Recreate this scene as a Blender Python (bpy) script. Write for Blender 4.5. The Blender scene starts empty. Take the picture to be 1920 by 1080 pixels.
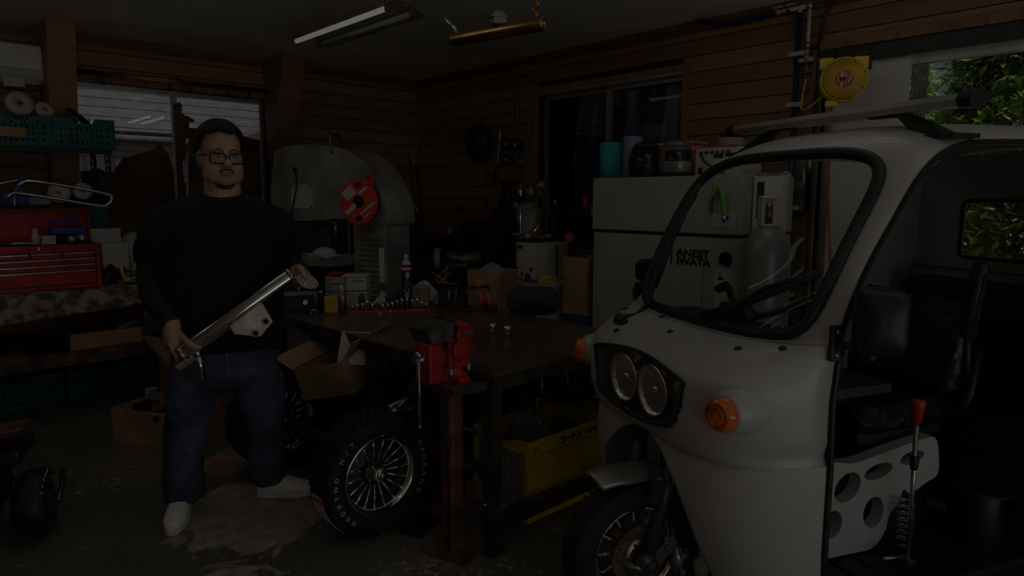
import bpy, bmesh, math, random
from mathutils import Vector, Matrix, Euler
PI = math.pi
random.seed(11)
S = bpy.context.scene
COL = S.collection
V = Vector

# ------------------------------------------------------------------ camera, world, daylight, exposure
cd = bpy.data.cameras.new('camera'); cam = bpy.data.objects.new('camera', cd); COL.objects.link(cam)
cam.location = (0, 0, 1.415); cam.rotation_euler = (PI/2 - math.atan(170/1270), 0, -math.radians(43.2))
cd.sensor_width = 36.0; cd.lens = 36.0*1270/1920; cd.clip_start = 0.05; cd.clip_end = 200
S.camera = cam
vs = S.view_settings
S.display_settings.display_device = 'sRGB'
vs.view_transform = 'Standard'; vs.look = 'None'; vs.gamma = 1.0; vs.use_curve_mapping = False
EXPOSURE = -4.12
vs.exposure = EXPOSURE
w = bpy.data.worlds.new('world'); S.world = w; w.use_nodes = True
bg = w.node_tree.nodes['Background']; bg.inputs[0].default_value = (0.80, 0.88, 1.0, 1); bg.inputs[1].default_value = 0.7
sl = bpy.data.lights.new('sun', 'SUN'); sl.energy = 19.0; sl.angle = .02; sl.color = (1.0, .96, .88)
sun = bpy.data.objects.new('sun', sl); COL.objects.link(sun); sun.rotation_euler = Vector((.10, .42, -.90)).to_track_quat('-Z', 'Y').to_euler()

SHUTTER_W, CEILING_FILL_W, FILL_TUBE_E = 45, 260, 15.5      # watts of shutter daylight and the added ceiling fill, radiance of the added lamps' tubes
def area(name, loc, rot, sx, sy, power, col=(1, 1, 1)):
    l = bpy.data.lights.new(name, 'AREA'); l.shape = 'RECTANGLE'; l.size = sx; l.size_y = sy; l.energy = power; l.color = col
    o = bpy.data.objects.new(name, l); COL.objects.link(o); o.location = loc; o.rotation_euler = rot; return o
# an added ceiling fill, then daylight falling in through the raised shutter behind the camera, the open door and the window
area('ceiling_fill', (0.6, -3.35, 0.1), (math.radians(148), 0, 0), 5.4, 1.7, CEILING_FILL_W, (1.0, 0.97, 0.92))  # added lamp low outside the shutter, aimed up to brighten the ceiling
area('daylight_shutter', (0.6, -2.45, 1.25), (PI/2+.1, 0, 0), 5.4, 2.2, SHUTTER_W, (0.95, 0.97, 1.0))
for nm_, lc_, rt_, sx_, sy_ in (('portal_door', (4.4, 0.45, 1.14), (0, PI/2, 0), 2.28, 2.6), ('portal_window', (1.87, 6.0, 1.65), (-PI/2, 0, 0), 1.48, 1.26)):
    area(nm_, lc_, rt_, sx_, sy_, 1).data.cycles.is_portal = True

# ------------------------------------------------------------------ materials
MATS = {}
def mat(name, col, rough=0.5, metal=0.0, var=0.12, scale=9.0, bump=0.0, bscale=60.0, col2=None, thr=None, spec=None, coat=0.0, emit=None, estr=0.0, trans=0.0, alpha=1.0):
    if name in MATS: return MATS[name]
    m = bpy.data.materials.new(name); m.use_nodes = True; nt = m.node_tree; N = nt.nodes; L = nt.links
    b = N['Principled BSDF']; b.inputs['Roughness'].default_value = rough; b.inputs['Metallic'].default_value = metal
    if spec is not None: b.inputs['Specular IOR Level'].default_value = spec
    if coat: b.inputs['Coat Weight'].default_value = coat; b.inputs['Coat Roughness'].default_value = 0.06
    if trans: b.inputs['Transmission Weight'].default_value = trans
    if alpha < 1: b.inputs['Alpha'].default_value = alpha
    tc = N.new('ShaderNodeTexCoord')
    nz = N.new('ShaderNodeTexNoise'); nz.inputs['Scale'].default_value = scale; nz.inputs['Detail'].default_value = 5
    L.new(tc.outputs['Object'], nz.inputs['Vector'])
    cr = N.new('ShaderNodeValToRGB')
    c2 = col2 if col2 else tuple(c*(1-2*var) for c in col)
    c1 = col if col2 else tuple(min(1, c*(1+var)) for c in col)
    e = cr.color_ramp.elements
    a, z = thr if thr else (0.35, 0.65)
    e[0].position = a; e[0].color = (*c2, 1); e[1].position = z; e[1].color = (*c1, 1)
    L.new(nz.outputs['Fac'], cr.inputs['Fac']); L.new(cr.outputs['Color'], b.inputs['Base Color'])
    if bump:
        n2 = N.new('ShaderNodeTexNoise'); n2.inputs['Scale'].default_value = bscale; n2.inputs['Detail'].default_value = 4
        L.new(tc.outputs['Object'], n2.inputs['Vector'])
        bp = N.new('ShaderNodeBump'); bp.inputs['Strength'].default_value = bump; bp.inputs['Distance'].default_value = 0.01
        L.new(n2.outputs['Fac'], bp.inputs['Height']); L.new(bp.outputs['Normal'], b.inputs['Normal'])
    if emit: b.inputs['Emission Color'].default_value = (*emit, 1); b.inputs['Emission Strength'].default_value = estr
    MATS[name] = m; return m

def mat_wood(name, c1, c2, sc=(1.2, 14, 14), rough=0.55):
    m = bpy.data.materials.new(name); m.use_nodes = True; nt = m.node_tree; N = nt.nodes; L = nt.links
    b = N['Principled BSDF']; b.inputs['Roughness'].default_value = rough
    tc = N.new('ShaderNodeTexCoord'); mp = N.new('ShaderNodeMapping'); mp.inputs['Scale'].default_value = sc
    oi = N.new('ShaderNodeObjectInfo')
    ad = N.new('ShaderNodeVectorMath'); ad.operation = 'ADD'
    cx = N.new('ShaderNodeCombineXYZ'); ml = N.new('ShaderNodeMath'); ml.operation = 'MULTIPLY'; ml.inputs[1].default_value = 37
    L.new(oi.outputs['Random'], ml.inputs[0]); L.new(ml.outputs[0], cx.inputs[0]); L.new(ml.outputs[0], cx.inputs[2])
    L.new(tc.outputs['Object'], mp.inputs['Vector']); L.new(mp.outputs[0], ad.inputs[0]); L.new(cx.outputs[0], ad.inputs[1])
    nz = N.new('ShaderNodeTexNoise'); nz.inputs['Scale'].default_value = 2.2; nz.inputs['Detail'].default_value = 8; nz.inputs['Distortion'].default_value = 0.6
    L.new(ad.outputs[0], nz.inputs['Vector'])
    cr = N.new('ShaderNodeValToRGB'); e = cr.color_ramp.elements
    e[0].position = .3; e[0].color = (*c2, 1); e[1].position = .68; e[1].color = (*c1, 1)
    L.new(nz.outputs['Fac'], cr.inputs['Fac'])
    hs = N.new('ShaderNodeHueSaturation'); mr = N.new('ShaderNodeMapRange'); mr.inputs[3].default_value = .8; mr.inputs[4].default_value = 1.18
    L.new(oi.outputs['Random'], mr.inputs[0]); L.new(mr.outputs[0], hs.inputs['Value']); L.new(cr.outputs[0], hs.inputs['Color'])
    L.new(hs.outputs[0], b.inputs['Base Color'])
    bp = N.new('ShaderNodeBump'); bp.inputs['Strength'].default_value = .15; bp.inputs['Distance'].default_value = .004
    L.new(nz.outputs['Fac'], bp.inputs['Height']); L.new(bp.outputs[0], b.inputs['Normal'])
    MATS[name] = m; return m

def mat_glass(name, tint=(1, 1, 1), rough=0.02, ior=1.5):
    m = bpy.data.materials.new(name); m.use_nodes = True; nt = m.node_tree; N = nt.nodes; L = nt.links
    N.remove(N['Principled BSDF']); out = N['Material Output']
    t = N.new('ShaderNodeBsdfTransparent'); t.inputs[0].default_value = (*tint, 1)
    g = N.new('ShaderNodeBsdfGlossy'); g.inputs['Roughness'].default_value = rough
    fr = N.new('ShaderNodeFresnel'); fr.inputs[0].default_value = ior
    mx = N.new('ShaderNodeMixShader'); L.new(fr.outputs[0], mx.inputs[0]); L.new(t.outputs[0], mx.inputs[1]); L.new(g.outputs[0], mx.inputs[2])
    L.new(mx.outputs[0], out.inputs[0]); MATS[name] = m; return m

def mat_film(name):
    m = mat_glass(name, (.97, .97, .97), .12); nt = m.node_tree; N = nt.nodes; L = nt.links
    tc = N.new('ShaderNodeTexCoord'); nz = N.new('ShaderNodeTexNoise'); nz.inputs['Scale'].default_value = 9; nz.inputs['Detail'].default_value = 3; nz.inputs['Distortion'].default_value = 2.5
    bp = N.new('ShaderNodeBump'); bp.inputs['Strength'].default_value = 1.0; bp.inputs['Distance'].default_value = .03
    L.new(tc.outputs['Object'], nz.inputs['Vector']); L.new(nz.outputs['Fac'], bp.inputs['Height'])
    for n in N:
        if n.type in ('BSDF_GLOSSY', 'FRESNEL'): L.new(bp.outputs[0], n.inputs['Normal'])
    return m

def mat_floor():
    m = bpy.data.materials.new('floor_paint'); m.use_nodes = True; nt = m.node_tree; N = nt.nodes; L = nt.links
    b = N['Principled BSDF']; b.inputs['Roughness'].default_value = .55
    tc = N.new('ShaderNodeTexCoord')
    def noise(sc, det=6, dist=0.0):
        n = N.new('ShaderNodeTexNoise'); n.inputs['Scale'].default_value = sc; n.inputs['Detail'].default_value = det; n.inputs['Distortion'].default_value = dist
        L.new(tc.outputs['Object'], n.inputs['Vector']); return n
    def ramp(n, a, z, ca, cz):
        r = N.new('ShaderNodeValToRGB'); e = r.color_ramp.elements; e[0].position = a; e[1].position = z; e[0].color = (*ca, 1); e[1].color = (*cz, 1)
        L.new(n, r.inputs[0]); return r
    paint = ramp(noise(1.6, 7, .4).outputs['Fac'], .3, .7, (.20, .18, .145), (.11, .12, .092))
    conc = ramp(noise(14, 8).outputs['Fac'], .3, .7, (.54, .48, .40), (.33, .29, .235))
    # worn patch of bare concrete beside the wheel, plus scattered flecks
    sub = N.new('ShaderNodeVectorMath'); sub.operation = 'SUBTRACT'; sub.inputs[1].default_value = (1.10, 2.90, 0); L.new(tc.outputs['Object'], sub.inputs[0])
    rot = N.new('ShaderNodeVectorRotate'); rot.rotation_type = 'Z_AXIS'; rot.inputs['Angle'].default_value = math.radians(25); L.new(sub.outputs[0], rot.inputs['Vector'])
    mul = N.new('ShaderNodeVectorMath'); mul.operation = 'MULTIPLY'; mul.inputs[1].default_value = (2.7, 1.9, 0); L.new(rot.outputs[0], mul.inputs[0])
    ln = N.new('ShaderNodeVectorMath'); ln.operation = 'LENGTH'; L.new(mul.outputs[0], ln.inputs[0])
    n3 = noise(5.5, 9, .8)
    ad = N.new('ShaderNodeMath'); ad.operation = 'MULTIPLY_ADD'; ad.inputs[1].default_value = 1.9; L.new(n3.outputs['Fac'], ad.inputs[0]); L.new(ln.outputs['Value'], ad.inputs[2])
    pm = N.new('ShaderNodeMapRange'); pm.inputs[1].default_value = 1.78; pm.inputs[2].default_value = 1.66; L.new(ad.outputs[0], pm.inputs[0])
    n4 = noise(34, 6, .8); n5 = noise(2.3, 4)
    mm = N.new('ShaderNodeMath'); mm.operation = 'MULTIPLY_ADD'; mm.inputs[1].default_value = .55; L.new(n5.outputs['Fac'], mm.inputs[0]); L.new(n4.outputs['Fac'], mm.inputs[2])
    fm = N.new('ShaderNodeMapRange'); fm.inputs[1].default_value = .885; fm.inputs[2].default_value = .95; L.new(mm.outputs[0], fm.inputs[0])
    mx0 = N.new('ShaderNodeMath'); mx0.operation = 'MAXIMUM'; L.new(pm.outputs[0], mx0.inputs[0]); L.new(fm.outputs[0], mx0.inputs[1])
    mix = N.new('ShaderNodeMix'); mix.data_type = 'RGBA'
    L.new(mx0.outputs[0], mix.inputs['Factor']); L.new(paint.outputs[0], mix.inputs['A']); L.new(conc.outputs[0], mix.inputs['B'])
    L.new(mix.outputs['Result'], b.inputs['Base Color'])
    rr = N.new('ShaderNodeMapRange'); rr.inputs[3].default_value = .42; rr.inputs[4].default_value = .85; L.new(mx0.outputs[0], rr.inputs[0]); L.new(rr.outputs[0], b.inputs['Roughness'])
    bp = N.new('ShaderNodeBump'); bp.inputs['Strength'].default_value = .35; bp.inputs['Distance'].default_value = .004; L.new(n4.outputs['Fac'], bp.inputs['Height']); L.new(bp.outputs[0], b.inputs['Normal'])
    return m

# ------------------------------------------------------------------ mesh builder
def catmull(pts, n=8, closed=False):
    P = [V(p) for p in pts]; out = []; m = len(P)
    rng = range(m if closed else m-1)
    for i in rng:
        if closed: p0, p1, p2, p3 = P[(i-1) % m], P[i], P[(i+1) % m], P[(i+2) % m]
        else: p0, p1, p2, p3 = P[max(i-1, 0)], P[i], P[i+1], P[min(i+2, m-1)]
        for k in range(n):
            t = k/n
            out.append(.5*((2*p1)+(p2-p0)*t+(2*p0-5*p1+4*p2-p3)*t*t+(3*p1-p0-3*p2+p3)*t**3))
    if not closed: out.append(P[-1].copy())
    return out

def frame(z):
    z = V(z).normalized(); a = V((0, 0, 1)) if abs(z.z) < .9 else V((1, 0, 0))
    x = a.cross(z).normalized(); y = z.cross(x); return x, y, z

class MB:
    def __init__(s): s.v = []; s.f = []; s.sm = []
    def add(s, vs, fs, smooth=False):
        o = len(s.v); s.v += [tuple(p) for p in vs]; s.f += [tuple(i+o for i in f) for f in fs]; s.sm += [smooth]*len(fs); return s
    def box(s, x0, x1, y0, y1, z0, z1, M=None):
        vs = [V((x, y, z)) for z in (z0, z1) for (x, y) in ((x0, y0), (x1, y0), (x1, y1), (x0, y1))]
        if M: vs = [M @ p for p in vs]
        return s.add(vs, [(3, 2, 1, 0), (4, 5, 6, 7), (0, 1, 5, 4), (1, 2, 6, 5), (2, 3, 7, 6), (3, 0, 4, 7)])
    def cbox(s, c, d, rz=0, rx=0, ry=0):
        M = Matrix.Translation(c) @ Euler((rx, ry, rz)).to_matrix().to_4x4()
        return s.box(-d[0]/2, d[0]/2, -d[1]/2, d[1]/2, -d[2]/2, d[2]/2, M)
    def cyl(s, p0, p1, r0, r1=None, n=14, caps=True, smooth=True):
        r1 = r0 if r1 is None else r1
        p0, p1 = V(p0), V(p1); x, y, z = frame(p1-p0); vs = []
        for p, r in ((p0, r0), (p1, r1)):
            vs += [p + (x*math.cos(2*PI*k/n)+y*math.sin(2*PI*k/n))*r for k in range(n)]
        s.add(vs, [(k, (k+1) % n, n+(k+1) % n, n+k) for k in range(n)], smooth)
        if caps: s.add(vs, [tuple(range(n-1, -1, -1)), tuple(range(n, 2*n))])
        return s
    def tube(s, pts, r, n=8, closed=False, smooth=True, flat=None, caps=True):
        P = [V(p) for p in pts]; m = len(P); vs = []; px = None
        for i, p in enumerate(P):
            t = (P[(i+1) % m]-P[(i-1) % m]) if closed else (P[min(i+1, m-1)]-P[max(i-1, 0)])
            t = t.normalized() if t.length > 1e-9 else V((0, 0, 1))
            if px is None: px = frame(t)[0]
            px = (px - t*px.dot(t)); px = px.normalized() if px.length > 1e-6 else frame(t)[0]
            py = t.cross(px); rr = r[i] if isinstance(r, (list, tuple)) else r
            for k in range(n):
                a = 2*PI*(k+.5)/n; vs.append(p + px*math.cos(a)*rr + py*math.sin(a)*rr*(flat or 1))
        fs = []
        for i in range(m if closed else m-1):
            j = (i+1) % m
            fs += [(i*n+k, i*n+(k+1) % n, j*n+(k+1) % n, j*n+k) for k in range(n)]
        s.add(vs, fs, smooth)
        if caps and not closed: s.add(vs, [tuple(range(n-1, -1, -1)), tuple(range((m-1)*n, m*n))])
        return s
    def lathe(s, prof, n=24, o=(0, 0, 0), ax=(0, 0, 1), smooth=True):
        o = V(o); x, y, z = frame(ax); vs = []; m = len(prof)
        for r, h in prof: vs += [o+z*h+(x*math.cos(2*PI*k/n)+y*math.sin(2*PI*k/n))*r for k in range(n)]
        fs = [(i*n+k, i*n+(k+1) % n, (i+1)*n+(k+1) % n, (i+1)*n+k) for i in range(m-1) for k in range(n)]
        s.add(vs, fs, smooth)
        e = []
        if prof[0][0] > 1e-6: e.append(tuple(range(n-1, -1, -1)))
        if prof[-1][0] > 1e-6: e.append(tuple(range((m-1)*n, m*n)))
        if e: s.add(vs, e)
        return s
    def ring(s, ro, ri, h, n=24, o=(0, 0, 0), ax=(0, 0, 1)):   # flat washer
        return s.loop([(ro, 0), (ro, h), (ri, h), (ri, 0)], n, o, ax)
    def loop(s, prof, n=24, o=(0, 0, 0), ax=(0, 0, 1), smooth=True):   # closed-profile lathe
        o = V(o); x, y, z = frame(ax); vs = []; m = len(prof)
        for r, h in prof: vs += [o+z*h+(x*math.cos(2*PI*k/n)+y*math.sin(2*PI*k/n))*r for k in range(n)]
        return s.add(vs, [(i*n+k, i*n+(k+1) % n, ((i+1) % m)*n+(k+1) % n, ((i+1) % m)*n+k) for i in range(m) for k in range(n)], smooth)
    def prism(s, poly, h0, h1, M=None):   # polygon in xy extruded along z
        n = len(poly); vs = [V((p[0], p[1], h)) for h in (h0, h1) for p in poly]
        if M: vs = [M @ p for p in vs]
        return s.add(vs, [tuple(range(n-1, -1, -1)), tuple(range(n, 2*n))]+[(k, (k+1) % n, n+(k+1) % n, n+k) for k in range(n)])
    def ell(s, c, rx, ry, rz, n=16, m=10, M=None):
        c = V(c); vs = []
        for i in range(m+1):
            t = PI*i/m
            for k in range(n):
                q = V((rx*math.sin(t)*math.cos(2*PI*k/n), ry*math.sin(t)*math.sin(2*PI*k/n), -rz*math.cos(t)))
                vs.append(c+((M @ q) if M else q))
        return s.add(vs, [(i*n+k, i*n+(k+1) % n, (i+1)*n+(k+1) % n, (i+1)*n+k) for i in range(m) for k in range(n)], True)
    def grid(s, fn, nu, nv, smooth=True, keep=None, cu=False):
        vs = [V(fn(i/(nu-1 if not cu else nu), j/(nv-1))) for j in range(nv) for i in range(nu)]
        fs = []
        for j in range(nv-1):
            for i in range(nu if cu else nu-1):
                if keep and not keep((i+.5)/(nu-1), (j+.5)/(nv-1)): continue
                k = (i+1) % nu; fs.append((j*nu+i, j*nu+k, (j+1)*nu+k, (j+1)*nu+i))
        return s.add(vs, fs, smooth)
    def loft(s, rings, smooth=True, caps=True):
        n = len(rings[0]); vs = [p for r in rings for p in r]
        s.add(vs, [(i*n+k, i*n+(k+1) % n, (i+1)*n+(k+1) % n, (i+1)*n+k) for i in range(len(rings)-1) for k in range(n)], smooth)
        if caps: s.add(vs, [tuple(range(n-1, -1, -1)), tuple(range((len(rings)-1)*n, len(rings)*n))])
        return s

def rrect(w, h, r, n=5, cx=0, cy=0):
    out = []
    for (sx, sy, a0) in ((1, 1, 0), (-1, 1, 90), (-1, -1, 180), (1, -1, 270)):
        for k in range(n+1):
            a = math.radians(a0+90*k/n); out.append((cx+sx*(w/2-r)+r*math.cos(a), cy+sy*(h/2-r)+r*math.sin(a)))
    return out
def circ(r, n=16, cx=0, cy=0): return [(cx+r*math.cos(2*PI*k/n), cy+r*math.sin(2*PI*k/n)) for k in range(n)]

def obj(name, mb, m, parent=None, bev=0, solid=0, sub=0, remesh=0, smoothall=False, offset=0, sm_it=0):
    me = bpy.data.meshes.new(name)
    me.from_pydata(mb.v, [], mb.f); me.polygons.foreach_set('use_smooth', [True]*len(mb.f) if smoothall else mb.sm)
    me.update()
    bm = bmesh.new(); bm.from_mesh(me)
    loose = [x for x in bm.verts if not x.link_faces]
    if loose: bmesh.ops.delete(bm, geom=loose, context='VERTS')
    bmesh.ops.remove_doubles(bm, verts=bm.verts, dist=1e-5)
    bmesh.ops.recalc_face_normals(bm, faces=bm.faces)
    bm.to_mesh(me); bm.free()
    if isinstance(m, str): m = MATS[m]
    me.materials.append(m)
    o = bpy.data.objects.new(name, me); COL.objects.link(o)
    if parent: o.parent = parent
    if remesh:
        q = o.modifiers.new('r', 'REMESH'); q.mode = 'VOXEL'; q.voxel_size = remesh; q.use_smooth_shade = True
        if sm_it: q = o.modifiers.new('s', 'SMOOTH'); q.iterations = sm_it; q.factor = .5
    if solid:
        q = o.modifiers.new('t', 'SOLIDIFY'); q.thickness = solid; q.offset = offset
    if bev:
        q = o.modifiers.new('b', 'BEVEL'); q.width = bev; q.segments = 2; q.limit_method = 'ANGLE'; q.angle_limit = .7
    if sub: q = o.modifiers.new('u', 'SUBSURF'); q.levels = sub; q.render_levels = sub
    return o
def tag(o, label, cat, group=None, kind=None):
    o['label'] = label; o['category'] = cat
    if group: o['group'] = group
    if kind: o['kind'] = kind
    return o
def thing(name, label, cat, loc=(0, 0, 0), rz=0, group=None):
    o = bpy.data.objects.new(name, None); COL.objects.link(o); o.location = loc; o.rotation_euler = (0, 0, rz); o.empty_display_size = .1
    return tag(o, label, cat, group)
def struct(name, mb, m, parent=None, bev=0, label=None):
    o = obj(name, mb, m, parent, bev)
    if not parent: o['kind'] = 'structure'
    if label: o['label'] = label
    return o
def copy_tree(o, parent=None):
    c = o.copy(); COL.objects.link(c); c.parent = parent
    for ch in list(o.children): copy_tree(ch, c)
    return c
def text(name, s, size, m, parent, M, ext=.0006, bold=0.0, sx=1.0, align='CENTER'):
    cu = bpy.data.curves.new(name, 'FONT'); cu.body = s; cu.size = size; cu.extrude = ext; cu.offset = bold; cu.align_x = align; cu.align_y = 'CENTER'
    cu.resolution_u = 3
    t = bpy.data.objects.new('tmp', cu); COL.objects.link(t)
    dg = bpy.context.evaluated_depsgraph_get(); me = bpy.data.meshes.new_from_object(t.evaluated_get(dg))
    bpy.data.objects.remove(t)
    me.transform(Matrix.Diagonal((sx, 1, 1, 1))); me.transform(M); me.materials.clear(); me.materials.append(MATS[m] if isinstance(m, str) else m)
    o = bpy.data.objects.new(name, me); COL.objects.link(o)
    if parent: o.parent = parent
    return o
def basis(o, x, y, z):
    m = Matrix.Identity(4)
    for i, c in enumerate((x, y, z)): m.col[i] = (*c, 0)
    m.col[3] = (*o, 1); return m
# ------------------------------------------------------------------ palette
wood = mat_wood('siding_wood', (.40, .215, .105), (.30, .155, .075), sc=(.8, 9, 9))
woodv = mat_wood('trim_wood', (.36, .20, .10), (.19, .095, .045), sc=(14, 14, 1.4))
wooddk = mat_wood('dark_trim', (.20, .105, .05), (.12, .06, .03), sc=(1, 9, 9))
mat('ceiling_board', (.82, .80, .75), .85, var=.10, scale=1.3)
mat('backing', (.05, .03, .02), .9)
mat('alu', (.52, .50, .46), .35, .7, var=.08)
mat('brownframe', (.26, .19, .13), .5, .3)
mat('white', (.80, .79, .76), .45, var=.03)
mat('offwhite', (.62, .60, .55), .55, var=.06)
mat('cream', (.72, .69, .57), .5, var=.05)
mat('greycab', (.48, .48, .44), .5, var=.04)
mat('black', (.022, .021, .020), .45, var=.2)
mat('blackmatte', (.018, .017, .016), .85, var=.2)
mat('rubber', (.03, .028, .026), .75, var=.25, bump=.25, bscale=90)
mat('chrome', (.80, .80, .79), .12, 1.0, var=.05)
mat('steel', (.48, .47, .45), .32, .9, var=.15, scale=14)
mat('darksteel', (.16, .145, .125), .42, .7, var=.3, scale=7)
mat('rust', (.26, .15, .10), .7, .3, scale=12, col2=(.06, .04, .03))
mat('redbrown', (.20, .085, .06), .55, .1, var=.3)
mat('red', (.56, .036, .026), .42, var=.18)
mat('redbright', (.78, .07, .045), .4, var=.1)
mat('orange', (.75, .16, .03), .4)
mat('yellow', (.95, .66, .06), .45, var=.10)
mat('yellowdk', (.66, .42, .04), .5, var=.15)
mat('teal', (.008, .155, .145), .5, var=.12)
mat('bluepipe', (.018, .028, .13), .4)
mat('blue', (.04, .10, .5), .45)
mat('lightblue', (.30, .40, .60), .8, var=.05)
mat('cyan', (.06, .40, .48), .8, var=.05)
mat('green', (.25, .62, .05), .4)
mat('dkgreen', (.05, .12, .09), .45, .1, var=.2)
mat('cardboard', (.50, .32, .18), .85, var=.12, scale=5)
mat('cardboard2', (.40, .25, .14), .85, var=.15, scale=5)
mat('paper', (.68, .67, .63), .85, var=.05)
mat('brownpaper', (.17, .09, .05), .9, var=.25, scale=4)
mat('machine', (.36, .36, .33), .55, .2, var=.22, scale=4)
mat('mottle', (.42, .37, .29), .8, scale=16, col2=(.12, .085, .06), thr=(.42, .6))
mat('brass', (.50, .30, .13), .28, 1.0, var=.2)
mat('copper', (.55, .22, .10), .35, 1.0)
mat('trikewhite', (.53, .52, .505), .38, var=.015, coat=.15)
mat('jeans', (.075, .094, .15), .9, var=.35, scale=5, bump=.3, bscale=240)
mat('tee', (.010, .010, .010), .92, var=.2, scale=6)
mat('sleeve', (.018, .018, .020), .75, var=.2)
mat('skin', (.53, .325, .225), .5, var=.10, scale=12)
mat('hair', (.006, .005, .0045), .85, bump=.8, bscale=160)
mat('shoe', (.9, .88, .84), .6, var=.05)
mat('foam', (.05, .05, .052), .7)
mat('tarp', (.045, .09, .22), .25, var=.3, scale=3)
mat('amber', (.85, .20, .02), .15, var=.2, scale=40, coat=.5)
mat('clearplastic', (.75, .75, .75), .2, alpha=.25)
mat('leaf1', (.34, .52, .10), .25, var=.4, scale=3)
mat('leaf2', (.24, .40, .13), .45, var=.4, scale=3)
mat('leaf3', (.68, .76, .32), .25, var=.3, scale=3)
for nm_ in ('leaf1', 'leaf2', 'leaf3'):      # thin leaves let daylight through
    nt_ = MATS[nm_].node_tree; pb_ = nt_.nodes['Principled BSDF']; tl_ = nt_.nodes.new('ShaderNodeBsdfTranslucent'); mx_ = nt_.nodes.new('ShaderNodeMixShader'); mx_.inputs[0].default_value = .45
    nt_.links.new(pb_.inputs['Base Color'].links[0].from_socket, tl_.inputs[0]); nt_.links.new(pb_.outputs[0], mx_.inputs[1]); nt_.links.new(tl_.outputs[0], mx_.inputs[2]); nt_.links.new(mx_.outputs[0], nt_.nodes['Material Output'].inputs[0])
glass = mat_glass('glass'); wglass = mat_glass('window_glass', (.97, .98, 1.0))
tgl = mat_glass('windscreen_glass', (.90, .92, .90), .015, 1.22)
FLOORM = mat_floor()

# ------------------------------------------------------------------ the room
YL, XR, ZC = 5.95, 4.25, 2.61
struct('floor', MB().box(-2.6, 4.4, -2.4, 6.05, -.1, 0), FLOORM)
struct('ceiling', MB().box(-2.6, 4.4, -2.4, 6.05, ZC, ZC+.08), 'ceiling_board')
W1 = (1.13, 2.62, 1.0, 2.27)     # window in the left wall: x0 x1 z0 z1
W2 = (2.76, 4.19, 1.0, 2.29)     # window in the right wall: y0 y1 z0 z1
D1 = (-.9, 1.79, 0, 2.28)        # doorway in the right wall
t = MB(); 
for a in ((-2.6, W1[0], 0, ZC), (W1[1], XR+.15, 0, ZC), (W1[0], W1[1], 0, W1[2]), (W1[0], W1[1], W1[3], ZC)): t.box(a[0], a[1], YL+.014, YL+.12, a[2], a[3])
wall_left = struct('wall_left', t, 'backing')
t = MB()
for a in ((-2.4, D1[0], 0, ZC), (D1[0], D1[1], D1[3], ZC), (D1[1], W2[0], 0, ZC), (W2[0], W2[1], 0, W2[2]), (W2[0], W2[1], W2[3], ZC), (W2[1], YL+.1, 0, ZC)): t.box(XR+.014, XR+.12, a[0], a[1], a[2], a[3])
wall_right = struct('wall_right', t, 'backing')
struct('wall_rear', MB().box(-2.72, -2.6, -2.4, 6.05, 0, ZC), wood)
t = MB(); t.box(-2.6, -2.1, -2.5, -2.4, 0, ZC).box(3.3, 4.37, -2.5, -2.4, 0, ZC).box(-2.1, 3.3, -2.5, -2.4, 2.35, ZC)
struct('wall_front', t, wood)
# siding boards, each its own plank
PITCH, PT = .1085, .013
rows = [(k*PITCH, min((k+1)*PITCH-.007, ZC)) for k in range(24)]
def spans(lo, hi, holes, z0, z1):
    out = [(lo, hi)]
    for (a, b, h0, h1) in holes:
        if z1 > h0+.01 and z0 < h1-.01:
            nxt = []
            for (s, e) in out:
                if b <= s or a >= e: nxt.append((s, e)); continue
                if a > s: nxt.append((s, a))
                if b < e: nxt.append((b, e))
            out = nxt
    return out
for (z0, z1) in rows:
    for (a, b) in spans(-2.6, XR-.002, [W1], z0, z1):
        if b > .1: struct('plank', MB().box(a, b, YL, YL+PT, z0, z1), wood, wall_left)
    for (a, b) in spans(-2.4, YL-.002, [W2, D1], z0, z1):
        o = struct('plank', MB().box(a, b, -PT, 0, z0, z1), wood, wall_right)
        o.rotation_euler = (0, 0, PI/2); o.location = (XR, 0, 0)
# cornice strips and the corner bead
struct('trim_1', MB().box(-2.6, XR, YL-.035, YL, ZC-.045, ZC).box(-2.6, XR, YL-.02, YL, ZC-.075, ZC-.045), wooddk)
struct('trim_2', MB().box(XR-.035, XR, -2.4, YL-.035, ZC-.045, ZC).box(XR-.02, XR, -2.4, YL-.035, ZC-.075, ZC-.045), wooddk)
struct('trim_3', MB().box(XR-.02, XR, YL-.02, YL, 0, ZC-.08), woodv)
struct('baseboard_left', MB().box(-2.6, XR-.02, YL-.018, YL, 0, .1), woodv)
struct('baseboard_right', MB().box(XR-.018, XR, D1[1]+.06, YL-.02, 0, .1), woodv)
# boxed knee braces under the ceiling
def corbel(name, x0, x1, dep, zb, xs=0):
    t = MB(); prof = [(YL, zb), (YL-.10, zb), (YL-.12, zb+.10), (YL-dep, ZC-.10), (YL-dep, ZC), (YL, ZC)]
    vs = [V((x, p[0], p[1])) for x in (x0, x1) for p in prof]; n = len(prof)
    t.add(vs, [tuple(range(n)), tuple(range(2*n-1, n-1, -1))]+[(k, n+k, n+(k+1) % n, (k+1) % n) for k in range(n)])
    return struct(name, t, wood, bev=.004)
corbel('trim_4', .955, 1.125, .40, 1.3)
corbel('trim_5', 2.60, 2.79, .40, 1.75)
struct('trim_6', MB().box(XR-.12, XR, 4.26, 4.48, ZC-.15, ZC-.076), 'brownframe', bev=.004)

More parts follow.
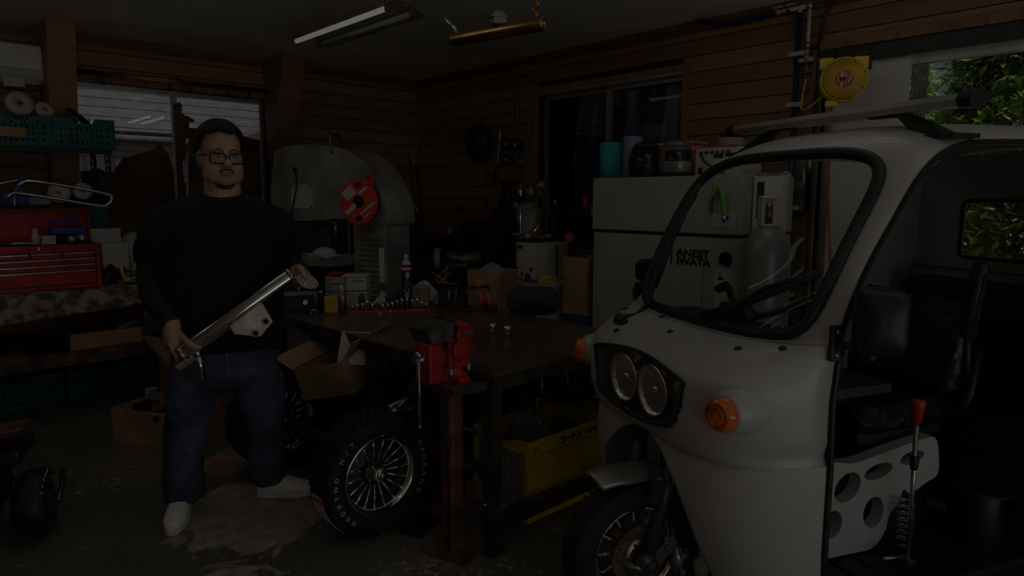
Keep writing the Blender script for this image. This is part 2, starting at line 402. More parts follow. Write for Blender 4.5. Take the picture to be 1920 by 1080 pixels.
# window in the left wall: wooden casing, aluminium sashes, panes half papered over
x0, x1, z0, z1 = W1
win1 = struct('window_1', MB().box(x0, x1, YL-.03, YL+.1, z0-.05, z0).box(x0-.05, x0, YL-.03, YL+.1, z0-.05, z1+.05).box(x1, x1+.05, YL-.03, YL+.1, z0-.05, z1+.05).box(x0, x1, YL-.03, YL+.1, z1, z1+.05), woodv, label='papered-over aluminium sliding window in wooden casing')
xm = 1.87
for k, (a, b, y) in enumerate(((x0, xm+.02, YL+.05), (xm-.02, x1, YL+.075))):
    t = MB()
    for q in ((a, a+.035, z0, z1), (b-.035, b, z0, z1), (a+.035, b-.035, z0, z0+.045), (a+.035, b-.035, z1-.035, z1)): t.box(q[0], q[1], y, y+.02, q[2], q[3])
    sf = struct('sash', t, 'alu', win1)
    struct('pane', MB().box(a+.035, b-.035, y+.008, y+.012, z0+.045, z1-.035), wglass, sf)
def paper(poly, y, name='paper_sheet'):
    M = basis((0, y, 0), (1, 0, 0), (0, 0, 1), (0, -1, 0))
    return struct(name, MB().prism(poly, 0, .0015, M), 'brownpaper', win1)
rnd = random.Random(3)
def torn(pts, step=.03, amp=.012):
    out = []
    for i in range(len(pts)-1):
        a, b = V((*pts[i], 0)), V((*pts[i+1], 0)); n = max(1, int((b-a).length/step))
        for k in range(n):
            p = a.lerp(b, k/n); out.append((p.x+rnd.uniform(-amp, amp)*.5, p.y+rnd.uniform(-amp, amp)))
    out.append(pts[-1]); return out
paper([(1.17, 1.03), (1.40, 1.03)]+torn([(1.40, 1.60), (1.30, 1.63), (1.17, 1.61)]), YL+.046)
paper([(1.36, 1.03), (1.80, 1.03), (1.83, 1.20)]+torn([(1.83, 1.62), (1.79, 1.78), (1.735, 1.85), (1.69, 1.79), (1.60, 1.77), (1.47, 1.72), (1.43, 1.66), (1.36, 1.58)]), YL+.0435)
paper([(1.845, 1.03), (1.90, 1.03)]+torn([(1.90, 1.25), (1.915, 1.45), (1.90, 1.7), (1.96, 1.80), (1.93, 1.88), (2.02, 1.96), (1.93, 2.0), (2.03, 2.06), (1.92, 2.10), (1.93, 2.17), (1.86, 2.18)], .02, .02), YL+.046)
paper([(1.92, 1.03), (2.56, 1.03)]+torn([(2.57, 1.92), (2.42, 1.95), (2.30, 1.94)], .04, .008)+torn([(2.28, 1.955), (1.97, 1.99), (1.955, 1.7)], .04, .008), YL+.066)
paper([(2.36, 1.03), (2.57, 1.03)]+torn([(2.575, 1.90), (2.47, 1.87), (2.36, 1.88)], .04, .008), YL+.0635)
# double curtain rail with clips
t = MB().cyl((x0-.02, YL-.06, 2.335), (x1+.03, YL-.06, 2.335), .011).cyl((x0-.02, YL-.10, 2.315), (x1+.03, YL-.10, 2.315), .010)
rail = tag(obj('curtain_rail', t, 'brass'), 'double brass curtain rail above the papered window', 'curtain rail')
for xx in (1.16, 1.45, 1.87, 2.3, 2.62): obj('bracket', MB().box(xx-.008, xx+.008, YL-.115, YL, 2.338, 2.352), 'darksteel', rail)
for i, xx in enumerate((1.33, 1.80, 1.95, 2.43, 2.25)): obj('clip', MB().cyl((xx, YL-.10, 2.31), (xx, YL-.10, 2.27), .006, n=6).prism([(-.012, 0), (.012, 0), (.02, -.03), (-.02, -.03)], -.006, .006, basis((xx, YL-.10, 2.275), (1, 0, 0), (0, 0, 1), (0, -1, 0))), 'black', rail)

# window in the right wall: aluminium frame, dark sheet hung behind the glass
y0, y1, z0, z1 = W2
win2 = struct('window_2', MB().box(XR-.02, XR+.1, y0-.045, y0, z0-.05, z1+.05).box(XR-.02, XR+.1, y1, y1+.045, z0-.05, z1+.05).box(XR-.02, XR+.1, y0, y1, z1, z1+.05).box(XR-.03, XR+.1, y0, y1, z0-.05, z0), woodv, label='sliding window screened by a dark blue sheet')
ym = 3.46
for k, (a, b, xx) in enumerate(((y0, ym+.025, XR+.04), (ym-.025, y1, XR+.065))):
    t = MB()
    for q in ((a, a+.035, z0, z1), (b-.04, b, z0, z1), (a+.035, b-.04, z0, z0+.05), (a+.035, b-.04, z1-.05, z1)): t.box(xx, xx+.022, q[0], q[1], q[2], q[3])
    sf = struct('sash', t, 'alu', win2)
    struct('pane', MB().box(xx+.009, xx+.013, a+.035, b-.04, z0+.05, z1-.05), wglass, sf)
def tarpf(u, v): return (XR+.10+.012*math.sin(u*23)+.008*math.sin(u*51+v*4), y0-.02+u*(y1-y0+.04), z0-.02+v*(z1-z0+.03))
struct('sheet', MB().grid(tarpf, 60, 12), 'tarp', win2)
struct('track', MB().box(XR-.03, XR+.03, y0, y1, z1-.02, z1), 'alu', win2)

# doorway in the right wall: header track, sliding leaf pushed aside, jambs
y0, y1, z0, z1 = D1
door = struct('door_1', MB().box(XR-.03, XR+.13, y1, y1+.055, 0, z1+.05).box(XR-.03, XR+.13, y0-.05, y0, 0, z1+.05).box(XR-.06, XR+.13, y0, y1, z1, z1+.05), woodv, label='open sliding doorway with track and pale leaf')
struct('track', MB().box(XR-.045, XR+.05, y0, y1, z1-.075, z1-.005), 'black', door)
struct('rail', MB().box(XR-.055, XR-.035, y0, y1, z1+.01, z1+.035), 'copper', door)
struct('lintel', MB().box(XR+.07, XR+.13, y0, y1, z1-.125, z1-.002), 'offwhite', door)
struct('leaf', MB().box(XR+.06, XR+.085, 1.335, y1-.01, .02, z1-.08), 'white', door)
struct('stile', MB().box(XR+.052, XR+.093, 1.735, y1-.004, .02, z1-.08), 'alu', door)
for k in range(4): struct('corrugation', MB().cyl((XR+.10, 1.325-k*.022, .02), (XR+.10, 1.325-k*.022, z1-.13), .0105, n=8), 'machine', door)
struct('threshold', MB().box(XR-.02, XR+.13, y0, y1, .0, .02), 'steel', door)

# outside: yard, clipped shrubs beyond the doorway, neighbouring house beyond the papered window
mat('yard', (.22, .21, .18), .9, bump=.3)
struct('ground', MB().box(-40, 40, -40, 40, -.25, -.12), 'yard')
def leafmesh(n, fn, mm, name, parent, seed, size=(.05, .10)):
    r = random.Random(seed); vs = []; fs = []
    for i in range(n):
        c = V(fn(r)); l = r.uniform(*size); wd = l*.21
        d = V((r.uniform(-1, .5), r.uniform(-1, 1), r.uniform(-.9, .8))).normalized(); sd = d.cross(V((r.uniform(-.4, .4), r.uniform(-.3, .3), 1))).normalized(); up = sd.cross(d)
        k = len(vs)
        vs += [c, c+d*l*.4+sd*wd+up*wd*.4, c+d*l, c+d*l*.4-sd*wd+up*wd*.4]; fs += [(k, k+1, k+2), (k, k+2, k+3)]
    m = MB(); m.add(vs, fs); o = obj(name, m, mm, parent); o['kind'] = 'stuff'; return o
for i, (cx, cy, rx, ry, h, lab) in enumerate(((6.1, .75, .85, .92, 3.4, 'tall lanceolate-leaved evergreen shrub seen in the open doorway'), (6.3, 2.52, .8, .85, 3.3, 'leafy evergreen shrub beside the pale door leaf outside'), (6.0, -1.1, .85, .92, 3.3, 'evergreen shrub past the rear of the white trike outside'))):
    sh = thing('shrub', lab, 'shrub', (cx, cy, -.12), 0, 'shrubs outside the doorway')
    t = MB()
    for k in range(7):
        a = k*.9; t.tube(catmull([(0, 0, 0), (.1*math.cos(a), .1*math.sin(a), .8), (.5*rx*math.cos(a), .5*ry*math.sin(a), h*.8)], 5), .022, 6)
    obj('stem', t, 'cardboard2', sh)
    def fn(r, rx=rx, ry=ry, h=h):
        while 1:
            p = V((r.uniform(-1, 1), r.uniform(-1, 1), r.uniform(-1, 1)))
            if .6 < p.length < 1: break
        return (p.x*rx, p.y*ry, h/2+.05+p.z*h/2)
    for j, (mm, n) in enumerate((('leaf1', 8500), ('leaf2', 5000), ('leaf3', 8500))): leafmesh(n, fn, mm, 'foliage', sh, 10*i+j, (.06, .13))
mat('housewall', (.55, .55, .55), .8, var=.04)
house = thing('neighbour_house', 'white clad neighbouring house seen through the upper window panes', 'house', (1.6, 9.4, -.12))
obj('wall', MB().box(-3.5, 4.5, 0, .2, 0, 2.25), 'housewall', house)
for k in range(14): obj('siding_board', MB().box(-3.5, 4.5, -.02, 0, 1.2+k*.075, 1.2+k*.075+.068), 'housewall', house)
mat('pinkroof', (.12, .085, .08), .7); mat('greyroof', (.108, .108, .112), .7); mat('batten', (.098, .098, .102), .7)
Mx = Matrix.Translation((.5, -.5, 2.22)) @ Euler((math.radians(24), 0, 0)).to_matrix().to_4x4()
rf = obj('roof', MB().box(-4.2, 4.2, 0, 3.4, 0, .08, Mx), 'greyroof', house)
for k in range(9): obj('roof_batten', MB().box(-4.2, 4.2, .1+k*.36, .13+k*.36, .08, .088, Mx), 'batten', rf)
obj('gutter', MB().cyl((-3.7, -.55, 2.2), (4.7, -.55, 2.2), .05), 'batten', house)
obj('porch_roof', MB().prism([(0, 0), (1.9, .75), (1.9, .85), (0, .1)], 0, .8, basis((1.2, -1.3, 1.95), (1, 0, 0), (0, 0, 1), (0, 1, 0))), 'pinkroof', house)
for k in range(6): obj('fence_post', MB().box(-1.6+k*.5, -1.55+k*.5, -.9, -.85, 0, 1.95), 'batten', house)
# ------------------------------------------------------------------ plate with holes
def plate(outline, holes, th, M=None, mb=None):
    bm = bmesh.new(); 
    for lp in [outline]+list(holes):
        vs = [bm.verts.new((p[0], p[1], 0)) for p in lp]
        for i in range(len(vs)): bm.edges.new((vs[i], vs[(i+1) % len(vs)]))
    bmesh.ops.triangle_fill(bm, use_beauty=True, edges=bm.edges[:])
    r = bmesh.ops.extrude_face_region(bm, geom=bm.faces[:])
    bmesh.ops.translate(bm, vec=(0, 0, th), verts=[e for e in r['geom'] if isinstance(e, bmesh.types.BMVert)])
    bm.verts.index_update(); mb = mb or MB()
    mb.add([(M @ v.co) if M else v.co.copy() for v in bm.verts], [[v.index for v in f.verts] for f in bm.faces]); bm.free(); return mb

# ------------------------------------------------------------------ the white trike (x forward, y to its left, z up)
trike = thing('trike', 'white three-wheeled covered vehicle with roof bar parked at the doorway', 'vehicle', (2.4965, 1.0138, 0), math.radians(157.7))
ROWS = [(.655, .745, .445), (.675, .765, .448), (.71, .778, .45), (.78, .79, .455), (.86, .787, .455), (.905, .77, .45), (.935, .735, .445), (.955, .69, .44), (.970, .64, .44), (.982, .585, .44), (.992, .53, .44)]
def rowat(t):
    P = catmull([V(r) for r in ROWS], 8); f = t*(len(P)-1); i = min(int(f), len(P)-2); return P[i].lerp(P[i+1], f-i)
def cowl(u, t):
    z, ac, as_ = rowat(t); w = abs(u)
    s = max(0, (t-.5)/.5); p = 5*(1-s)+2.6*s
    k = max(0, 1-w**p)**.625
    bb = .5*u*(1-.02*math.exp(-((z-.69)/.03)**2))
    return V((as_+(ac-as_)*k, bb, z+(w**2)*.03*s))
def hl(b, z):      # headlamp outline: inside test
    b = abs(b)
    zt = .915-.10*(b/.28)**2*.35; zb = .70+.04*(b/.28)**3+.02*(b/.28)
    return b < .272-.09*max(0, (.80-z))/.10*.5 and zb < z < zt
def hl_poly():
    pts = []
    n = 14
    for i in range(-n, n+1):
        b = .272*i/n; pts.append((b, .915-.035*(b/.28)**2))
    for i in range(n, -n-1, -1):
        b = .225*i/n; pts.append((b, .70+.04*abs(b/.28)**3+.02*abs(b/.28)))
    return pts
def cowl_at(b, z):       # a on the cowl front for given b,z
    lo, hi = 0., .6
    for _ in range(24):
        m = (lo+hi)/2
        if rowat(m)[0] < z: lo = m
        else: hi = m
    return cowl(b/.5, lo)
NU, NT = 121, 90
def keepc(u, t):
    p = cowl(2*u-1, t); return not (hl(p.y, p.z))
obj('front_cowl', MB().grid(lambda u, t: cowl(2*u-1, t), NU, NT, keep=keepc), 'trikewhite', trike, solid=.012, offset=-1)
# leg shields below the nose, one on each side of the wheel arch
ET = [(.665, .0, .735), (.63, .10, .745), (.58, .17, .75), (.5, .235, .745), (.4, .275, .72), (.28, .305, .675), (.12, .33, .60)]
def shield(side):
    P = catmull([V(e) for e in ET], 8)
    def fn(u, t):
        f = t*(len(P)-1); i = min(int(f), len(P)-2); z, be, ae = P[i].lerp(P[i+1], f-i)
        as_ = .445-.05*max(0, (.4-z)); bb = be+(.5-be)*(1-(1-u)**2.2)
        kk = lambda b: max(0, 1-(b/.5)**5)**.625
        aa = as_+(ae-as_)/kk(be)*kk(bb)
        return V((aa, side*bb, z))
    return MB().grid(fn, 40, 40)
for sd in (1, -1): obj('leg_shield', shield(sd), 'trikewhite', trike, solid=.010, offset=-1)
obj('inner_panel', MB().box(.36, .40, -.40, .40, .16, .66).box(.40, .70, -.30, .30, .62, .655).box(.05, .36, -.36, .36, .80, .83), 'black', trike)
# upper shell: windscreen surround, pillars and roof
ST = [((.53, .992), (.44, .5, 1.012)), ((.468, 1.12), (.403, .5, 1.12)), ((.405, 1.24), (.345, .5, 1.235)), ((.345, 1.36), (.272, .5, 1.345)), ((.275, 1.465), (.19, .5, 1.462)), ((.19, 1.555), (.10, .495, 1.535)), ((.09, 1.62), (.0, .49, 1.567)), ((-.05, 1.652), (-.12, .485, 1.578)), ((-.4, 1.668), (-.4, .485, 1.583)), ((-.8, 1.665), (-.8, .485, 1.58)), ((-1.1, 1.63), (-1.1, .48, 1.55))]
CC = catmull([V((*s[0], 0)) for s in ST], 10); EE = catmull([V(s[1]) for s in ST], 10)
def shell(u, t):
    f = t*(len(CC)-1); i = min(int(f), len(CC)-2); c = CC[i].lerp(CC[i+1], f-i); e = EE[i].lerp(EE[i+1], f-i)
    w = abs(u); k = max(0, 1-w**3.0)**.66
    return V((e.x+(c.x-e.x)*k, e.y*u, e.z+(c.y-e.z)*k))
GU, G0, G1 = .87, .012, .50
def gexp(t): return 4.2 if t > (G0+G1)/2 else 7.0
def inscreen(u, t, g=1.0): return abs(u/(GU*g))**gexp(t)+abs((t-(G0+G1)/2)/((G1-G0)/2*g))**gexp(t) < 1
obj('roof_shell', MB().grid(lambda u, t: shell(2*u-1, t), 121, 151, keep=lambda u, t: not inscreen(2*u-1, t, .985)), 'trikewhite', trike, solid=.016, offset=-1)
obj('windscreen', MB().grid(lambda u, t: shell((2*u-1)*.9, G0+(G1-G0)*t), 60, 50, keep=lambda u, t: inscreen((2*u-1)*.9, G0+(G1-G0)*t)), tgl, trike)
gp = []
for k in range(120):
    a = 2*PI*k/120; c, s = math.cos(a), math.sin(a); e = 4.2 if s > 0 else 7.0; r = (abs(c)**e+abs(s)**e)**(-1/e)
    gp.append(shell(GU*c*r, (G0+G1)/2+(G1-G0)/2*s*r)+V((.006, 0, .003)))
obj('windscreen_gasket', MB().tube(gp, .019, 8, closed=True), 'black', trike)
for sd in (1, -1):
    obj('door_edge_trim', MB().tube([V((e.x-.004, e.y*sd, e.z)) for e in EE], .008, 6), 'blackmatte', trike)
    obj('side_strip', MB().tube([(.425, .497*sd, .12), (.438, .5*sd, .4), (.438, .5*sd, .66), (.444, .5*sd, .85), (.435, .5*sd, .95), (.42, .5*sd, 1.02)], .011, 6), 'black', trike)
# rear of the cabin
mat('cabin', (.42, .41, .39), .5, var=.03)
rp = [(-.48, .55), (.48, .55), (.48, 1.50), (.36, 1.60), (-.36, 1.60), (-.48, 1.50)]
rear = obj('rear_panel', plate(rp, [rrect(.50, .25, .03, 4, 0, 1.275)], .02, basis((-1.08, 0, 0), (0, 1, 0), (0, 0, 1), (1, 0, 0))), 'cabin', trike, bev=.006)
obj('window_seal', MB().tube([(-1.055, p[0], p[1]) for p in rrect(.50, .25, .03, 4, 0, 1.275)], .008, 6, closed=True), 'black', rear)
obj('window_pane', MB().box(-1.072, -1.068, -.25, .25, 1.15, 1.40), glass, rear)
obj('ledge', MB().box(-1.06, -1.03, -.46, .46, 1.05, 1.075).box(-1.06, -1.035, -.46, .46, 1.10, 1.112), 'cabin', rear)
for sd in (1, -1):
    pl = [(-1.09, .45), (-.66, .45), (-.62, .9), (-.66, 1.25), (-.72, 1.42), (-.80, 1.50), (-1.09, 1.52)]
    obj('quarter_panel', plate(pl, [], .02, basis((0, sd*.485, 0), (1, 0, 0), (0, 0, 1), (0, -sd, 0))), 'trikewhite', trike, bev=.006)
obj('floor_pan', MB().box(-.62, .40, -.45, .45, .13, .165).box(-1.12, -.6, -.40, .40, .20, .55), 'black', trike, bev=.01)
for k in range(7): obj('tread_rib', MB().box(.30-k*.1, .315-k*.1, .10, .43, .165, .172), 'blackmatte', trike)
# headlamp
mat('lensglass', (.9, .9, .9), .05, alpha=.04); mat('reflector', (.95, .95, .95), .16, 1.0, var=.04, scale=30, bump=.25, bscale=70)
hb = [cowl_at(b, z)+V((.004, 0, 0)) for (b, z) in hl_poly()]
head = obj('headlamp', MB().add(hb+[V((p.x-.13, p.y*.8, .81+(p.z-.81)*.8)) for p in hb], [(k, (k+1) % len(hb), len(hb)+(k+1) % len(hb), len(hb)+k) for k in range(len(hb))]+[tuple(range(len(hb), 2*len(hb)))]), 'black', trike, solid=.004)
obj('bezel', MB().tube(hb, .007, 6, closed=True), 'black', head)
def lens(u, t):
    b = (2*u-1)*.27; zt = .912-.035*(b/.28)**2; zb = .70+.04*abs(b/.28)**3+.02*abs(b/.28); return cowl_at(b, zb+(zt-zb)*t)+V((.006, 0, 0))
obj('lens', MB().grid(lens, 26, 10), 'lensglass', head)
obj('surround', plate([(-.255, .79), (-.262, .885), (-.12, .905), (.12, .905), (.262, .885), (.255, .79), (.16, .775), (-.16, .775)], [circ(.078, 24, .088, .806+.0) if 0 else circ(.0, 3)] if 0 else [], .004, basis((.70, 0, 0), (0, 1, 0), (0, 0, 1), (1, 0, 0))), 'chrome', head)
for i, b in enumerate((.088, -.088)):
    rc = obj('reflector', MB().lathe([(.012, -.085), (.03, -.075), (.055, -.045), (.077, 0), (.083, .006), (.083, -.006), (.076, -.010)], 28, (.762, b, .806), (1, 0, 0)), 'reflector', head)
    obj('bulb_cap', MB().lathe([(.016, -.06), (.016, -.012), (.010, -.004), (0, -.002)], 14, (.762, b, .806), (1, 0, 0)), 'chrome', rc)
for sd in (1, -1):
    obj('corner_lamp', MB().lathe([(.008, -.03), (.028, -.008), (.034, .004), (.034, 0)], 18, (.735, sd*.212, .845), (1, .25*sd, 0)), 'reflector', head)
# turn signals on cone-shaped pods
for sd in (1, -1):
    ax = V((.93, sd*.28, 0)).normalized(); o = V((.70, sd*.405, .828))
    pod = obj('signal_pod', MB().lathe([(.085, -.10), (.080, -.05), (.062, .02), (.056, .045), (.050, .05)], 24, o, ax), 'trikewhite', trike)
    obj('amber_lens', MB().lathe([(.049, .04), (.049, .062), (.044, .074), (.030, .082), (.012, .085), (0, .085)], 24, o, ax).loop([(.036, .078), (.038, .084), (.034, .084)], 24, o, ax).loop([(.022, .082), (.024, .088), (.020, .088)], 24, o, ax), 'amber', pod)
# screws, bonnet seam, wipers
for (u, t) in ((-.80, .80), (-.33, .93), (.0, .80), (-.42, .62), (.82, .86), (.62, .80)):
    p = cowl(u, t); q = (cowl(u+.02, t)-p).cross(cowl(u, t+.01)-p).normalized(); q = q if q.x > 0 else -q
    obj('screw', MB().lathe([(.011, -.002), (.011, .003), (.007, .006), (.003, .004), (0, .004)], 14, p, q), 'black', trike)
obj('seam', MB().tube([cowl(-1+2*k/60, .93)+V((.0005, 0, .0005)) for k in range(61)], .0018, 5), 'machine', trike)
def onshell(b, t, h=.02): return shell(b/.5, t)+V((h, 0, h*.4))
pv = cowl(-.56, .72)
wp = obj('wiper', MB().tube([pv+V((.012, 0, .012)), V((.60, -.285, .975)), V((.535, -.30, 1.02)), onshell(-.325, .08, .03), onshell(-.345, .20, .026)], .0075, 6, flat=1.4), 'black', trike)
obj('pivot', MB().lathe([(.022, -.01), (.022, .018), (.014, .026), (0, .027)], 14, pv, (.8, 0, .6)).cbox(pv+V((.015, .028, .0)), (.025, .05, .022)), 'black', wp)
obj('blade', MB().tube([onshell(-.32, .06, .014), onshell(-.352, .20, .014), onshell(-.36, .30, .014), onshell(-.355, .36, .014)], .006, 6, flat=2), 'black', wp)
wp2 = obj('wiper', MB().tube([onshell(.06, .012, .03), onshell(.14, .05, .022), onshell(.25, .11, .02), onshell(.36, .15, .018)], .006, 6, flat=1.4), 'black', trike)
obj('blade', MB().tube([onshell(.00, .02, .012), onshell(.2, .075, .012), onshell(.40, .165, .012)], .006, 6, flat=2), 'black', wp2)
# front wheel, fork, brake, mudguard
fwx, fwz, fr = .775, .237, .237
tp = [(.150, -.045), (.165, -.055), (.20, -.058), (.222, -.050), (.233, -.034), (.237, 0), (.233, .034), (.222, .050), (.20, .058), (.165, .055), (.150, .045)]
ty = obj('front_tyre', MB().loop(tp, 64, (fwx, 0, fwz), (0, 1, 0)), 'rubber', trike)
t = MB()
for k in range(64):
    a = 2*PI*k/64
    for sd in (1, -1):
        c = V((fwx+math.cos(a)*.229, sd*.038, fwz+math.sin(a)*.229)); M = Matrix.Translation(c) @ Matrix.Rotation(-a, 4, 'Y')
        t.box(-.006, .006, -.013, .013, -.0075, .0075, M)
obj('tread', t, 'rubber', ty)['kind'] = 'stuff'
rim = obj('front_rim', MB().loop([(.150, -.045), (.158, -.05), (.158, -.042), (.138, -.02), (.138, .02), (.158, .042), (.158, .05), (.150, .046), (.128, .02), (.128, -.02)], 48, (fwx, 0, fwz), (0, 1, 0)).cyl((fwx, -.06, fwz), (fwx, .06, fwz), .045, n=24), 'chrome', trike)
for k in range(12):
    a = 2*PI*k/12; d = V((math.cos(a), 0, math.sin(a)))
    obj('spoke', MB().tube([V((fwx, .0, fwz))+d*.04, V((fwx, .022, fwz))+d*.085, V((fwx, .012, fwz))+d*.132], [.010, .007, .008], 6), 'steel', rim)
disc = obj('brake_disc', plate(circ(.105, 40), [circ(.062, 28)]+[circ(.0045, 6, .084*math.cos(2*PI*k/14), .084*math.sin(2*PI*k/14)) for k in range(14)], .004, basis((fwx, .064, fwz), (1, 0, 0), (0, 0, 1), (0, 1, 0))), 'rust', trike)
obj('disc_carrier', MB().ring(.066, .025, .008, 28, (fwx, .066, fwz), (0, 1, 0)), 'steel', disc)
for k in range(6): obj('bolt', MB().cyl((fwx+.05*math.cos(k*1.047), .074, fwz+.05*math.sin(k*1.047)), (fwx+.05*math.cos(k*1.047), .081, fwz+.05*math.sin(k*1.047)), .007, n=6), 'darksteel', disc)
mat('forkgrey', (.16, .16, .16), .35, .6)
for sd in (1, -1):
    fk = obj('fork_leg', MB().cyl((.772, sd*.105, .24), (.655, sd*.105, .66), .021, .021, 18).lathe([(.0, -.022), (.030, -.022), (.030, .022), (0, .022)], 18, (.775, sd*.105, .237), (0, 1, 0)), 'forkgrey', trike)
    obj('axle_nut', MB().cyl((.775, sd*.105, .237), (.775, sd*.138, .237), .014, n=6), 'darksteel', fk)
    obj('lug', MB().cbox((.74, sd*.100, .47), (.045, .02, .075), ry=-.27), 'forkgrey', fk)
cal = obj('brake_caliper', MB().ell((.655, .105, .22), .030, .026, .052, 14, 8).ell((.625, .098, .215), .03, .022, .045, 12, 8).cbox((.70, .092, .255), (.10, .012, .05), ry=.6), 'steel', trike)
for p in ((.705, .100, .305), (.690, .100, .262), (.655, .128, .25), (.655, .128, .19)): obj('bolt', MB().cyl(p, (p[0], p[1]+.012, p[2]), .011, n=8), 'steel', cal)
obj('brake_hose', MB().tube(catmull([(.63, .115, .26), (.60, .13, .34), (.63, .12, .43), (.655, .11, .50)], 6), .006, 6), 'black', cal)
obj('drain_canister', MB().lathe([(0, 0), (.022, 0), (.022, .05), (.026, .052), (.026, .085), (.012, .09), (.010, .12), (0, .12)], 16, (.60, .16, .15)), 'offwhite', trike)
def guard(u, t):
    a = math.radians(60+t*85); w = .062*(1-.35*max(0, (.2-t))/.2*0)
    r = .284+.012*math.cos(PI*(2*u-1)*.5)-.03*abs(2*u-1)**3 + .03*max(0, (.25-t))/.25
    return V((fwx+math.cos(a)*r, (2*u-1)*w, fwz+math.sin(a)*r))
mat('guardsilver', (.42, .41, .38), .28, .5)
obj('mudguard', MB().grid(guard, 14, 30), 'guardsilver', trike, solid=.004)
# mirrors
for sd in (1, -1):
    mp = obj('mirror_bracket', MB().cbox((.455, sd*.507, 1.02), (.035, .014, .10)).tube(catmull([(.455, sd*.512, 1.02), (.445, sd*.545, 1.02), (.42, sd*.575, 1.018)], 5), .011, 8), 'black', trike, bev=.003)
    rr = rrect(.125, .18, .032, 5) if sd > 0 else rrect(.07, .10, .02, 5)
    M = basis((.40, .60, 1.09) if sd > 0 else (.375, -.56, 1.11), V((.80, -sd*.60, 0)), V((0, 0, 1)), V((.60, sd*.80, 0)))
    t = MB(); rings = []
    for (h, s) in ((-.035, 1.0), (-.015, 1.0), (.012, .98), (.028, .93), (.040, .84), (.049, .70), (.055, .5), (.058, .2)): rings.append([M @ V((p[0]*s, p[1]*s+(1-s)*.0, h)) for p in rr])
    t.loft(rings); t.cyl((.42, sd*.575, 1.03), (.41, sd*.585, .985), .022, .016)
    mh = obj('mirror_housing', t, 'black', trike, bev=.003)
    obj('mirror_glass', MB().prism([(p[0]*.9, p[1]*.92) for p in rr], -.037, -.0352, M), 'chrome', mh)
    for dz in (-.032, .032): obj('screw', MB().lathe([(.008, 0), (.006, .004), (0, .005)], 10, (.455, sd*.514, 1.02+dz), (0, sd, 0)), 'steel', mp)
# roof bar on two swept feet
pf = [(-.036, -.004), (-.028, .016), (.0, .022), (.028, .017), (.038, 0), (.028, -.018), (-.02, -.019)]
bar = obj('roof_bar', MB().prism(pf, -.49, .49, basis((0, 0, 1.692), (1, 0, 0), (0, 0, 1), (0, -1, 0))), 'alu', trike)
for sd in (1, -1):
    obj('end_cap', MB().prism([(p[0]*1.15, p[1]*1.3) for p in pf], .485, .53, basis((0, 0, 1.692), (1, 0, 0), (0, 0, 1), (0, sd, 0))), 'black', bar, bev=.004)
    def foot(u, t, sd=sd):
        b = .17+t*.30; top = 1.684 if t < .25 else 1.684-(t-.25)**1.7*.155; bot = min(top-.008, 1.684-.012-(t*.95)**1.1*.075) if t < .55 else 1.60
        bot = {True: 1.668-.01*t, False: 1.668-.085*min(1, (t-.35)/.3)}[t < .35]
        a = 2*PI*u; wd = .02+.03*t
        return V((wd*math.cos(a), sd*b, (top+bot)/2+(top-bot)/2*math.sin(a)))
    ft = obj('bar_foot', MB().grid(foot, 14, 14, cu=True).box(-.055, .055, sd*.37 if sd > 0 else -.50, .50 if sd > 0 else -.37, 1.585, 1.598), 'black', trike)
# seat in its plastic cover, armrests, console, lever
mat('vinyl', (.022, .022, .022), .4); mat_film('filmplastic')
def rbox(mb, c, d, r=.04, n=3, bul=.0, M=None):
    rings = []; hz = d[2]/2
    for (h, s) in ((-hz, .86), (-hz+r*.4, .96), (-hz+r, 1), (0, 1+bul), (hz-r, 1), (hz-r*.4, .96), (hz, .86)):
        rings.append([(M or Matrix.Identity(4)) @ (V(c)+V((p[0]*s, p[1]*s, h))) for p in rrect(d[0], d[1], r, n)])
    return mb.loft(rings)
Mb = Matrix.Translation((-.50, -.03, .86)) @ Euler((0, math.radians(-10), 0)).to_matrix().to_4x4()
seat = obj('seat_back', rbox(MB(), (0, 0, 0), (.09, .46, .36), .035, 4, .01, Mb), 'vinyl', trike)
obj('plastic_film', rbox(MB(), (0, 0, 0), (.105, .48, .375), .04, 4, .015, Mb), 'filmplastic', seat)
cs = obj('seat_cushion', rbox(MB(), (-.25, -.03, .635), (.46, .46, .10), .05, 4, .01), 'vinyl', trike)
obj('plastic_film', rbox(MB(), (-.25, -.03, .637), (.475, .475, .115), .055, 4, .015), 'filmplastic', cs)
obj('seat_frame', MB().box(-.46, -.05, -.22, .16, .54, .58).tube([(-.47, .22, .62), (-.50, .235, .70), (-.53, .235, .86)], .014, 8).box(-.45, -.08, -.20, .14, .165, .54), 'black', trike)
for sd, y in ((1, .255), (-1, -.315)):
    t = MB(); q = (V((-.47, y, 1.19))-V((-.425, y, .92))); t.tube([(-.45, y, .74), (-.435, y, .86), (-.432, y, .92)], .013, 8)
    ar = obj('armrest', t.tube([V((-.43, y, .92)), V((-.43, y, .925)), V((-.468, y, 1.17)), V((-.47, y, 1.185)), V((-.471, y, 1.19))], [.018, .027, .027, .024, .012], 10), 'black', trike)
    for k in range(4): obj('rib', MB().tube([(-.432+.028*math.cos(k*.8-1.2), y+.028*math.sin(k*.8-1.2), .95), (-.465+.028*math.cos(k*.8-1.2), y+.028*math.sin(k*.8-1.2), 1.15)], .003, 5), 'blackmatte', ar)
obj('rear_seat', rbox(MB(), (-.90, 0, .82), (.10, .78, .50), .05, 4).box(-.95, -.62, -.38, .38, .54, .60), 'vinyl', trike)
obj('side_box', MB().box(-.95, -.56, .14, .44, .165, .50).cyl((-.52, .30, .165), (-.52, .30, .36), .07, n=20).ring(.10, .06, .012, 24, (-.52, .30, .36)), 'black', trike, bev=.012)
CM = basis((0, .225, 0), (1, 0, 0), (0, 0, 1), (0, -1, 0))
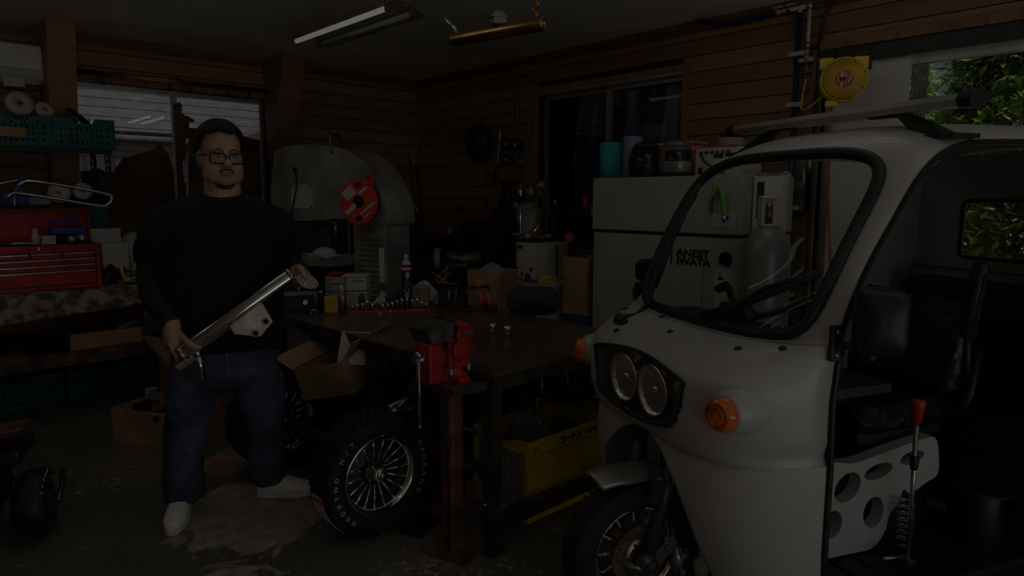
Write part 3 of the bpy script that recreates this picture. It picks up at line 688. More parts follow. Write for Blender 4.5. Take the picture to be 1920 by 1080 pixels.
out = [(p.x, p.y) for p in catmull([V(q+(0,)) for q in ((.36, .19), (.02, .175), (-.09, .18), (-.14, .235), (-.155, .29), (-.195, .33), (-.215, .375), (-.25, .355), (-.33, .385), (-.384, .41), (-.376, .50), (-.355, .548), (-.31, .555), (-.15, .535), (.02, .51), (.12, .525), (.36, .56))], 4)]
def oval(cx, cy, rx, ry, rot=0, n=18): return [(cx+rx*math.cos(a)*math.cos(rot)-ry*math.sin(a)*math.sin(rot), cy+rx*math.cos(a)*math.sin(rot)+ry*math.sin(a)*math.cos(rot)) for a in [2*PI*k/n for k in range(n)]]
hs = [oval(-.075, .312, .048, .058), oval(-.085, .462, .066, .028, -.12), oval(-.245, .49, .058, .024, -.1), oval(.055, .425, .062, .05, -.5), oval(.11, .30, .04, .05)]
con = obj('side_console', plate(out, hs, .05, CM), 'trikewhite', trike, bev=.010)
obj('console_back', MB().box(-.30, .35, .10, .165, .21, .50), 'black', con)
lv = obj('hand_lever', MB().cyl((-.137, .32, .175), (-.128, .32, .68), .008).cyl((-.137, .32, .185), (-.02, .32, .20), .006).box(-.15, -.12, .30, .34, .165, .18), 'steel', trike)
obj('knob', MB().lathe([(0, 0), (.012, 0), (.016, .02), (.020, .06), (.023, .075), (.018, .084), (0, .084)], 16, (-.129, .32, .66)), 'red', lv)
obj('grip_collar', MB().lathe([(.010, 0), (.013, .01), (.016, .045), (.010, .05)], 12, (-.131, .32, .50)), 'black', lv)
obj('coil_spring', MB().tube([(-.175+.025*math.cos(k*.6), .27+.025*math.sin(k*.6), .20+k*.0022) for k in range(75)], .004, 6), 'steel', trike)
# handlebar seen through the windscreen
hbq = obj('handlebar', MB().tube(catmull([(.20, -.30, 1.06), (.24, -.22, 1.08), (.30, -.10, 1.03), (.31, 0, 1.0), (.30, .10, 1.03), (.24, .22, 1.08), (.20, .30, 1.06)], 5), .012, 8).cyl((.32, 0, .80), (.305, 0, 1.02), .022), 'black', trike)
for sd in (1, -1): obj('grip', MB().cyl((.24, sd*.23, 1.078), (.18, sd*.345, 1.05), .018, .018, 12), 'rubber', hbq)
obj('dash', rbox(MB(), (.40, 0, .95), (.16, .70, .09), .03, 3), 'black', trike)
obj('meter', rbox(MB(), (.375, .0, 1.02), (.05, .14, .06), .015, 3), 'black', trike, bev=.002)
# rear wheels
for sd in (1, -1):
    rt = obj('rear_tyre', MB().loop(tp, 40, (-.90, sd*.43, .237), (0, 1, 0)), 'rubber', trike)
    obj('rear_rim', MB().lathe([(0, -.03), (.06, -.03), (.145, -.01), (.155, .045), (.155, -.045), (.14, -.05)], 28, (-.90, sd*.43, .237), (0, sd, 0)), 'chrome', rt)
# ------------------------------------------------------------------ ceiling fixtures
mat('tubelit', (.9, .9, .9), .4, emit=(1, .98, .95), estr=1.6)
mat('tube_fill', (.9, .9, .9), .4, emit=(1, .97, .92), estr=FILL_TUBE_E)  # strong glow for the tubes of the added out-of-frame lamps only
mat('fixture', (.36, .33, .24), .45, .2, var=.1)
def lamp(lab, x, y0, y1, lit):
    L = thing('fluorescent_lamp', lab, 'lamp', (x, (y0+y1)/2, ZC), 0, 'twin tube ceiling lamps'); h = (y1-y0)/2
    obj('housing', MB().prism([(-.06, 0), (.06, 0), (.035, -.075), (-.035, -.075)], -h, h, basis((0, 0, 0), (1, 0, 0), (0, 0, 1), (0, -1, 0))), 'fixture', L)
    for sd in (-1, 1):
        if len(lit) < 2: obj('reflector_wing', MB().prism([(.035, -.06), (.165, -.135), (.165, -.139), (.035, -.068)], -h, h, basis((0, 0, 0), (sd, 0, 0), (0, 0, 1), (0, -sd, 0))), 'fixture', L)
        tb = obj('tube', MB().cyl((sd*.085, -h+.03, -.128), (sd*.085, h-.03, -.128), .016, n=14 if len(lit) < 2 else 8), ('tube_fill' if len(lit) == 2 else 'tubelit') if sd in lit else 'offwhite', L)
        for e in (-1, 1): obj('tube_holder', MB().cbox((sd*.085, e*(h-.012), -.115), (.04, .022, .07)), 'brass', L, bev=.004)
    return L
lamp('twin tube ceiling lamp with one tube glowing, above the band saw', 2.325, 3.40, 4.58, (-1,))
for i, (x, y, lab) in enumerate(((2.9, 1.5, 'added unseen twin tube fill lamp over the steel work table'), (.7, 2.5, 'added unseen twin tube fill lamp between the man and the photographer'), (.55, 3.75, 'added unseen twin tube fill lamp over the red tool chest'), (2.325, .2, 'added unseen twin tube fill lamp over the white trike'), (.5, .4, 'added unseen twin tube fill lamp above the photographer'), (-.75, 5.0, 'added unseen twin tube fill lamp by the far end of the shelf rack'), (1.35, 3.0, 'added unseen twin tube fill lamp above the standing man'))):
    lamp(lab, x, y-.59, y+.59, (-1, 1))  # lamps added out of frame as fill, to even out the room light
mu = thing('hanging_muffler', 'brass coloured exhaust silencer hung from the ceiling by wires', 'muffler', (2.255, 2.50, 2.2))
e0, e1 = V((-.085, .245, -.012)), V((.085, -.225, .012)); dm = (e1-e0).normalized()
obj('canister', MB().lathe([(0, 0), (.028, 0), (.034, .006), (.034, .494), (.030, .50), (.018, .50), (.018, .49), (0, .49)], 24, e0, dm), 'brass', mu)
obj('inlet_pipe', MB().cyl(e0+dm*.03+V((0, 0, .028)), e0+dm*.0+V((-.03, .02, .115)), .014, .014).lathe([(.014, 0), (.010, 0), (.010, -.03)], 12, e0+V((-.03, .02, .115)), V((-.03, .02, .09))), 'steel', mu)
bkt = obj('bracket', MB().cbox(V((0, 0, .045)), (.06, .06, .03), -.35).cbox(V((0, 0, .068)), (.075, .05, .010), -.35).cbox(V((0, 0, .082)), (.05, .04, .018), -.35), 'steel', mu)
obj('hook', MB().tube(catmull([(.075, -.18, .035), (.078, -.185, .06), (.07, -.17, .085), (.08, -.19, .10), (.076, -.182, .13)], 5), .008, 6), 'copper', mu)
obj('wire', MB().cyl((0, 0, .09), (0, 0, .41), .002, n=6), 'steel', mu); obj('wire', MB().cyl((.076, -.182, .12), (.076, -.182, .41), .002, n=6), 'steel', mu)

# ------------------------------------------------------------------ air conditioner
ac = thing('air_conditioner', 'white wall-mounted air conditioner beside the wooden knee brace', 'air conditioner', (.57, YL, 2.19))
rings = []
pr = [(0, .27), (-.16, .27), (-.215, .24), (-.225, .10), (-.20, .03), (-.14, .0), (0, 0)]
vs = [V((x, p[0], p[1])) for x in (-.385, .385) for p in pr]; n = len(pr)
obj('casing', MB().add(vs, [tuple(range(n)), tuple(range(2*n-1, n-1, -1))]+[(k, n+k, n+(k+1) % n, (k+1) % n) for k in range(n)]), 'offwhite', ac, bev=.012)
obj('front_panel', MB().box(-.375, .375, -.232, -.224, .09, .245), 'white', ac, bev=.004)
obj('louver', MB().cbox((0, -.175, .012), (.70, .06, .006), 0, .5), 'offwhite', ac)
obj('paper_tag', MB().box(.15, .27, -.20, -.198, -.03, .03), 'paper', ac)

# ------------------------------------------------------------------ left bench, shelf rack and what they carry
bench = thing('workbench', 'long low workbench with mottled mat hanging over its front edge', 'workbench', (.45, 5.45, 0))
obj('top', MB().box(-1.6, .93, -.45, .48, .785, .822), 'darksteel', bench, bev=.003)
def drape(u, v):
    x = -1.6+u*2.50; wv = .012*math.sin(x*5.3)+.008*math.sin(x*11+1); dr = .115+.05*math.sin(u*2.9+.35)*(1 if u > .3 else .7)
    if v < .35: return (x, -.10-.36*v/.35, .826+.002*math.sin(x*9))
    q = (v-.35)/.65; return (x, -.465-.03*q-wv*q, .826-dr*q-.03*(1-u)*q)
obj('mat', MB().grid(drape, 70, 14), 'mottle', bench, solid=.006)
for xx in (-1.5, -.35, .86):
    for yy in (-.40, .42): obj('leg', MB().box(xx-.03, xx+.03, yy-.03, yy+.03, 0, .785), 'darksteel', bench)
obj('lower_shelf', MB().box(-1.6, .98, -.40, .46, .40, .42), 'darksteel', bench)
obj('shelf_lip', MB().box(-1.6, 1.0, -.435, -.40, .345, .435), 'rust', bench, bev=.003)
obj('shelf_lip', MB().box(.965, 1.0, -.40, .46, .345, .435), 'rust', bench, bev=.003)
def crate(lab, loc, w, d, h, rz=0, grp='green lattice crates', notch=True):
    c = thing('plastic_crate', lab, 'crate', loc, rz, grp)
    def side(L, M, nt):
        ol = [(-L/2, 0), (L/2, 0), (L/2, h)]+([(.07, h), (.05, h-.035), (-.05, h-.035), (-.07, h)] if nt else [])+[(-L/2, h)]
        hs = []; n = int(L/.034); 
        for r in range(3):
            for k in range(n):
                cx = -L/2+.03+(L-.06)*(k+.5)/n; cy = h*(.20+.21*r)
                if abs(k-n/2+.5) > .6 or r != 1: hs.append([(cx-.009, cy), (cx, cy-.014), (cx+.009, cy), (cx, cy+.014)])
        return plate(ol, hs, .006, M)
    obj('panel', side(w, basis((0, -d/2, 0), (1, 0, 0), (0, 0, 1), (0, -1, 0)), notch), 'teal', c)
    obj('panel', side(w, basis((0, d/2-.006, 0), (1, 0, 0), (0, 0, 1), (0, -1, 0)), notch), 'teal', c)
    for sx in (-1, 1): obj('panel', side(d-.012, basis((sx*(w/2-.003)-.003, 0, 0), (0, 1, 0), (0, 0, 1), (1, 0, 0)), False), 'teal', c)
    t = MB()
    for a in ((-w/2-.004, w/2+.004, -d/2-.012, -d/2-.006),): 
        for zz in (0, h*.72): t.box(a[0], a[1], a[2], a[3], zz, zz+.012)
    for k in range(6): t.box(-w/2+w*k/5-.004, -w/2+w*k/5+.004, -d/2-.012, -d/2-.006, .012, h)
    obj('front_rib', t, 'teal', c)
    obj('base', MB().box(-w/2+.006, w/2-.006, -d/2, d/2-.006, 0, .008), 'teal', c)
    return c
rack = thing('shelf_rack', 'black slotted-angle steel shelf rack against the window wall', 'shelf', (.62, 5.66, 0))
for xx in (-.55, .63):
    for yy in (-.22, .22):
        sx = 1 if xx < 0 else -1; sy = 1 if yy < 0 else -1
        M1 = basis((xx, yy, .825), (0, sy, 0), (0, 0, 1), (sx, 0, 0)); M2 = basis((xx, yy, .825), (sx, 0, 0), (0, 0, 1), (0, sy, 0))
        hs = [rrect(.010, .024, .0045, 2, .02, .05+k*.045) for k in range(19)]
        p = plate([(0, 0), (.035, 0), (.035, .92), (0, .92)], hs, .002, M1); plate([(0, 0), (.035, 0), (.035, .92), (0, .92)], hs, .002, M2, p)
        obj('post', p, 'black', rack)
for z in (1.165, 1.745): obj('shelf_board', MB().box(-.56, .64, -.235, .235, z-.012, z).box(-.56, .64, -.24, -.235, z-.035, z), 'black', rack)
crate('dark green lattice crate at the end of the top shelf beside the window', (1.10, 5.60, 1.745), .36, .36, .20)
crate('dark green lattice crate on the top shelf with a cardboard slip wired on', (.735, 5.60, 1.745), .36, .36, .20)
tag(obj('cardboard_slip', MB().box(.60, .775, 5.404, 5.407, 1.80, 1.86), 'cardboard'), 'small cardboard slip tied to the front of the top shelf crate', 'tag')
crate('dark green lattice crate on the middle shelf behind the red toolbox lid', (.955, 5.67, 1.165), .50, .36, .20)
crate('dark green lattice crate on the floor under the bench, near the boxes', (1.145, 5.62, 0), .53, .365, .225)
crate('dark green lattice crate on the floor under the bench, further along', (.59, 5.64, 0), .53, .365, .225)
def reeltape(lab, loc, r, wd, hub, m, ax, grp=None):
    t = thing('tape_roll', lab, 'tape roll', loc, 0, grp); ax = V(ax).normalized()
    obj('winding', MB().loop([(r, -wd/2), (r, wd/2), (hub, wd/2), (hub, -wd/2)], 28, (0, 0, 0), ax), m, t)
    obj('core', MB().loop([(hub, -wd/2), (hub, wd/2), (hub-.005, wd/2), (hub-.005, -wd/2)], 20, (0, 0, 0), ax), 'cardboard', t); return t
G = 'rolls stored on the shelf rack'
reeltape('large white roll with red edge on top of the crates', (.765, 5.52, 2.02), .078, .045, .022, 'offwhite', (.2, -1, .25), G)
reeltape('smaller white roll leaning beside the large one', (.90, 5.53, 1.992), .055, .04, .016, 'offwhite', (.35, -1, .5), G)
t = thing('sanding_pad', 'flat black round pad lying in the top corner crate', 'pad', (1.09, 5.56, 1.96)); obj('disc', MB().lathe([(0, 0), (.075, 0), (.08, .012), (.075, .024), (0, .028)], 24, (0, 0, 0), (.55, -.35, .75)), 'black', t); obj('rim', MB().ring(.083, .075, .008, 24, (0, 0, .0), (.55, -.35, .75)), 'steel', t)
reeltape('white roll lying behind the bent tube, nearer the window', (1.065, 5.44, 1.455), .058, .04, .012, 'offwhite', (.1, -1, .2), G)
reeltape('white roll lying behind the bent tube, farther from the window', (.93, 5.45, 1.44), .066, .04, .012, 'offwhite', (-.1, -1, .25), G)
tube = tag(obj('bent_tube', MB().tube(catmull([(.62, 5.26, 1.36), (.63, 5.24, 1.425), (.72, 5.24, 1.435), (1.10, 5.22, 1.36), (1.165, 5.22, 1.37), (1.188, 5.22, 1.405), (1.15, 5.22, 1.44), (.78, 5.24, 1.515), (.70, 5.25, 1.50), (.665, 5.27, 1.44), (.66, 5.28, 1.36)], 8), .0105, 10), 'chrome'), 'long bent chrome tube loop lying across the crate', 'tube')
tag(obj('chrome_bar', MB().tube(catmull([(.30, 5.28, 1.445), (.55, 5.27, 1.49), (.70, 5.29, 1.525)], 6), .010, 10).cyl((.31, 5.28, 1.365), (.31, 5.28, 1.45), .010), 'chrome'), 'straight chrome bar sloping up beside the bent tube', 'bar')
tag(obj('blue_clamp', MB().box(.685, .715, 5.27, 5.33, 1.365, 1.545).box(.60, .74, 5.30, 5.42, 1.365, 1.44), 'blue', bev=.01), 'dark blue plastic clamp holding the chrome bar', 'clamp')
tag(obj('green_case', MB().box(.42, .60, 5.30, 5.50, 1.365, 1.46), 'dkgreen', bev=.01), 'dark green tool case beside the chrome bar', 'case')
tag(obj('grey_case', MB().box(.64, .88, 5.42, 5.50, 1.365, 1.42), 'machine', bev=.008), 'flat grey case inside the middle shelf crate', 'case')
tag(obj('plastic_bag', MB().ell((0, 0, .05), .13, .08, .065, 14, 10), 'blackmatte'), 'crumpled black bag in the middle shelf crate', 'bag').location = (1.10, 5.55, 1.345)
# red tool chest, lid open
tb = thing('tool_chest', 'red steel tool chest with its lid open and silver drawer pulls', 'tool chest', (.77, 5.25, .83))
obj('body', MB().box(-.30, .30, -.15, .15, 0, .286), 'red', tb, bev=.004)
obj('tray', MB().box(-.285, .285, -.135, .135, .283, .288), 'blackmatte', tb)
obj('lid', MB().box(-.30, .30, .135, .15, .286, .51).box(-.30, .30, .07, .15, .50, .51).box(.288, .30, .07, .15, .286, .51).box(-.30, -.288, .07, .15, .286, .51), 'red', tb, bev=.003)
lk = obj('lock', MB().lathe([(.011, 0), (.011, .006), (.007, .008), (0, .006)], 14, (-.03, -.15, .262), (0, -1, 0)), 'chrome', tb)
obj('drawer_recess', MB().box(-.275, .275, -.1515, -.15, .025, .24), 'black', tb)
def drawer(x0, x1, z0, z1):
    d = obj('drawer', MB().box(x0+.003, x1-.003, -.156, -.1515, z0+.002, z1-.002), 'red', tb, bev=.002)
    obj('pull', MB().box(x0+.006, x1-.006, -.165, -.156, z1-.013, z1-.003), 'steel', d, bev=.002)
for (a, b) in ((-.27, -.085), (-.085, .09), (.09, .27)): drawer(a, b, .198, .236)
drawer(-.27, .27, .160, .198); drawer(-.27, .27, .122, .160); drawer(-.27, .27, .03, .122)
ZT = 1.119
tag(obj('spray_bottle', MB().lathe([(0, 0), (.022, 0), (.022, .05), (.016, .07), (.013, .075), (.013, .10), (0, .10)], 16, (.735, 5.16, ZT)), 'offwhite'), 'slim white plastic bottle standing on the tool chest', 'bottle')
for i, (x, y, r, hh, lab) in enumerate(((.925, 5.15, .030, .048, 'round metal tin on the tool chest, beside the cards'), (.985, 5.16, .032, .055, 'round metal tin with domed lid at the chest corner'), (.955, 5.23, .028, .045, 'metal tin standing behind two others on the chest'))):
    c = thing('metal_tin', lab, 'tin', (x, y, ZT), 0, 'round tins on the tool chest')
    obj('can', MB().lathe([(0, 0), (r, 0), (r, hh*.8), (r*.96, hh*.82), (r*.96, hh*.86), (r, hh*.88), (r*.9, hh), (0, hh*1.02)], 20), 'steel', c); obj('lid', MB().lathe([(r*1.03, hh*.80), (r*1.03, hh*.86), (r*.5, hh*1.03), (0, hh*1.05)], 20), 'chrome', c)
bc = thing('drill_case', 'dark blue power tool lying on the open tool chest', 'tool', (.93, 5.30, ZT))
obj('body', MB().box(-.10, .10, -.04, .04, .05, .10), 'blue', bc, bev=.012); obj('handle', MB().tube([(-.09, 0, .10), (-.08, 0, .135), (.05, 0, .145), (.08, 0, .10)], .009, 8), 'blue', bc); obj('foot', MB().box(-.08, -.05, -.03, .03, 0, .05).box(.05, .08, -.03, .03, 0, .05), 'black', bc)
for i in range(4): tag(obj('card_box', MB().cbox((.80, 5.17, ZT+.007+i*.0135), (.075, .05, .0125), .06*i), 'paper'), ('lowest', 'second lowest', 'second highest', 'topmost')[i]+' white card of the small stack on the tool chest', 'card', 'white cards on the tool chest')
for i, (x, y, a, m, lab) in enumerate(((.56, 5.14, .5, 'steel', 'silver spanner lying on the tool chest'), (.60, 5.20, .2, 'black', 'black handled screwdriver on the tool chest'), (.66, 5.15, -.3, 'offwhite', 'white marker pen on the tool chest'), (.53, 5.22, 1.0, 'darksteel', 'dark file lying on the tool chest'), (.69, 5.20, .9, 'chrome', 'shiny ratchet lying on the tool chest'))):
    o = tag(obj('hand_tool', MB().tube([(-.07, 0, .008), (-.02, 0, .012), (.02, 0, .012), (.07, 0, .008)], [.005, .010, .007, .005], 8).lathe([(.005, 0), (.013, .002), (.013, .012), (.005, .014)], 10, (.07, 0, .002)), m), lab, 'tool', 'tools on the tool chest'); o.location = (x, y, ZT); o.rotation_euler = (0, 0, a)
# clutter at the bench end
tag(obj('white_carton', MB().box(1.12, 1.28, 5.28, 5.41, .83, 1.10).box(1.08, 1.27, 5.40, 5.415, 1.10, 1.20), 'paper', bev=.003), 'tall white carton standing beside the red tool chest', 'box')
tag(obj('white_sack', MB().ell((1.38, 5.52, 1.01), .12, .09, .16, 16, 12).ell((1.40, 5.46, .90), .10, .08, .085, 14, 10), 'offwhite', remesh=.02), 'slumped white plastic sack at the end of the bench', 'sack')
tag(obj('clear_container', MB().lathe([(0, 0), (.045, 0), (.05, .13), (.047, .13), (.042, .004), (0, .004)], 18, (1.33, 5.26, .83)), 'clearplastic'), 'clear plastic tub in front of the white carton', 'tub')
t = MB()
for k in range(26):
    r = random.Random(k); t.cbox((1.14+r.uniform(-.06, .10), 5.22+r.uniform(-.06, .08), .84+r.uniform(0, .10)), (r.uniform(.02, .07), r.uniform(.015, .04), r.uniform(.01, .04)), r.uniform(0, 3), r.uniform(-.5, .5), r.uniform(-.5, .5))
o = tag(obj('scrap_heap', t, 'darksteel'), 'dark tangle of small metal scrap beside the tool chest', 'scrap'); o['kind'] = 'stuff'
tag(obj('yellow_hose', MB().tube(catmull([(1.20, 5.16, .95), (1.205, 5.13, .875), (1.26, 5.10, .848), (1.36, 5.12, .86), (1.42, 5.18, .895), (1.36, 5.22, .935), (1.27, 5.20, .92)], 6), .0085, 8), 'yellow'), 'loop of thin yellow hose at the end of the bench', 'hose')
tag(obj('grey_rag', MB().grid(lambda u, v: (1.20+u*.20, 5.05+v*.12, .835+.022*math.sin(u*7+v*3)*math.sin(v*5+1)+.02), 24, 16), 'offwhite', solid=.004), 'crumpled pale rag on the bench mat edge', 'rag')
tag(obj('blue_rag', MB().grid(lambda u, v: (1.30+u*.14, 5.20+v*.12, .85+.03*math.sin(u*6+v*4)+.02*math.cos(v*7)), 18, 14), 'blue', solid=.004), 'crumpled blue cloth inside the yellow hose loop', 'rag')
# under the bench
tag(obj('carton_tray', MB().box(.86, 1.36, 5.10, 5.115, .42, .53).box(.86, 1.36, 5.34, 5.355, .42, .50).box(.86, .875, 5.115, 5.34, .42, .52).box(1.345, 1.36, 5.115, 5.34, .42, .48).box(.86, 1.36, 5.10, 5.355, .42, .425), 'cardboard'), 'shallow cardboard tray on the lower bench shelf', 'box')
for i, (a, m, lab) in enumerate(((.15, 'redbright', 'red welding rod packet lying in the cardboard tray'), (.25, 'paper', 'white tube lying in the cardboard tray'), (-.4, 'steel', 'thin steel rod sticking out of the tray'))):
    o = tag(obj('long_rod', MB().tube([(-.16, 0, 0), (.16, 0, 0)], (.012, .012, .004)[i], 8), m), lab, 'rod'); o.location = (1.12+i*.02, 5.17+i*.05, .49+i*.015); o.rotation_euler = (0, -.15-.1*i, a)
tag(obj('paper_sheet', MB().box(.05, .62, 5.06, 5.30, .421, .438), 'machine', bev=.003), 'grey plywood offcut lying on the lower bench shelf', 'board')
# ------------------------------------------------------------------ floor boxes behind the man
def openbox(lab, loc, w, d, h, rz, m='cardboard', flaps=0.0, grp='open cardboard cartons on the floor'):
    b = thing('cardboard_box', lab, 'box', loc, rz, grp); th = .005
    for nm, q in (('side', (-w/2, w/2, -d/2, -d/2+th)), ('side', (-w/2, w/2, d/2-th, d/2)), ('side', (-w/2, -w/2+th, -d/2+th, d/2-th)), ('side', (w/2-th, w/2, -d/2+th, d/2-th))): obj(nm, MB().box(*q, 0, h), m, b)
    obj('bottom', MB().box(-w/2+th, w/2-th, -d/2+th, d/2-th, 0, th), m, b)
    if flaps:
        for sy in (-1, 1): obj('flap', MB().cbox((0, sy*(d/2+.06*flaps), h+.045), (w, .004, .13), 0, -sy*.9*flaps), m, b)
    return b
openbox('open cardboard carton full of dark parts behind the standing man', (1.19, 4.24, 0), .34, .52, .20, .55)
openbox('cardboard carton behind the man between his legs', (1.60, 4.02, 0), .26, .30, .22, .3, 'cardboard2')
tag(obj('bent_flap', MB().cbox((1.27, 4.55, .46), (.16, .30, .006), .4, .5, .3), 'cardboard2'), 'folded cardboard sheet leaning over the floor crates', 'cardboard')
openbox('upright cardboard carton with a white label beside the crates', (1.40, 4.62, 0), .20, .26, .42, .2, 'cardboard2')
tag(obj('flat_cardboard', MB().cbox((1.33, 3.60, .004), (.42, .30, .006), .5), 'cardboard2'), 'flattened cardboard lying on the floor by the wheel', 'cardboard')
tag(obj('ribbed_boot', MB().loft([[V((r*math.cos(2*PI*k/18), r*math.sin(2*PI*k/18), z)) for k in range(18)] for i in range(15) for (r, z) in [(.062 if i % 2 else .075, i*.018)]]), 'rubber'), 'ribbed black rubber bellows leaning in the carton', 'bellows').location = (1.24, 4.10, .12)
bpy.data.objects['ribbed_boot'].rotation_euler = (.5, -.3, 0)
tag(obj('foil_packet', MB().box(-.035, .035, -.008, .008, 0, .11), 'alu', bev=.006), 'crumpled foil packet standing in the carton', 'packet').location = (1.14, 4.42, .16)
t = MB()
for k in range(40):
    r = random.Random(k+50); t.cbox((1.19+r.uniform(-.16, .16)+.0, 4.24+r.uniform(-.18, .18), .06+r.uniform(0, .12)), (r.uniform(.04, .12), r.uniform(.02, .06), r.uniform(.02, .05)), r.uniform(0, 3), r.uniform(-.5, .5), r.uniform(-.5, .5))
o = tag(obj('loose_parts', t, 'black'), 'jumble of dark machine parts filling the open carton', 'parts'); o['kind'] = 'stuff'
tag(obj('black_cable', MB().tube(catmull([(1.50, 3.90, .22), (1.42, 3.80, .15), (1.44, 3.62, .02), (1.52, 3.48, .012), (1.60, 3.42, .012)], 6), .007, 7), 'black'), 'black cable curling down from the carton to the floor', 'cable')
# ------------------------------------------------------------------ small electric scooter at the frame edge
sc = thing('electric_scooter', 'small black electric scooter with fat tyre and mudguard at the frame edge', 'scooter', (.40, 3.36, 0), math.radians(-22))
tpx = [(.055, -.030), (.07, -.042), (.095, -.045), (.115, -.034), (.125, -.014), (.125, .014), (.115, .034), (.095, .045), (.07, .042), (.055, .030)]
M0 = (0.0, 0, .125)
ty = obj('front_tyre', MB().loop(tpx, 44, M0, (1, 0, .10)), 'rubber', sc)
t = MB()
for k in range(18):
    a = 2*PI*k/18
    for sx in (-1, 1): t.tube([V((sx*.006, .125*math.cos(a), .125+.125*math.sin(a))), V((sx*.034, .118*math.cos(a+.22), .125+.118*math.sin(a+.22)))], .004, 5)
obj('tread', t, 'blackmatte', ty)['kind'] = 'stuff'
obj('hub', MB().cyl((-.05, 0, .125), (.05, 0, .125), .052, n=24), 'darksteel', sc)
def fen(u, v):
    a = math.radians(-12+v*130); r = .150+.010*math.sin(v*PI); w = (2*u-1)
    return V((w*.062, -math.cos(a)*(r-.028*abs(w)**2.5), .125+math.sin(a)*(r-.028*abs(w)**2.5)))
fd = obj('mudguard', MB().grid(fen, 16, 24), 'black', sc, solid=.004)
for k in range(5): obj('marking', MB().cbox(fen(.86, .38+k*.09)+V((.004, -.004, .003)), (.003, .005, .018), 0, .9-.35*k), 'paper', fd)
obj('body', MB().box(-.85, -.13, .0, .20, .12, .30).box(-.80, -.20, .02, .18, .30, .36), 'black', sc, bev=.02)
obj('seat_box', MB().cbox((-.13, .06, .36), (.20, .22, .07), 0, .1), 'vinyl', sc, bev=.02)
obj('rack_plate', MB().cbox((-.12, .02, .455), (.20, .14, .012), 0, .12, -.12), 'redbrown', sc, bev=.003); obj('rack_edge', MB().cbox((-.10, -.05, .467), (.16, .02, .006), 0, .12, -.12), 'steel', sc)
obj('seat_post', MB().cyl((-.16, .12, .29), (-.15, .08, .345), .016).cyl((-.13, .05, .39), (-.12, .03, .45), .012), 'darksteel', sc)
obj('swing_arm', MB().tube([(-.07, 0, .125), (-.085, .08, .17), (-.07, .16, .21)], .012, 8).tube([(.07, 0, .125), (.075, .08, .17), (.06, .16, .21)], .012, 8), 'darksteel', sc)
obj('chain', MB().tube(catmull([(-.085, -.02, .15), (-.10, .05, .20), (-.09, .12, .23)], 5), .008, 6), 'chrome', sc)
obj('kick_stand', MB().tube([(-.13, .05, .18), (-.135, -.01, .07), (-.14, -.03, .007), (-.16, -.04, .007), (-.165, .0, .03)], .007, 6), 'darksteel', sc)
obj('rear_wheel', MB().loop(tpx, 32, (-.95, .10, .125), (.2, 1, 0)).cyl((-.95, .06, .125), (-.95, .14, .125), .055, n=20), 'rubber', sc)
# ------------------------------------------------------------------ steel work table with vise stand
mat('tabletop', (.24, .195, .15), .30, .45, scale=3.5, col2=(.11, .09, .072), thr=(.3, .7))
TZ = .737
tbl = thing('work_table', 'heavy dark steel work table standing in the middle of the garage', 'table', (2.205, 2.91, 0))
obj('top', MB().box(-.515, .515, -1.01, 1.01, TZ-.012, TZ), 'tabletop', tbl, bev=.002)
t = MB()
for q in ((-.513, -.473, -1.008, 1.008), (.473, .513, -1.008, 1.008), (-.473, .473, -1.008, -.968), (-.473, .473, .968, 1.008), (-.473, .473, -.03, .03)): t.box(*q, TZ-.065, TZ-.012)
obj('frame', t, 'darksteel', tbl)
for (x, y) in ((-.50, -.98), (.48, -.98), (-.48, -.08), (-.48, .97), (.48, .97)): obj('leg', MB().box(x-.028, x+.028, y-.028, y+.028, .006, TZ-.065).box(x-.05, x+.05, y-.05, y+.05, 0, .006), 'darksteel', tbl)
obj('rail', MB().box(-.472, .452, -1.005, -.96, .085, .15), 'darksteel', tbl); obj('rail', MB().box(-.515, -.47, -.95, -.11, .30, .34), 'darksteel', tbl)
obj('brace', MB().cyl((-.475, -.26, .40), (-.475, -.52, .68), .022, n=4), 'rust', tbl)
obj('drawer_box', MB().box(.0, .45, -.90, -.45, .48, .67), 'black', tbl)
for k in range(3): obj('hook', MB().tube([(-.20+k*.16, -.96, .672), (-.20+k*.16, -.96, .60), (-.17+k*.16, -.96, .56), (-.14+k*.16, -.96, .585)], .006, 6), 'steel', tbl)
vs_ = thing('vise_stand', 'brown steel post with floor plate bolted beside the table corner', 'stand', (1.607, 2.062, 0))
obj('base_plate', MB().cbox((.02, -.01, .004), (.24, .22, .008), .3), 'rust', vs_)
obj('post', MB().prism(rrect(.075, .075, .02, 3), .008, .672), 'redbrown', vs_)
obj('weld_bead', MB().tube(catmull([(-.037, -.02, .62), (-.04, -.022, .45), (-.036, -.025, .25), (-.039, -.02, .02)], 6), .006, 6).ell((-.037, -.02, .45), .012, .016, .03), 'black', vs_)
obj('top_plate', MB().box(-.085, .075, -.13, .16, .672, .700), 'darksteel', vs_, bev=.002)
obj('tie_bracket', MB().box(.038, .075, -.10, -.04, .22, .28), 'redbrown', vs_)
obj('clamp_bolt', MB().cyl((.115, -.12, .06), (.115, -.12, .22), .008).cyl((.06, -.12, .20), (.14, -.12, .20), .005), 'steel', vs_)
mat('darkcast', (.13, .115, .10), .6, .3, var=.25, scale=20)
v = thing('bench_vise', 'worn red bench vise with hanging steel handle', 'vise', (1.595, 2.10, .70), math.radians(-3))
obj('base', MB().lathe([(.075, 0), (.075, .018), (.058, .028), (.05, .05), (0, .05)], 24, (.03, 0, 0)).cbox((.03, -.085, .010), (.05, .05, .02)).cbox((.03, .085, .010), (.05, .05, .02)), 'red', v, bev=.003)
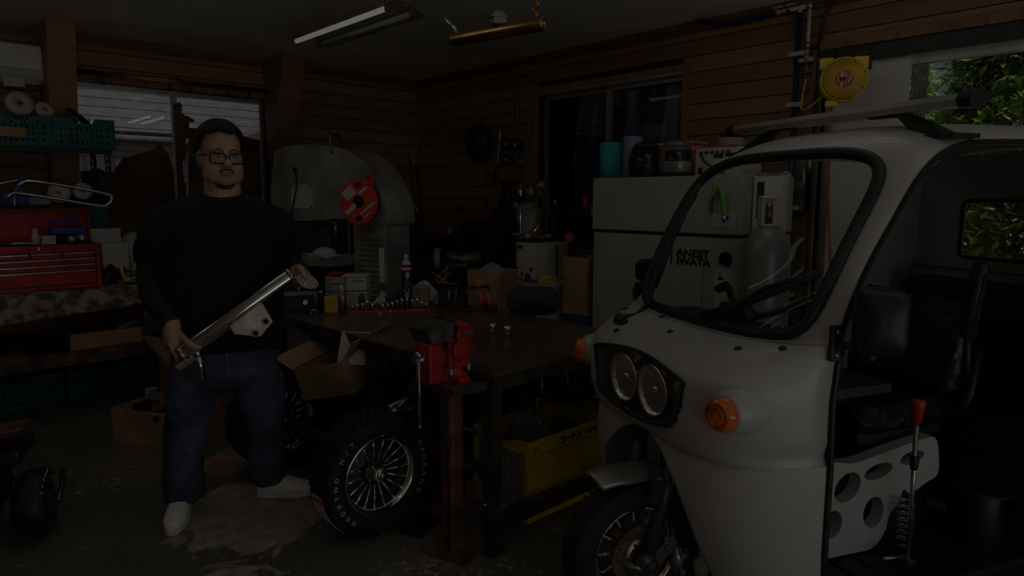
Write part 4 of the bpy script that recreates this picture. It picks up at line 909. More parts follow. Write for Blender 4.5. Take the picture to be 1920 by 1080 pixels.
obj('fixed_body', MB().box(.0, .10, -.045, .045, .045, .165).prism([(.03, .16), (.12, .16), (.10, .215), (.055, .235), (.03, .235)], -.06, .06, basis((0, 0, 0), (1, 0, 0), (0, 0, 1), (0, -1, 0))).lathe([(.03, 0), (.045, .004), (.048, .012), (.04, .02), (0, .022)], 20, (.055, -.045, .12), (0, -1, 0)), 'red', v, bev=.006)
obj('sliding_jaw', MB().prism([(-.095, .0), (-.045, .0), (-.03, .05), (-.03, .16), (-.095, .16)], -.052, .052, basis((0, 0, 0), (1, 0, 0), (0, 0, 1), (0, -1, 0))).box(-.06, .0, -.03, .03, .06, .12), 'red', v, bev=.006)
obj('jaw_head', MB().prism([(-.09, .16), (.0, .16), (.012, .20), (.012, .235), (-.10, .235), (-.115, .215)], -.066, .066, basis((0, 0, 0), (1, 0, 0), (0, 0, 1), (0, -1, 0))), 'darkcast', v, bev=.004)
obj('jaw_plate', MB().box(.013, .020, -.066, .066, .19, .238).box(.022, .029, -.066, .066, .19, .238), 'darksteel', v)
obj('slide_bar', MB().box(-.03, .14, -.025, .025, .075, .115), 'steel', v)
obj('spindle', MB().cyl((-.135, 0, .095), (-.05, 0, .095), .019), 'steel', v)
obj('handle', MB().cyl((-.125, -.022, .11), (-.125, -.022, -.165), .007).ell((-.125, -.022, .118), .017, .017, .015, 12, 8).ell((-.125, -.022, -.165), .011, .011, .010, 10, 6), 'steel', v)
for (x, y) in ((.09, -.05), (.09, .05), (-.02, -.085)): obj('bolt', MB().cyl((x, y, .018), (x, y, .06), .010, n=8), 'steel', v)
obj('swivel_bolt', MB().cyl((.03, -.10, .20), (.03, -.13, .20), .008).cbox((.03, -.13, .20), (.03, .008, .012)), 'steel', v)

# ------------------------------------------------------------------ things on the table
mat('canblue', (.02, .025, .16), .25)
sp = thing('spray_can', 'tall dark blue spray can with white nozzle on the table', 'spray can', (2.355, 3.455, TZ))
obj('body', MB().lathe([(0, .003), (.030, 0), (.033, .006), (.033, .262), (.031, .27)], 28), 'canblue', sp)
obj('shoulder', MB().lathe([(.031, .27), (.031, .275), (.022, .292), (.013, .296), (.013, .302), (0, .302)], 24), 'offwhite', sp)
obj('nozzle', MB().lathe([(.011, .302), (.011, .316), (.008, .332), (0, .334)], 16), 'white', sp)
obj('band', MB().loop([(.0335, .232), (.0335, .256), (.0328, .256), (.0328, .232)], 28), 'redbright', sp); obj('band_label', MB().loop([(.0338, .238), (.0338, .250), (.033, .250), (.033, .238)], 28), 'offwhite', sp)
cv = V((-2.355, -3.455, 0)).normalized(); rv = V((-cv.y, cv.x, 0))
def cantext(s, m, size, zc):
    Mc = basis(cv*.0336+V((0, 0, zc))+rv*.004, (0, 0, 1), -rv, cv); text('lettering', s, size, m, sp, Mc, .0015, .0006)
cantext('BC', 'white', .040, .098); cantext('-S!', 'redbright', .044, .152)
obj('badge', MB().prism(oval(0, 0, .012, .02), 0, .002, basis(cv*.0325+V((0, 0, .208))+rv*.006, rv, (0, 0, 1), cv)), 'offwhite', sp)
# socket rail: each socket stands on its own
ra, rb = V((1.995, 3.52, TZ)), V((2.40, 3.27, TZ)); rd = (rb-ra).normalized()
sr = thing('socket_rail', 'long red socket holder rail lying across the table', 'socket rail', ra, math.atan2(rd.y, rd.x))
LR = (rb-ra).length
obj('rail', MB().box(0, LR, -.018, .018, 0, .014), 'redbright', sr, bev=.002); obj('clip', MB().box(LR*.48, LR*.52, -.02, -.018, .002, .012), 'steel', sr)
for i in range(16):
    f = (i+.6)/16.4; p = ra.lerp(rb, f); tall = i in (3, 5, 9, 10, 11, 12, 13); hh = (.06 if tall else .034)+.006*((i*7) % 3); rr = .0065 if tall else .011
    s = thing('socket', 'chrome socket standing on the red rail, '+('first', 'second', 'third', 'fourth', 'fifth', 'sixth', 'seventh', 'eighth', 'ninth', 'tenth', 'eleventh', 'twelfth', 'thirteenth', 'fourteenth', 'fifteenth', 'sixteenth')[i]+' from the yellow box', 'socket', (p.x, p.y, TZ+.0142), 0, 'sockets on the red rail')
    obj('drive_end', MB().lathe([(0, 0), (rr*.8, 0), (rr*.8, hh*.45), (rr, hh*.5)], 14), 'steel', s); obj('hex_end', MB().lathe([(rr, hh*.5), (rr, hh), (rr*.72, hh), (rr*.72, hh*.7), (0, hh*.7)], 14), 'chrome', s)
for i, (x, y, lab) in enumerate(((2.22, 2.506, 'pair-standing chrome socket on the bare table top, nearer the stool'), (2.228, 2.407, 'chrome socket on the bare table top, nearer the trike'), (2.05, 3.275, 'small chrome socket standing in front of the red rail'))):
    q = 1 if i < 2 else .55
    s = thing('large_socket', lab, 'socket', (x, y, TZ), 0, 'sockets on the table top')
    obj('barrel', MB().lathe([(0, 0), (.014*q, 0), (.014*q, .022*q), (.019*q, .028*q), (.019*q, .05*q), (.014*q, .05*q), (.013*q, .03*q), (0, .03*q)], 18), 'chrome', s); obj('knurl', MB().ring(.0155*q, .0135*q, .006*q, 18, (0, 0, .008*q)), 'steel', s)
yb = thing('blade_box', 'yellow and red packet standing at the end of the socket rail', 'box', (1.905, 3.575, TZ), .3)
obj('carton', MB().box(-.022, .022, -.03, .03, .012, .105), 'yellow', yb, bev=.001); obj('foot_band', MB().box(-.0225, .0225, -.0305, .0305, 0, .012), 'redbright', yb); obj('print', MB().box(.0, .021, -.0315, -.030, .025, .07), 'paper', yb)
tag(obj('steel_flask', MB().lathe([(0, 0), (.022, 0), (.022, .10), (.019, .105), (.019, .104), (0, .104)], 20, (1.995, 3.60, TZ)), 'steel'), 'slim brushed steel flask beside the yellow packet', 'flask')
tag(obj('white_brush', MB().tube([(2.0, 3.60, TZ+.11), (1.998, 3.605, TZ+.13), (1.992, 3.61, TZ+.155)], [.006, .010, .012], 8), 'paper'), 'white handled brush standing in the steel flask', 'brush')
ct = thing('plastic_case', 'white lidded plastic storage box on the table with blue label', 'box', (2.21, 3.80, TZ), -.75)
obj('lower_tray', MB().box(-.075, .075, -.06, .06, 0, .09), 'offwhite', ct, bev=.006); obj('upper_tray', MB().box(-.075, .075, -.06, .06, .095, .18), 'paper', ct, bev=.006); obj('lid', MB().box(-.08, .08, -.064, .064, .18, .195), 'offwhite', ct, bev=.004); obj('label', MB().box(-.01, .06, -.0615, -.060, .15, .165), 'cyan', ct)
for k in range(4):
    d = thing('parts_box', ('bottom', 'lower middle', 'upper middle', 'top')[k]+' tray of the clear parts organiser beside the white case', 'tray', (2.085, 3.83, TZ+.002+k*.047), -.75, 'trays of the clear parts organiser')
    obj('body', MB().box(-.06, .06, -.05, .05, 0, .045), 'machine', d, bev=.003); obj('front', MB().box(-.056, .056, -.053, -.05, .004, .04), 'clearplastic', d); obj('pull', MB().box(-.015, .015, -.062, -.053, .016, .022), 'offwhite', d)
tag(obj('red_tool_pouch', MB().ell((2.085, 3.83, TZ+.205), .055, .03, .014, 14, 8), 'red'), 'flat red pouch lying on top of the organiser', 'pouch')
rl = thing('steel_rule', 'upright steel column gauge rule standing on the table', 'rule', (2.40, 3.80, TZ)); obj('blade', MB().cbox((0, 0, .185), (.034, .006, .33), -.75), 'offwhite', rl); obj('foot', MB().cbox((0, 0, .012), (.09, .05, .024), -.75), 'darksteel', rl); obj('slide', MB().cbox((0, 0, .10), (.05, .02, .05), -.75), 'steel', rl)
cb = openbox('small cardboard box of rags on the table beside the spray can', (2.49, 3.50, TZ), .11, .10, .115, -.7, 'cardboard', grp='cartons on the table')
def rag(name, lab, c, w, d, h, m, sd, cat='rag'):
    r = random.Random(sd); f = [r.uniform(4, 9) for _ in range(4)]
    o = tag(obj(name, MB().grid(lambda u, v: (c[0]+(u-.5)*w, c[1]+(v-.5)*d, c[2]+h*math.sin(PI*u)*math.sin(PI*v)*(.7+.3*math.sin(u*f[0]*1.7+v*f[1]))+.006*math.sin(u*f[2]*3)*math.cos(v*f[3]*3)+.006), 30, 24), m, solid=.004), lab, cat); return o
rag('blue_gloves', 'crumpled light blue nitrile gloves stuffed in the cardboard box', (2.49, 3.50, TZ+.10), .10, .09, .04, 'lightblue', 1, 'gloves')
rag('white_rag', 'crumpled white rag heaped behind the wire caddy', (2.57, 3.60, TZ), .28, .22, .14, 'offwhite', 2)
rag('grey_cloth', 'grey cloth heaped beside the cardboard box', (2.63, 3.42, TZ), .16, .18, .09, 'machine', 3)
rag('plastic_wrap', 'crumpled clear wrap lying beside the white plastic case', (2.33, 3.70, TZ), .13, .10, .07, 'offwhite', 4)
tag(obj('green_tub', MB().lathe([(0, 0), (.04, 0), (.046, .05), (.046, .055), (.048, .056), (.048, .066), (.0, .07)], 20, (2.33, 3.57, TZ)), 'dkgreen'), 'small dark green lidded tub behind the sockets', 'tub')
for i in range(5):
    o = tag(obj('wood_stick', MB().tube([(0, 0, 0), (0, 0, .17)], .004, 6), 'cardboard'), ('thin wooden stick leaning out of the rag heap', 'thin wooden stick lying over the grey cloth', 'thin wooden stick beside the white rag', 'short wooden stick pointing at the stool', 'wooden stick half under the rags')[i], 'stick', 'sticks in the rag heap'); o.location = (2.58+.04*i, 3.52-.02*i, TZ+.115); o.rotation_euler = (.6+.15*i, .5*math.sin(i*2)+.5, i*1.1)
# wire caddy with orange-handled tools
ca = thing('tool_caddy', 'black tool tray with raised wire handles on the table', 'caddy', (2.585, 3.215, TZ), -.75)
obj('bin', MB().box(-.13, .02, -.05, .05, 0, .004).box(-.13, .02, -.052, -.048, 0, .12).box(-.13, .02, .048, .052, 0, .12).box(-.132, -.128, -.05, .05, 0, .12).box(.018, .022, -.05, .05, 0, .12), 'black', ca)
obj('wire_frame', MB().tube([(-.08, -.056, .004), (-.06, -.056, .125)], .004, 6).tube([(-.03, -.056, .004), (-.02, -.056, .125)], .004, 6), 'steel', ca)
obj('side_wing', MB().cbox((.10, 0, .128), (.16, .12, .006), 0, 0, -.06).tube([(.04, -.06, .12), (.06, -.06, .004)], .004, 6).tube([(.175, -.06, .125), (.17, -.06, .004)], .004, 6).tube([(.175, .06, .125), (.17, .06, .004)], .004, 6), 'darksteel', ca)
for i, (dx, m, lab) in enumerate(((.0, 'orange', 'orange pliers handle leaning on the wire caddy'), (.022, 'redbright', 'red tool handle leaning against the caddy wing'), (.044, 'cardboard', 'wooden tool handle leaning against the caddy wing'))):
    o = tag(obj('hand_tool', MB().tube([(0, 0, 0), (-.01, 0, .05), (-.025, 0, .105)], [.008, .011, .008], 10), m), lab, 'tool', 'handles leaning on the caddy'); o.location = (2.655+dx*.68, 3.085-dx*.73, TZ+.006)
tag(obj('orange_grip', MB().tube(catmull([(2.68, 3.14, TZ+.135), (2.665, 3.155, TZ+.16), (2.69, 3.14, TZ+.165), (2.705, 3.12, TZ+.15)], 5), .014, 8), 'orange'), 'curled orange grip lying on top of the caddy', 'grip')
tag(obj('hammer', MB().tube([(2.50, 3.08, TZ+.016), (2.62, 3.02, TZ+.022)], .012, 10).cbox((2.64, 3.01, TZ+.022), (.035, .10, .035), .4), 'darksteel'), 'short dark hammer lying in front of the caddy', 'hammer')
# dark tools behind the man at the table end
bx = thing('tool_box', 'low black tool box at the table end behind the muffler', 'tool box', (1.82, 3.80, TZ), -.4); obj('body', MB().box(-.10, .09, -.05, .05, 0, .10), 'black', bx, bev=.006); obj('lid', MB().box(-.105, .095, -.055, .055, .10, .115), 'machine', bx, bev=.003); obj('latch', MB().cyl((.03, -.052, .06), (.03, -.06, .06), .014), 'steel', bx)
tag(obj('hole_ring', MB().loop([(.018, 0), (.018, .012), (.012, .012), (.012, 0)], 16, (1.81, 3.60, TZ+.018), (-.5, -.8, .2)), 'steel'), 'small steel ring standing at the table edge', 'ring')
gm = thing('grease_gun', 'dark upright grease gun standing beside the yellow packet', 'tool', (1.855, 3.66, TZ)); obj('barrel', MB().cyl((0, 0, 0), (0, 0, .13), .018), 'darksteel', gm); obj('tip', MB().cyl((0, 0, .13), (0, 0, .17), .006), 'steel', gm)

# ------------------------------------------------------------------ under the table: wheels, chassis, cartons, yellow container
def road_wheel(name, lab, loc, r, wd, letters, rz=0):
    W_ = thing(name, lab, 'wheel', loc, rz, 'off-road wheels under the table'); hw = wd/2; ri = r*.645
    prof = [(ri, -hw*.86), (ri+.02, -hw*.98), (r*.80, -hw*1.04), (r*.93, -hw), (r*.965, -hw*.85), (r*.97, 0), (r*.965, hw*.85), (r*.93, hw), (r*.80, hw*1.04), (ri+.02, hw*.98), (ri, hw*.86)]
    ty = obj('tyre', MB().loop(prof, 60, (0, 0, 0), (0, 1, 0)), 'rubber', W_)
    t = MB()
    for k in range(44):
        for j, yy in enumerate((-.90, -.45, 0, .45, .90)):
            a = 2*PI*(k+(.5 if j % 2 else 0))/44; c = V((math.cos(a)*r*.972, yy*hw, math.sin(a)*r*.972))
            t.box(-r*.028, r*.028, -hw*.19, hw*.19, -r*.052, r*.052, Matrix.Translation(c) @ Matrix.Rotation(-a, 4, 'Y') @ Matrix.Rotation(.25 if k % 2 else -.25, 4, 'X'))
    obj('tread_blocks', t, 'rubber', ty)['kind'] = 'stuff'
    rim = obj('rim', MB().loop([(ri, -hw*.80), (ri+.008, -hw*.92), (ri+.004, -hw*.99), (ri-.010, -hw*.96), (ri-.022, -hw*.55), (ri-.03, hw*.3), (ri-.02, hw*.8), (ri, hw*.8)], 48, (0, 0, 0), (0, 1, 0)), 'chrome', W_)
    obj('dish', MB().ring(.055, .02, hw*.3, 28, (0, -hw*.25, 0), (0, 1, 0)), 'darksteel', rim)
    for k in range(18):
        a = 2*PI*k/18; d = V((math.cos(a), 0, math.sin(a)))
        obj('spoke', MB().tube([d*.05+V((0, -hw*.30, 0)), d*(ri*.6)+V((0, -hw*.48, 0)), d*(ri-.012)+V((0, -hw*.70, 0))], [.0055, .0045, .006], 6), 'chrome', rim)
    hub = obj('hub', MB().lathe([(.034, -hw*.3), (.030, .02), (.026, .055), (.020, .058), (0, .058)], 20, (0, -hw*.3, 0), (0, -1, 0)), 'chrome', W_)
    obj('hub_cap', MB().lathe([(.021, .056), (.019, .066), (0, .068)], 18, (0, -hw*.3, 0), (0, -1, 0)), 'brass', hub)
    for k in range(4): a = k*PI/2+.6; obj('lug_nut', MB().cyl((.042*math.cos(a), -hw*.3, .042*math.sin(a)), (.042*math.cos(a), -hw*.3-.02, .042*math.sin(a)), .007, n=6), 'chrome', hub)
    obj('drum', MB().lathe([(0, hw*.2), (ri*.78, hw*.2), (ri*.78, hw*.7), (0, hw*.7)], 28, (0, 0, 0), (0, 1, 0)), 'darksteel', W_)
    for (s, a0, da, sz) in letters:
        for i, ch in enumerate(s):
            if ch == ' ': continue
            a = math.radians(a0+i*da); d = V((math.cos(a), 0, math.sin(a))); tn = V((-math.sin(a), 0, math.cos(a)))*(1 if da > 0 else -1); up = d if da < 0 else -d
            text('letter', ch, sz, 'paper', ty, basis(d*r*.835+V((0, -hw*1.045, 0)), tn, up, V((0, -1, 0))), .0012, .0004)
    return W_
nw = road_wheel('off_road_wheel', 'new off-road wheel with white sidewall lettering and chrome spoked rim', (1.46, 2.42, .257), .257, .14, (('NANKANG', 27, -10.0, .030), ('NKDXTWO M/T', 229, -10.0, .026)))
sk = [V((math.cos(math.radians(a))*.266, (.02+.0)-.05*0, math.sin(math.radians(a))*.266)) for a in range(186, 236, 5)]
t = MB(); t.add([p+V((0, y, 0)) for p in sk for y in (-.06, .02)], [(2*i, 2*i+1, 2*i+3, 2*i+2) for i in range(len(sk)-1)]); obj('sticker', t, 'paper', nw, solid=.002)
sk2 = [V((math.cos(math.radians(a))*.2685, 0, math.sin(math.radians(a))*.2685)) for a in (187, 190, 193)]
t = MB(); t.add([p+V((0, y, 0)) for p in sk2 for y in (-.06, .02)], [(0, 1, 3, 2), (2, 3, 5, 4)]); obj('sticker_band', t, 'redbright', nw, solid=.001)
road_wheel('off_road_wheel', 'second off-road wheel farther under the table behind the man', (1.47, 3.36, .257), .257, .14, ())
ch = thing('axle_frame', 'black welded axle frame joining the two off-road wheels', 'frame', (1.50, 2.9, .257))
obj('axle_tube', MB().cyl((0, -.40, 0), (0, .40, 0), .026), 'darksteel', ch)
obj('beam', MB().cyl((-.04, .36, -.02), (.55, -.10, .16), .022, n=6).cyl((-.02, .20, -.05), (.60, .05, .02), .022, n=6), 'black', ch)
obj('shock', MB().cyl((.05, -.25, .05), (.25, -.32, .22), .018).tube([V((.05, -.25, .05)).lerp(V((.25, -.32, .22)), k/80)+V((.026*math.cos(k*.7), .026*math.sin(k*.7), 0)) for k in range(81)], .004, 5), 'steel', ch)
obj('cross_member', MB().box(.15, .20, -.42, .40, .10, .15).box(.55, .60, -.40, .35, -.02, .04), 'black', ch)
obj('stand_foot', MB().box(.56, .59, -.38, -.34, -.257, -.02).box(.56, .59, .30, .34, -.257, -.02).box(-.02, .02, -.03, .03, -.257, -.02), 'darksteel', ch)
ob = openbox('tilted open cardboard carton with documents under the table', (1.74, 3.12, .43), .30, .34, .17, .2, 'cardboard', 1.0, 'cartons on the axle frame')
ob.rotation_euler = (-.25, -.15, .35)
tag(obj('document', MB().cbox((1.70, 2.97, .665), (.15, .004, .17), -.9, -.5), 'paper'), 'printed white sheet sticking out of the tilted carton', 'paper')
tag(obj('carton_shelf', MB().box(1.74, 2.12, 2.80, 3.40, .37, .395).box(1.75, 1.79, 3.36, 3.40, 0, .37).box(1.98, 2.02, 2.80, 2.84, 0, .37).box(1.98, 2.02, 3.36, 3.40, 0, .37).box(1.75, 1.79, 2.80, 2.84, 0, .37), 'darksteel'), 'low dark shelf under the table carrying the tilted carton', 'shelf')
tag(obj('coil_in_box', MB().loop([(.06, 0), (.06, .04), (.035, .04), (.035, 0)], 24, (1.72, 3.08, .53), (-.4, -.3, .8)), 'rubber'), 'dark coil lying in the tilted carton', 'coil')
tag(obj('metal_bundle', MB().cyl((1.58, 2.45, .47), (1.90, 2.62, .48), .012).cyl((1.58, 2.48, .495), (1.92, 2.60, .50), .010).cyl((1.60, 2.43, .50), (1.90, 2.66, .52), .009), 'steel'), 'bundle of steel tubes lying behind the vise stand', 'tubes')
tag(obj('black_block', MB().box(1.74, 2.05, 2.42, 2.74, 0, .45), 'black', bev=.01), 'dark machine housing on the floor behind the vise post', 'machine')
tag(obj('cable_loop', MB().tube(catmull([(1.60, 2.52, .46), (1.56, 2.40, .49), (1.63, 2.34, .52), (1.74, 2.36, .50), (1.78, 2.40, .46)], 6), .010, 8), 'black'), 'black hose looped over the dark machine housing', 'hose')
tag(obj('small_mat', MB().cbox((1.62, 2.30, .004), (.20, .12, .006), .4), 'black'), 'black rubber offcut on the floor by the vise plate', 'mat')
# yellow folding container
yc = thing('yellow_container', 'yellow plastic container with black lettering under the table', 'container', (2.225, 2.17, 0)); w_, d_, h_ = .53, .37, .365
mat('foldpanel', (.34, .34, .32), .45, var=.1)
obj('base', MB().box(-w_/2, w_/2, -d_/2, d_/2, 0, .03), 'yellow', yc, bev=.004)
obj('front_panel', MB().box(-w_/2+.01, w_/2-.01, -d_/2+.006, -d_/2+.014, .03, h_-.06).box(-w_/2+.05, -w_/2+.065, -d_/2, -d_/2+.006, .04, h_-.06).box(w_/2-.065, w_/2-.05, -d_/2, -d_/2+.006, .04, h_-.06), 'yellow', yc)
obj('back_panel', MB().box(-w_/2+.01, w_/2-.01, d_/2-.014, d_/2-.006, .03, h_-.03), 'yellow', yc)
for sx in (-1, 1): obj('end_panel', MB().box(sx*(w_/2-.012)-.004, sx*(w_/2-.012)+.004, -d_/2+.03, d_/2-.03, .03, h_-.055), 'foldpanel', yc)
for k in range(7): obj('end_rib', MB().box(-w_/2+.004, -w_/2+.008, -d_/2+.06+k*.04, -d_/2+.066+k*.04, .03, h_-.055), 'foldpanel', yc)
for sx in (-1, 1):
    for sy in (-1, 1): obj('corner_post', MB().box(sx*(w_/2-.018)-.018, sx*(w_/2-.018)+.018, sy*(d_/2-.014)-.014, sy*(d_/2-.014)+.014, .03, h_-.06), 'yellow', yc, bev=.003)
obj('rim', MB().box(-w_/2, w_/2, -d_/2, -d_/2+.018, h_-.065, h_).box(-w_/2, w_/2, d_/2-.018, d_/2, h_-.065, h_).box(-w_/2, -w_/2+.018, -d_/2+.018, d_/2-.018, h_-.06, h_).box(w_/2-.018, w_/2, -d_/2+.018, d_/2-.018, h_-.06, h_), 'yellow', yc, bev=.004)
obj('latch', MB().box(-w_/2+.03, -w_/2+.06, -d_/2-.003, -d_/2, h_-.045, h_-.02), 'yellowdk', yc)
# katakana strokes then the date
def strokes(segs, x, z, s):
    t = MB()
    for (x0, z0, x1, z1) in segs:
        a, b = V((x+x0*s+.12*(z0)*s, 0, z+z0*s)), V((x+x1*s+.12*z1*s, 0, z+z1*s)); d = (b-a); L_ = d.length; ang = math.atan2(d.z, d.x)
        t.box(-.10*s, L_+.10*s, -.0012, .0012, -.10*s, .10*s, Matrix.Translation(a) @ Matrix.Rotation(-ang, 4, 'Y'))
    o = obj('lettering', t, 'black', yc); o.location = (0, -d_/2-.001, 0); return o
KZ, KS = h_-.050, .030
K = [[(.1, .9, .9, .9), (.9, .9, .9, .1), (.1, .1, .9, .1)], [(.05, .5, .95, .5)], [(.05, .7, .95, .7), (.5, 1, .5, .5), (.5, .5, .15, 0)], [(.1, .9, .35, .7), (.1, .05, .6, .3), (.6, .3, .95, .85)]]
for i, k in enumerate(K): strokes(k, -.065+i*.037, KZ, KS)
text('lettering', '2014.06', .038, 'black', yc, basis((.165, -d_/2-.0012, h_-.034), (1, 0, 0), (0, 0, 1), (0, -1, 0)), .0008, .0006)
tag(obj('grey_plate', plate([(0, 0), (.26, 0), (.26, .20), (.13, .31), (.06, .31), (.0, .17)], [], .006, basis((2.06, 2.28, .075), V((.85, -.52, 0)), V((.25, .15, .95)).normalized(), V((-.5, -.8, .2)).normalized())), 'machine'), 'cut grey sheet metal plate standing in the yellow container', 'plate')
tag(obj('bent_rod', MB().tube(catmull([(2.27, 2.26, .10), (2.30, 2.27, .40), (2.33, 2.26, .455), (2.42, 2.22, .465), (2.46, 2.20, .45)], 6), .010, 8), 'steel'), 'bent steel tube handle sticking out of the yellow container', 'tube')
for i, (x, a) in enumerate(((2.38, .35), (2.42, .25), (2.35, -.5))):
    o = tag(obj('thin_rod', MB().cyl((0, 0, 0), (0, 0, .36), .005, n=6), 'steel'), ('thin steel rod crossing the sheet plate in the container', 'thin steel rod beside another in the container', 'thin steel rod leaning the other way in the container')[i], 'rod', 'rods in the yellow container'); o.location = (x, 2.10, .09); o.rotation_euler = (-.15, a, 0)
tag(obj('dark_tool', MB().tube(catmull([(1.70, 2.16, .47), (1.85, 2.08, .40), (2.02, 2.06, .36), (2.10, 2.12, .32)], 5), [.010]*10+[.02]*6, 8), 'darksteel'), 'dark pry bar resting across the container rim', 'bar')
t = MB()
for k in range(24):
    r = random.Random(k+90); t.cbox((2.22+r.uniform(-.2, .2), 2.17+r.uniform(-.12, .12), .07+r.uniform(0, .10)), (r.uniform(.04, .12), r.uniform(.03, .08), r.uniform(.03, .06)), r.uniform(0, 3), r.uniform(-.4, .4), 0)
o = tag(obj('container_scrap', t, 'darksteel'), 'dark scrap metal filling the bottom of the yellow container', 'scrap'); o['kind'] = 'stuff'
# ------------------------------------------------------------------ stool
st = thing('stool', 'black padded low-back stool beyond the table', 'stool', (2.845, 2.845, 0), math.radians(-46))
def pad(u, v):
    a = 2*PI*u; c, s = math.cos(a), math.sin(a); e = .55; x = .155*abs(c)**e*(1 if c > 0 else -1); z = .088*abs(s)**e*(1 if s > 0 else -1); k = math.sin(PI*v)**.25 if 0 < v < 1 else 0
    return V((x*k, -.03+.06*v+.10*(x/.155)**2*-.25, .80+z*k))
obj('backrest', MB().grid(pad, 40, 12, cu=True), 'foam', st)
obj('seat', MB().lathe([(0, .46), (.17, .46), (.185, .49), (.17, .52), (0, .525)], 28, (0, .16, 0)), 'vinyl', st)
obj('column', MB().cyl((0, .16, .06), (0, .16, .46), .022).tube([(0, .02, .78), (0, .03, .62), (0, .10, .47)], .012, 8), 'darksteel', st)
for k in range(5):
    a = k*2*PI/5; obj('leg', MB().cyl((0, .16, .09), (.22*math.cos(a), .16+.22*math.sin(a), .05), .016, .012, 8), 'black', st); obj('caster', MB().lathe([(.024, -.012), (.024, .012)], 12, (.22*math.cos(a), .16+.22*math.sin(a), .024), (-math.sin(a), math.cos(a), 0)), 'black', st)
# ------------------------------------------------------------------ band saw, lathe
bs = thing('band_saw', 'large grey cast band saw with rounded head behind the table', 'band saw', (2.204, 4.926, 0), math.radians(-71.4))
HM = basis((0, 0, 0), (1, 0, 0), (0, 0, 1), (0, -1, 0))
ho = [(p.x, p.y) for p in catmull([V(q+(0,)) for q in ((.0, 1.277), (.0, 1.70), (.05, 1.765), (.18, 1.79), (.46, 1.785), (.66, 1.75), (.78, 1.70), (.89, 1.62), (.97, 1.52), (1.03, 1.41), (1.055, 1.30), (1.02, 1.22), (.72, 1.24), (.68, 1.265))], 5, True)]
obj('head', MB().prism(ho, -.30, 0, HM), 'machine', bs, bev=.03)
obj('name_panel', MB().box(.165, .375, -.006, 0, 1.335, 1.505), 'offwhite', bs)
for (x, z) in ((.175, 1.345), (.365, 1.345), (.175, 1.495), (.365, 1.495)): obj('screw', MB().cyl((x, -.006, z), (x, -.010, z), .007, n=8), 'black', bs)
obj('side_cover', MB().box(-.02, .16, .02, .28, 1.29, 1.76), 'machine', bs, bev=.02)
cl = obj('column', MB().box(.72, 1.01, .02, .30, .0, 1.26), 'machine', bs, bev=.012)
obj('vent_panel', MB().box(.77, .99, .008, .02, .62, 1.22), 'machine', cl)
for k in range(14): obj('vent_slat', MB().cbox((.88, .004, .66+k*.036), (.18, .010, .012), 0, .5), 'machine', cl)
obj('base', MB().box(.05, .72, .0, .34, 0, .70), 'machine', bs, bev=.012); obj('base_door', MB().box(.30, .62, -.006, 0, .1, .62), 'dkgreen', bs)
obj('saw_table', MB().box(.10, .72, -.22, .34, .945, 1.005), 'machine', bs, bev=.004); obj('table_trunnion', MB().box(.2, .6, .02, .28, .70, .945), 'darksteel', bs)
obj('guide_post', MB().cyl((.47, .12, 1.27), (.47, .12, 1.12), .02).lathe([(.05, 0), (.055, .01), (.05, .02), (0, .02)], 20, (.47, .10, 1.225)).cyl((.47, .10, 1.245), (.47, .10, 1.29), .022), 'steel', bs)
obj('blade', MB().box(.468, .472, .10, .112, 1.0, 1.15), 'steel', bs); obj('rear_post', MB().box(.60, .625, .1, .16, 1.0, 1.27), 'steel', bs)
obj('work_lamp', MB().tube(catmull([(.57, .12, 1.77), (.57, .05, 1.86), (.59, -.03, 1.84), (.585, -.02, 1.72)], 6), .010, 8).ell((.58, .02, 1.87), .035, .03, .02), 'darksteel', bs)
obj('switch_cable', MB().tube(catmull([(.22, -.01, 1.60), (.24, -.02, 1.50), (.19, -.02, 1.33), (.16, -.02, 1.18), (.18, -.01, 1.05)], 6), .006, 6).lathe([(.02, 0), (.02, .015), (0, .016)], 14, (.22, 0, 1.61), (0, -1, 0)), 'black', bs)
obj('motor_cover', MB().box(.12, .42, .10, .30, 1.005, 1.20), 'dkgreen', bs, bev=.02)
bl = basis((2.204, 4.926, 0), V((math.cos(math.radians(-71.4)), math.sin(math.radians(-71.4)), 0)), V((-math.sin(math.radians(-71.4)), math.cos(math.radians(-71.4)), 0)), (0, 0, 1))
def onbs(x, y, z): return bl @ V((x, y, z))
hr = thing('blade_reel', 'round red carded coil of wire hung on the band saw head', 'reel', onbs(.87, -.05, 1.385), math.radians(-60))
AX = (0, -1, 0)
obj('card', plate([(p.x, p.y) for p in catmull([V(q+(0,)) for q in ((0, .15), (.07, .135), (.125, .08), (.145, 0), (.125, -.075), (.07, -.135), (0, -.155), (-.07, -.135), (-.125, -.075), (-.145, 0), (-.125, .08), (-.07, .135))], 3, True)], [circ(.042, 24), rrect(.045, .03, .004, 2, 0, .112), rrect(.045, .03, .004, 2, 0, -.112)], .004, basis((0, -.040, 0), (1, 0, 0), (0, 0, 1), (0, -1, 0))), 'redbright', hr)
obj('coil', MB().loop([(.13, -.035), (.14, .0), (.13, .03), (.05, .03), (.05, -.035)], 32, (0, 0, 0), (0, 1, 0)), 'black', hr)
obj('paper_tab', MB().box(.05, .11, -.046, -.044, .10, .17).cbox((.09, -.045, .16), (.05, .002, .05), 0, 0, .7), 'redbright', hr)
for (x, z, L_, wd) in ((-.06, -.05, .10, .03), (-.07, .06, .09, .07), (.045, .085, .10, .02), (.055, -.05, .10, .012), (.10, -.02, .05, .014), (.06, -.09, .07, .008)): obj('print_block', MB().cbox((x, -.0445, z), (L_, .0012, wd), 0, 0, -.7), 'offwhite', hr)
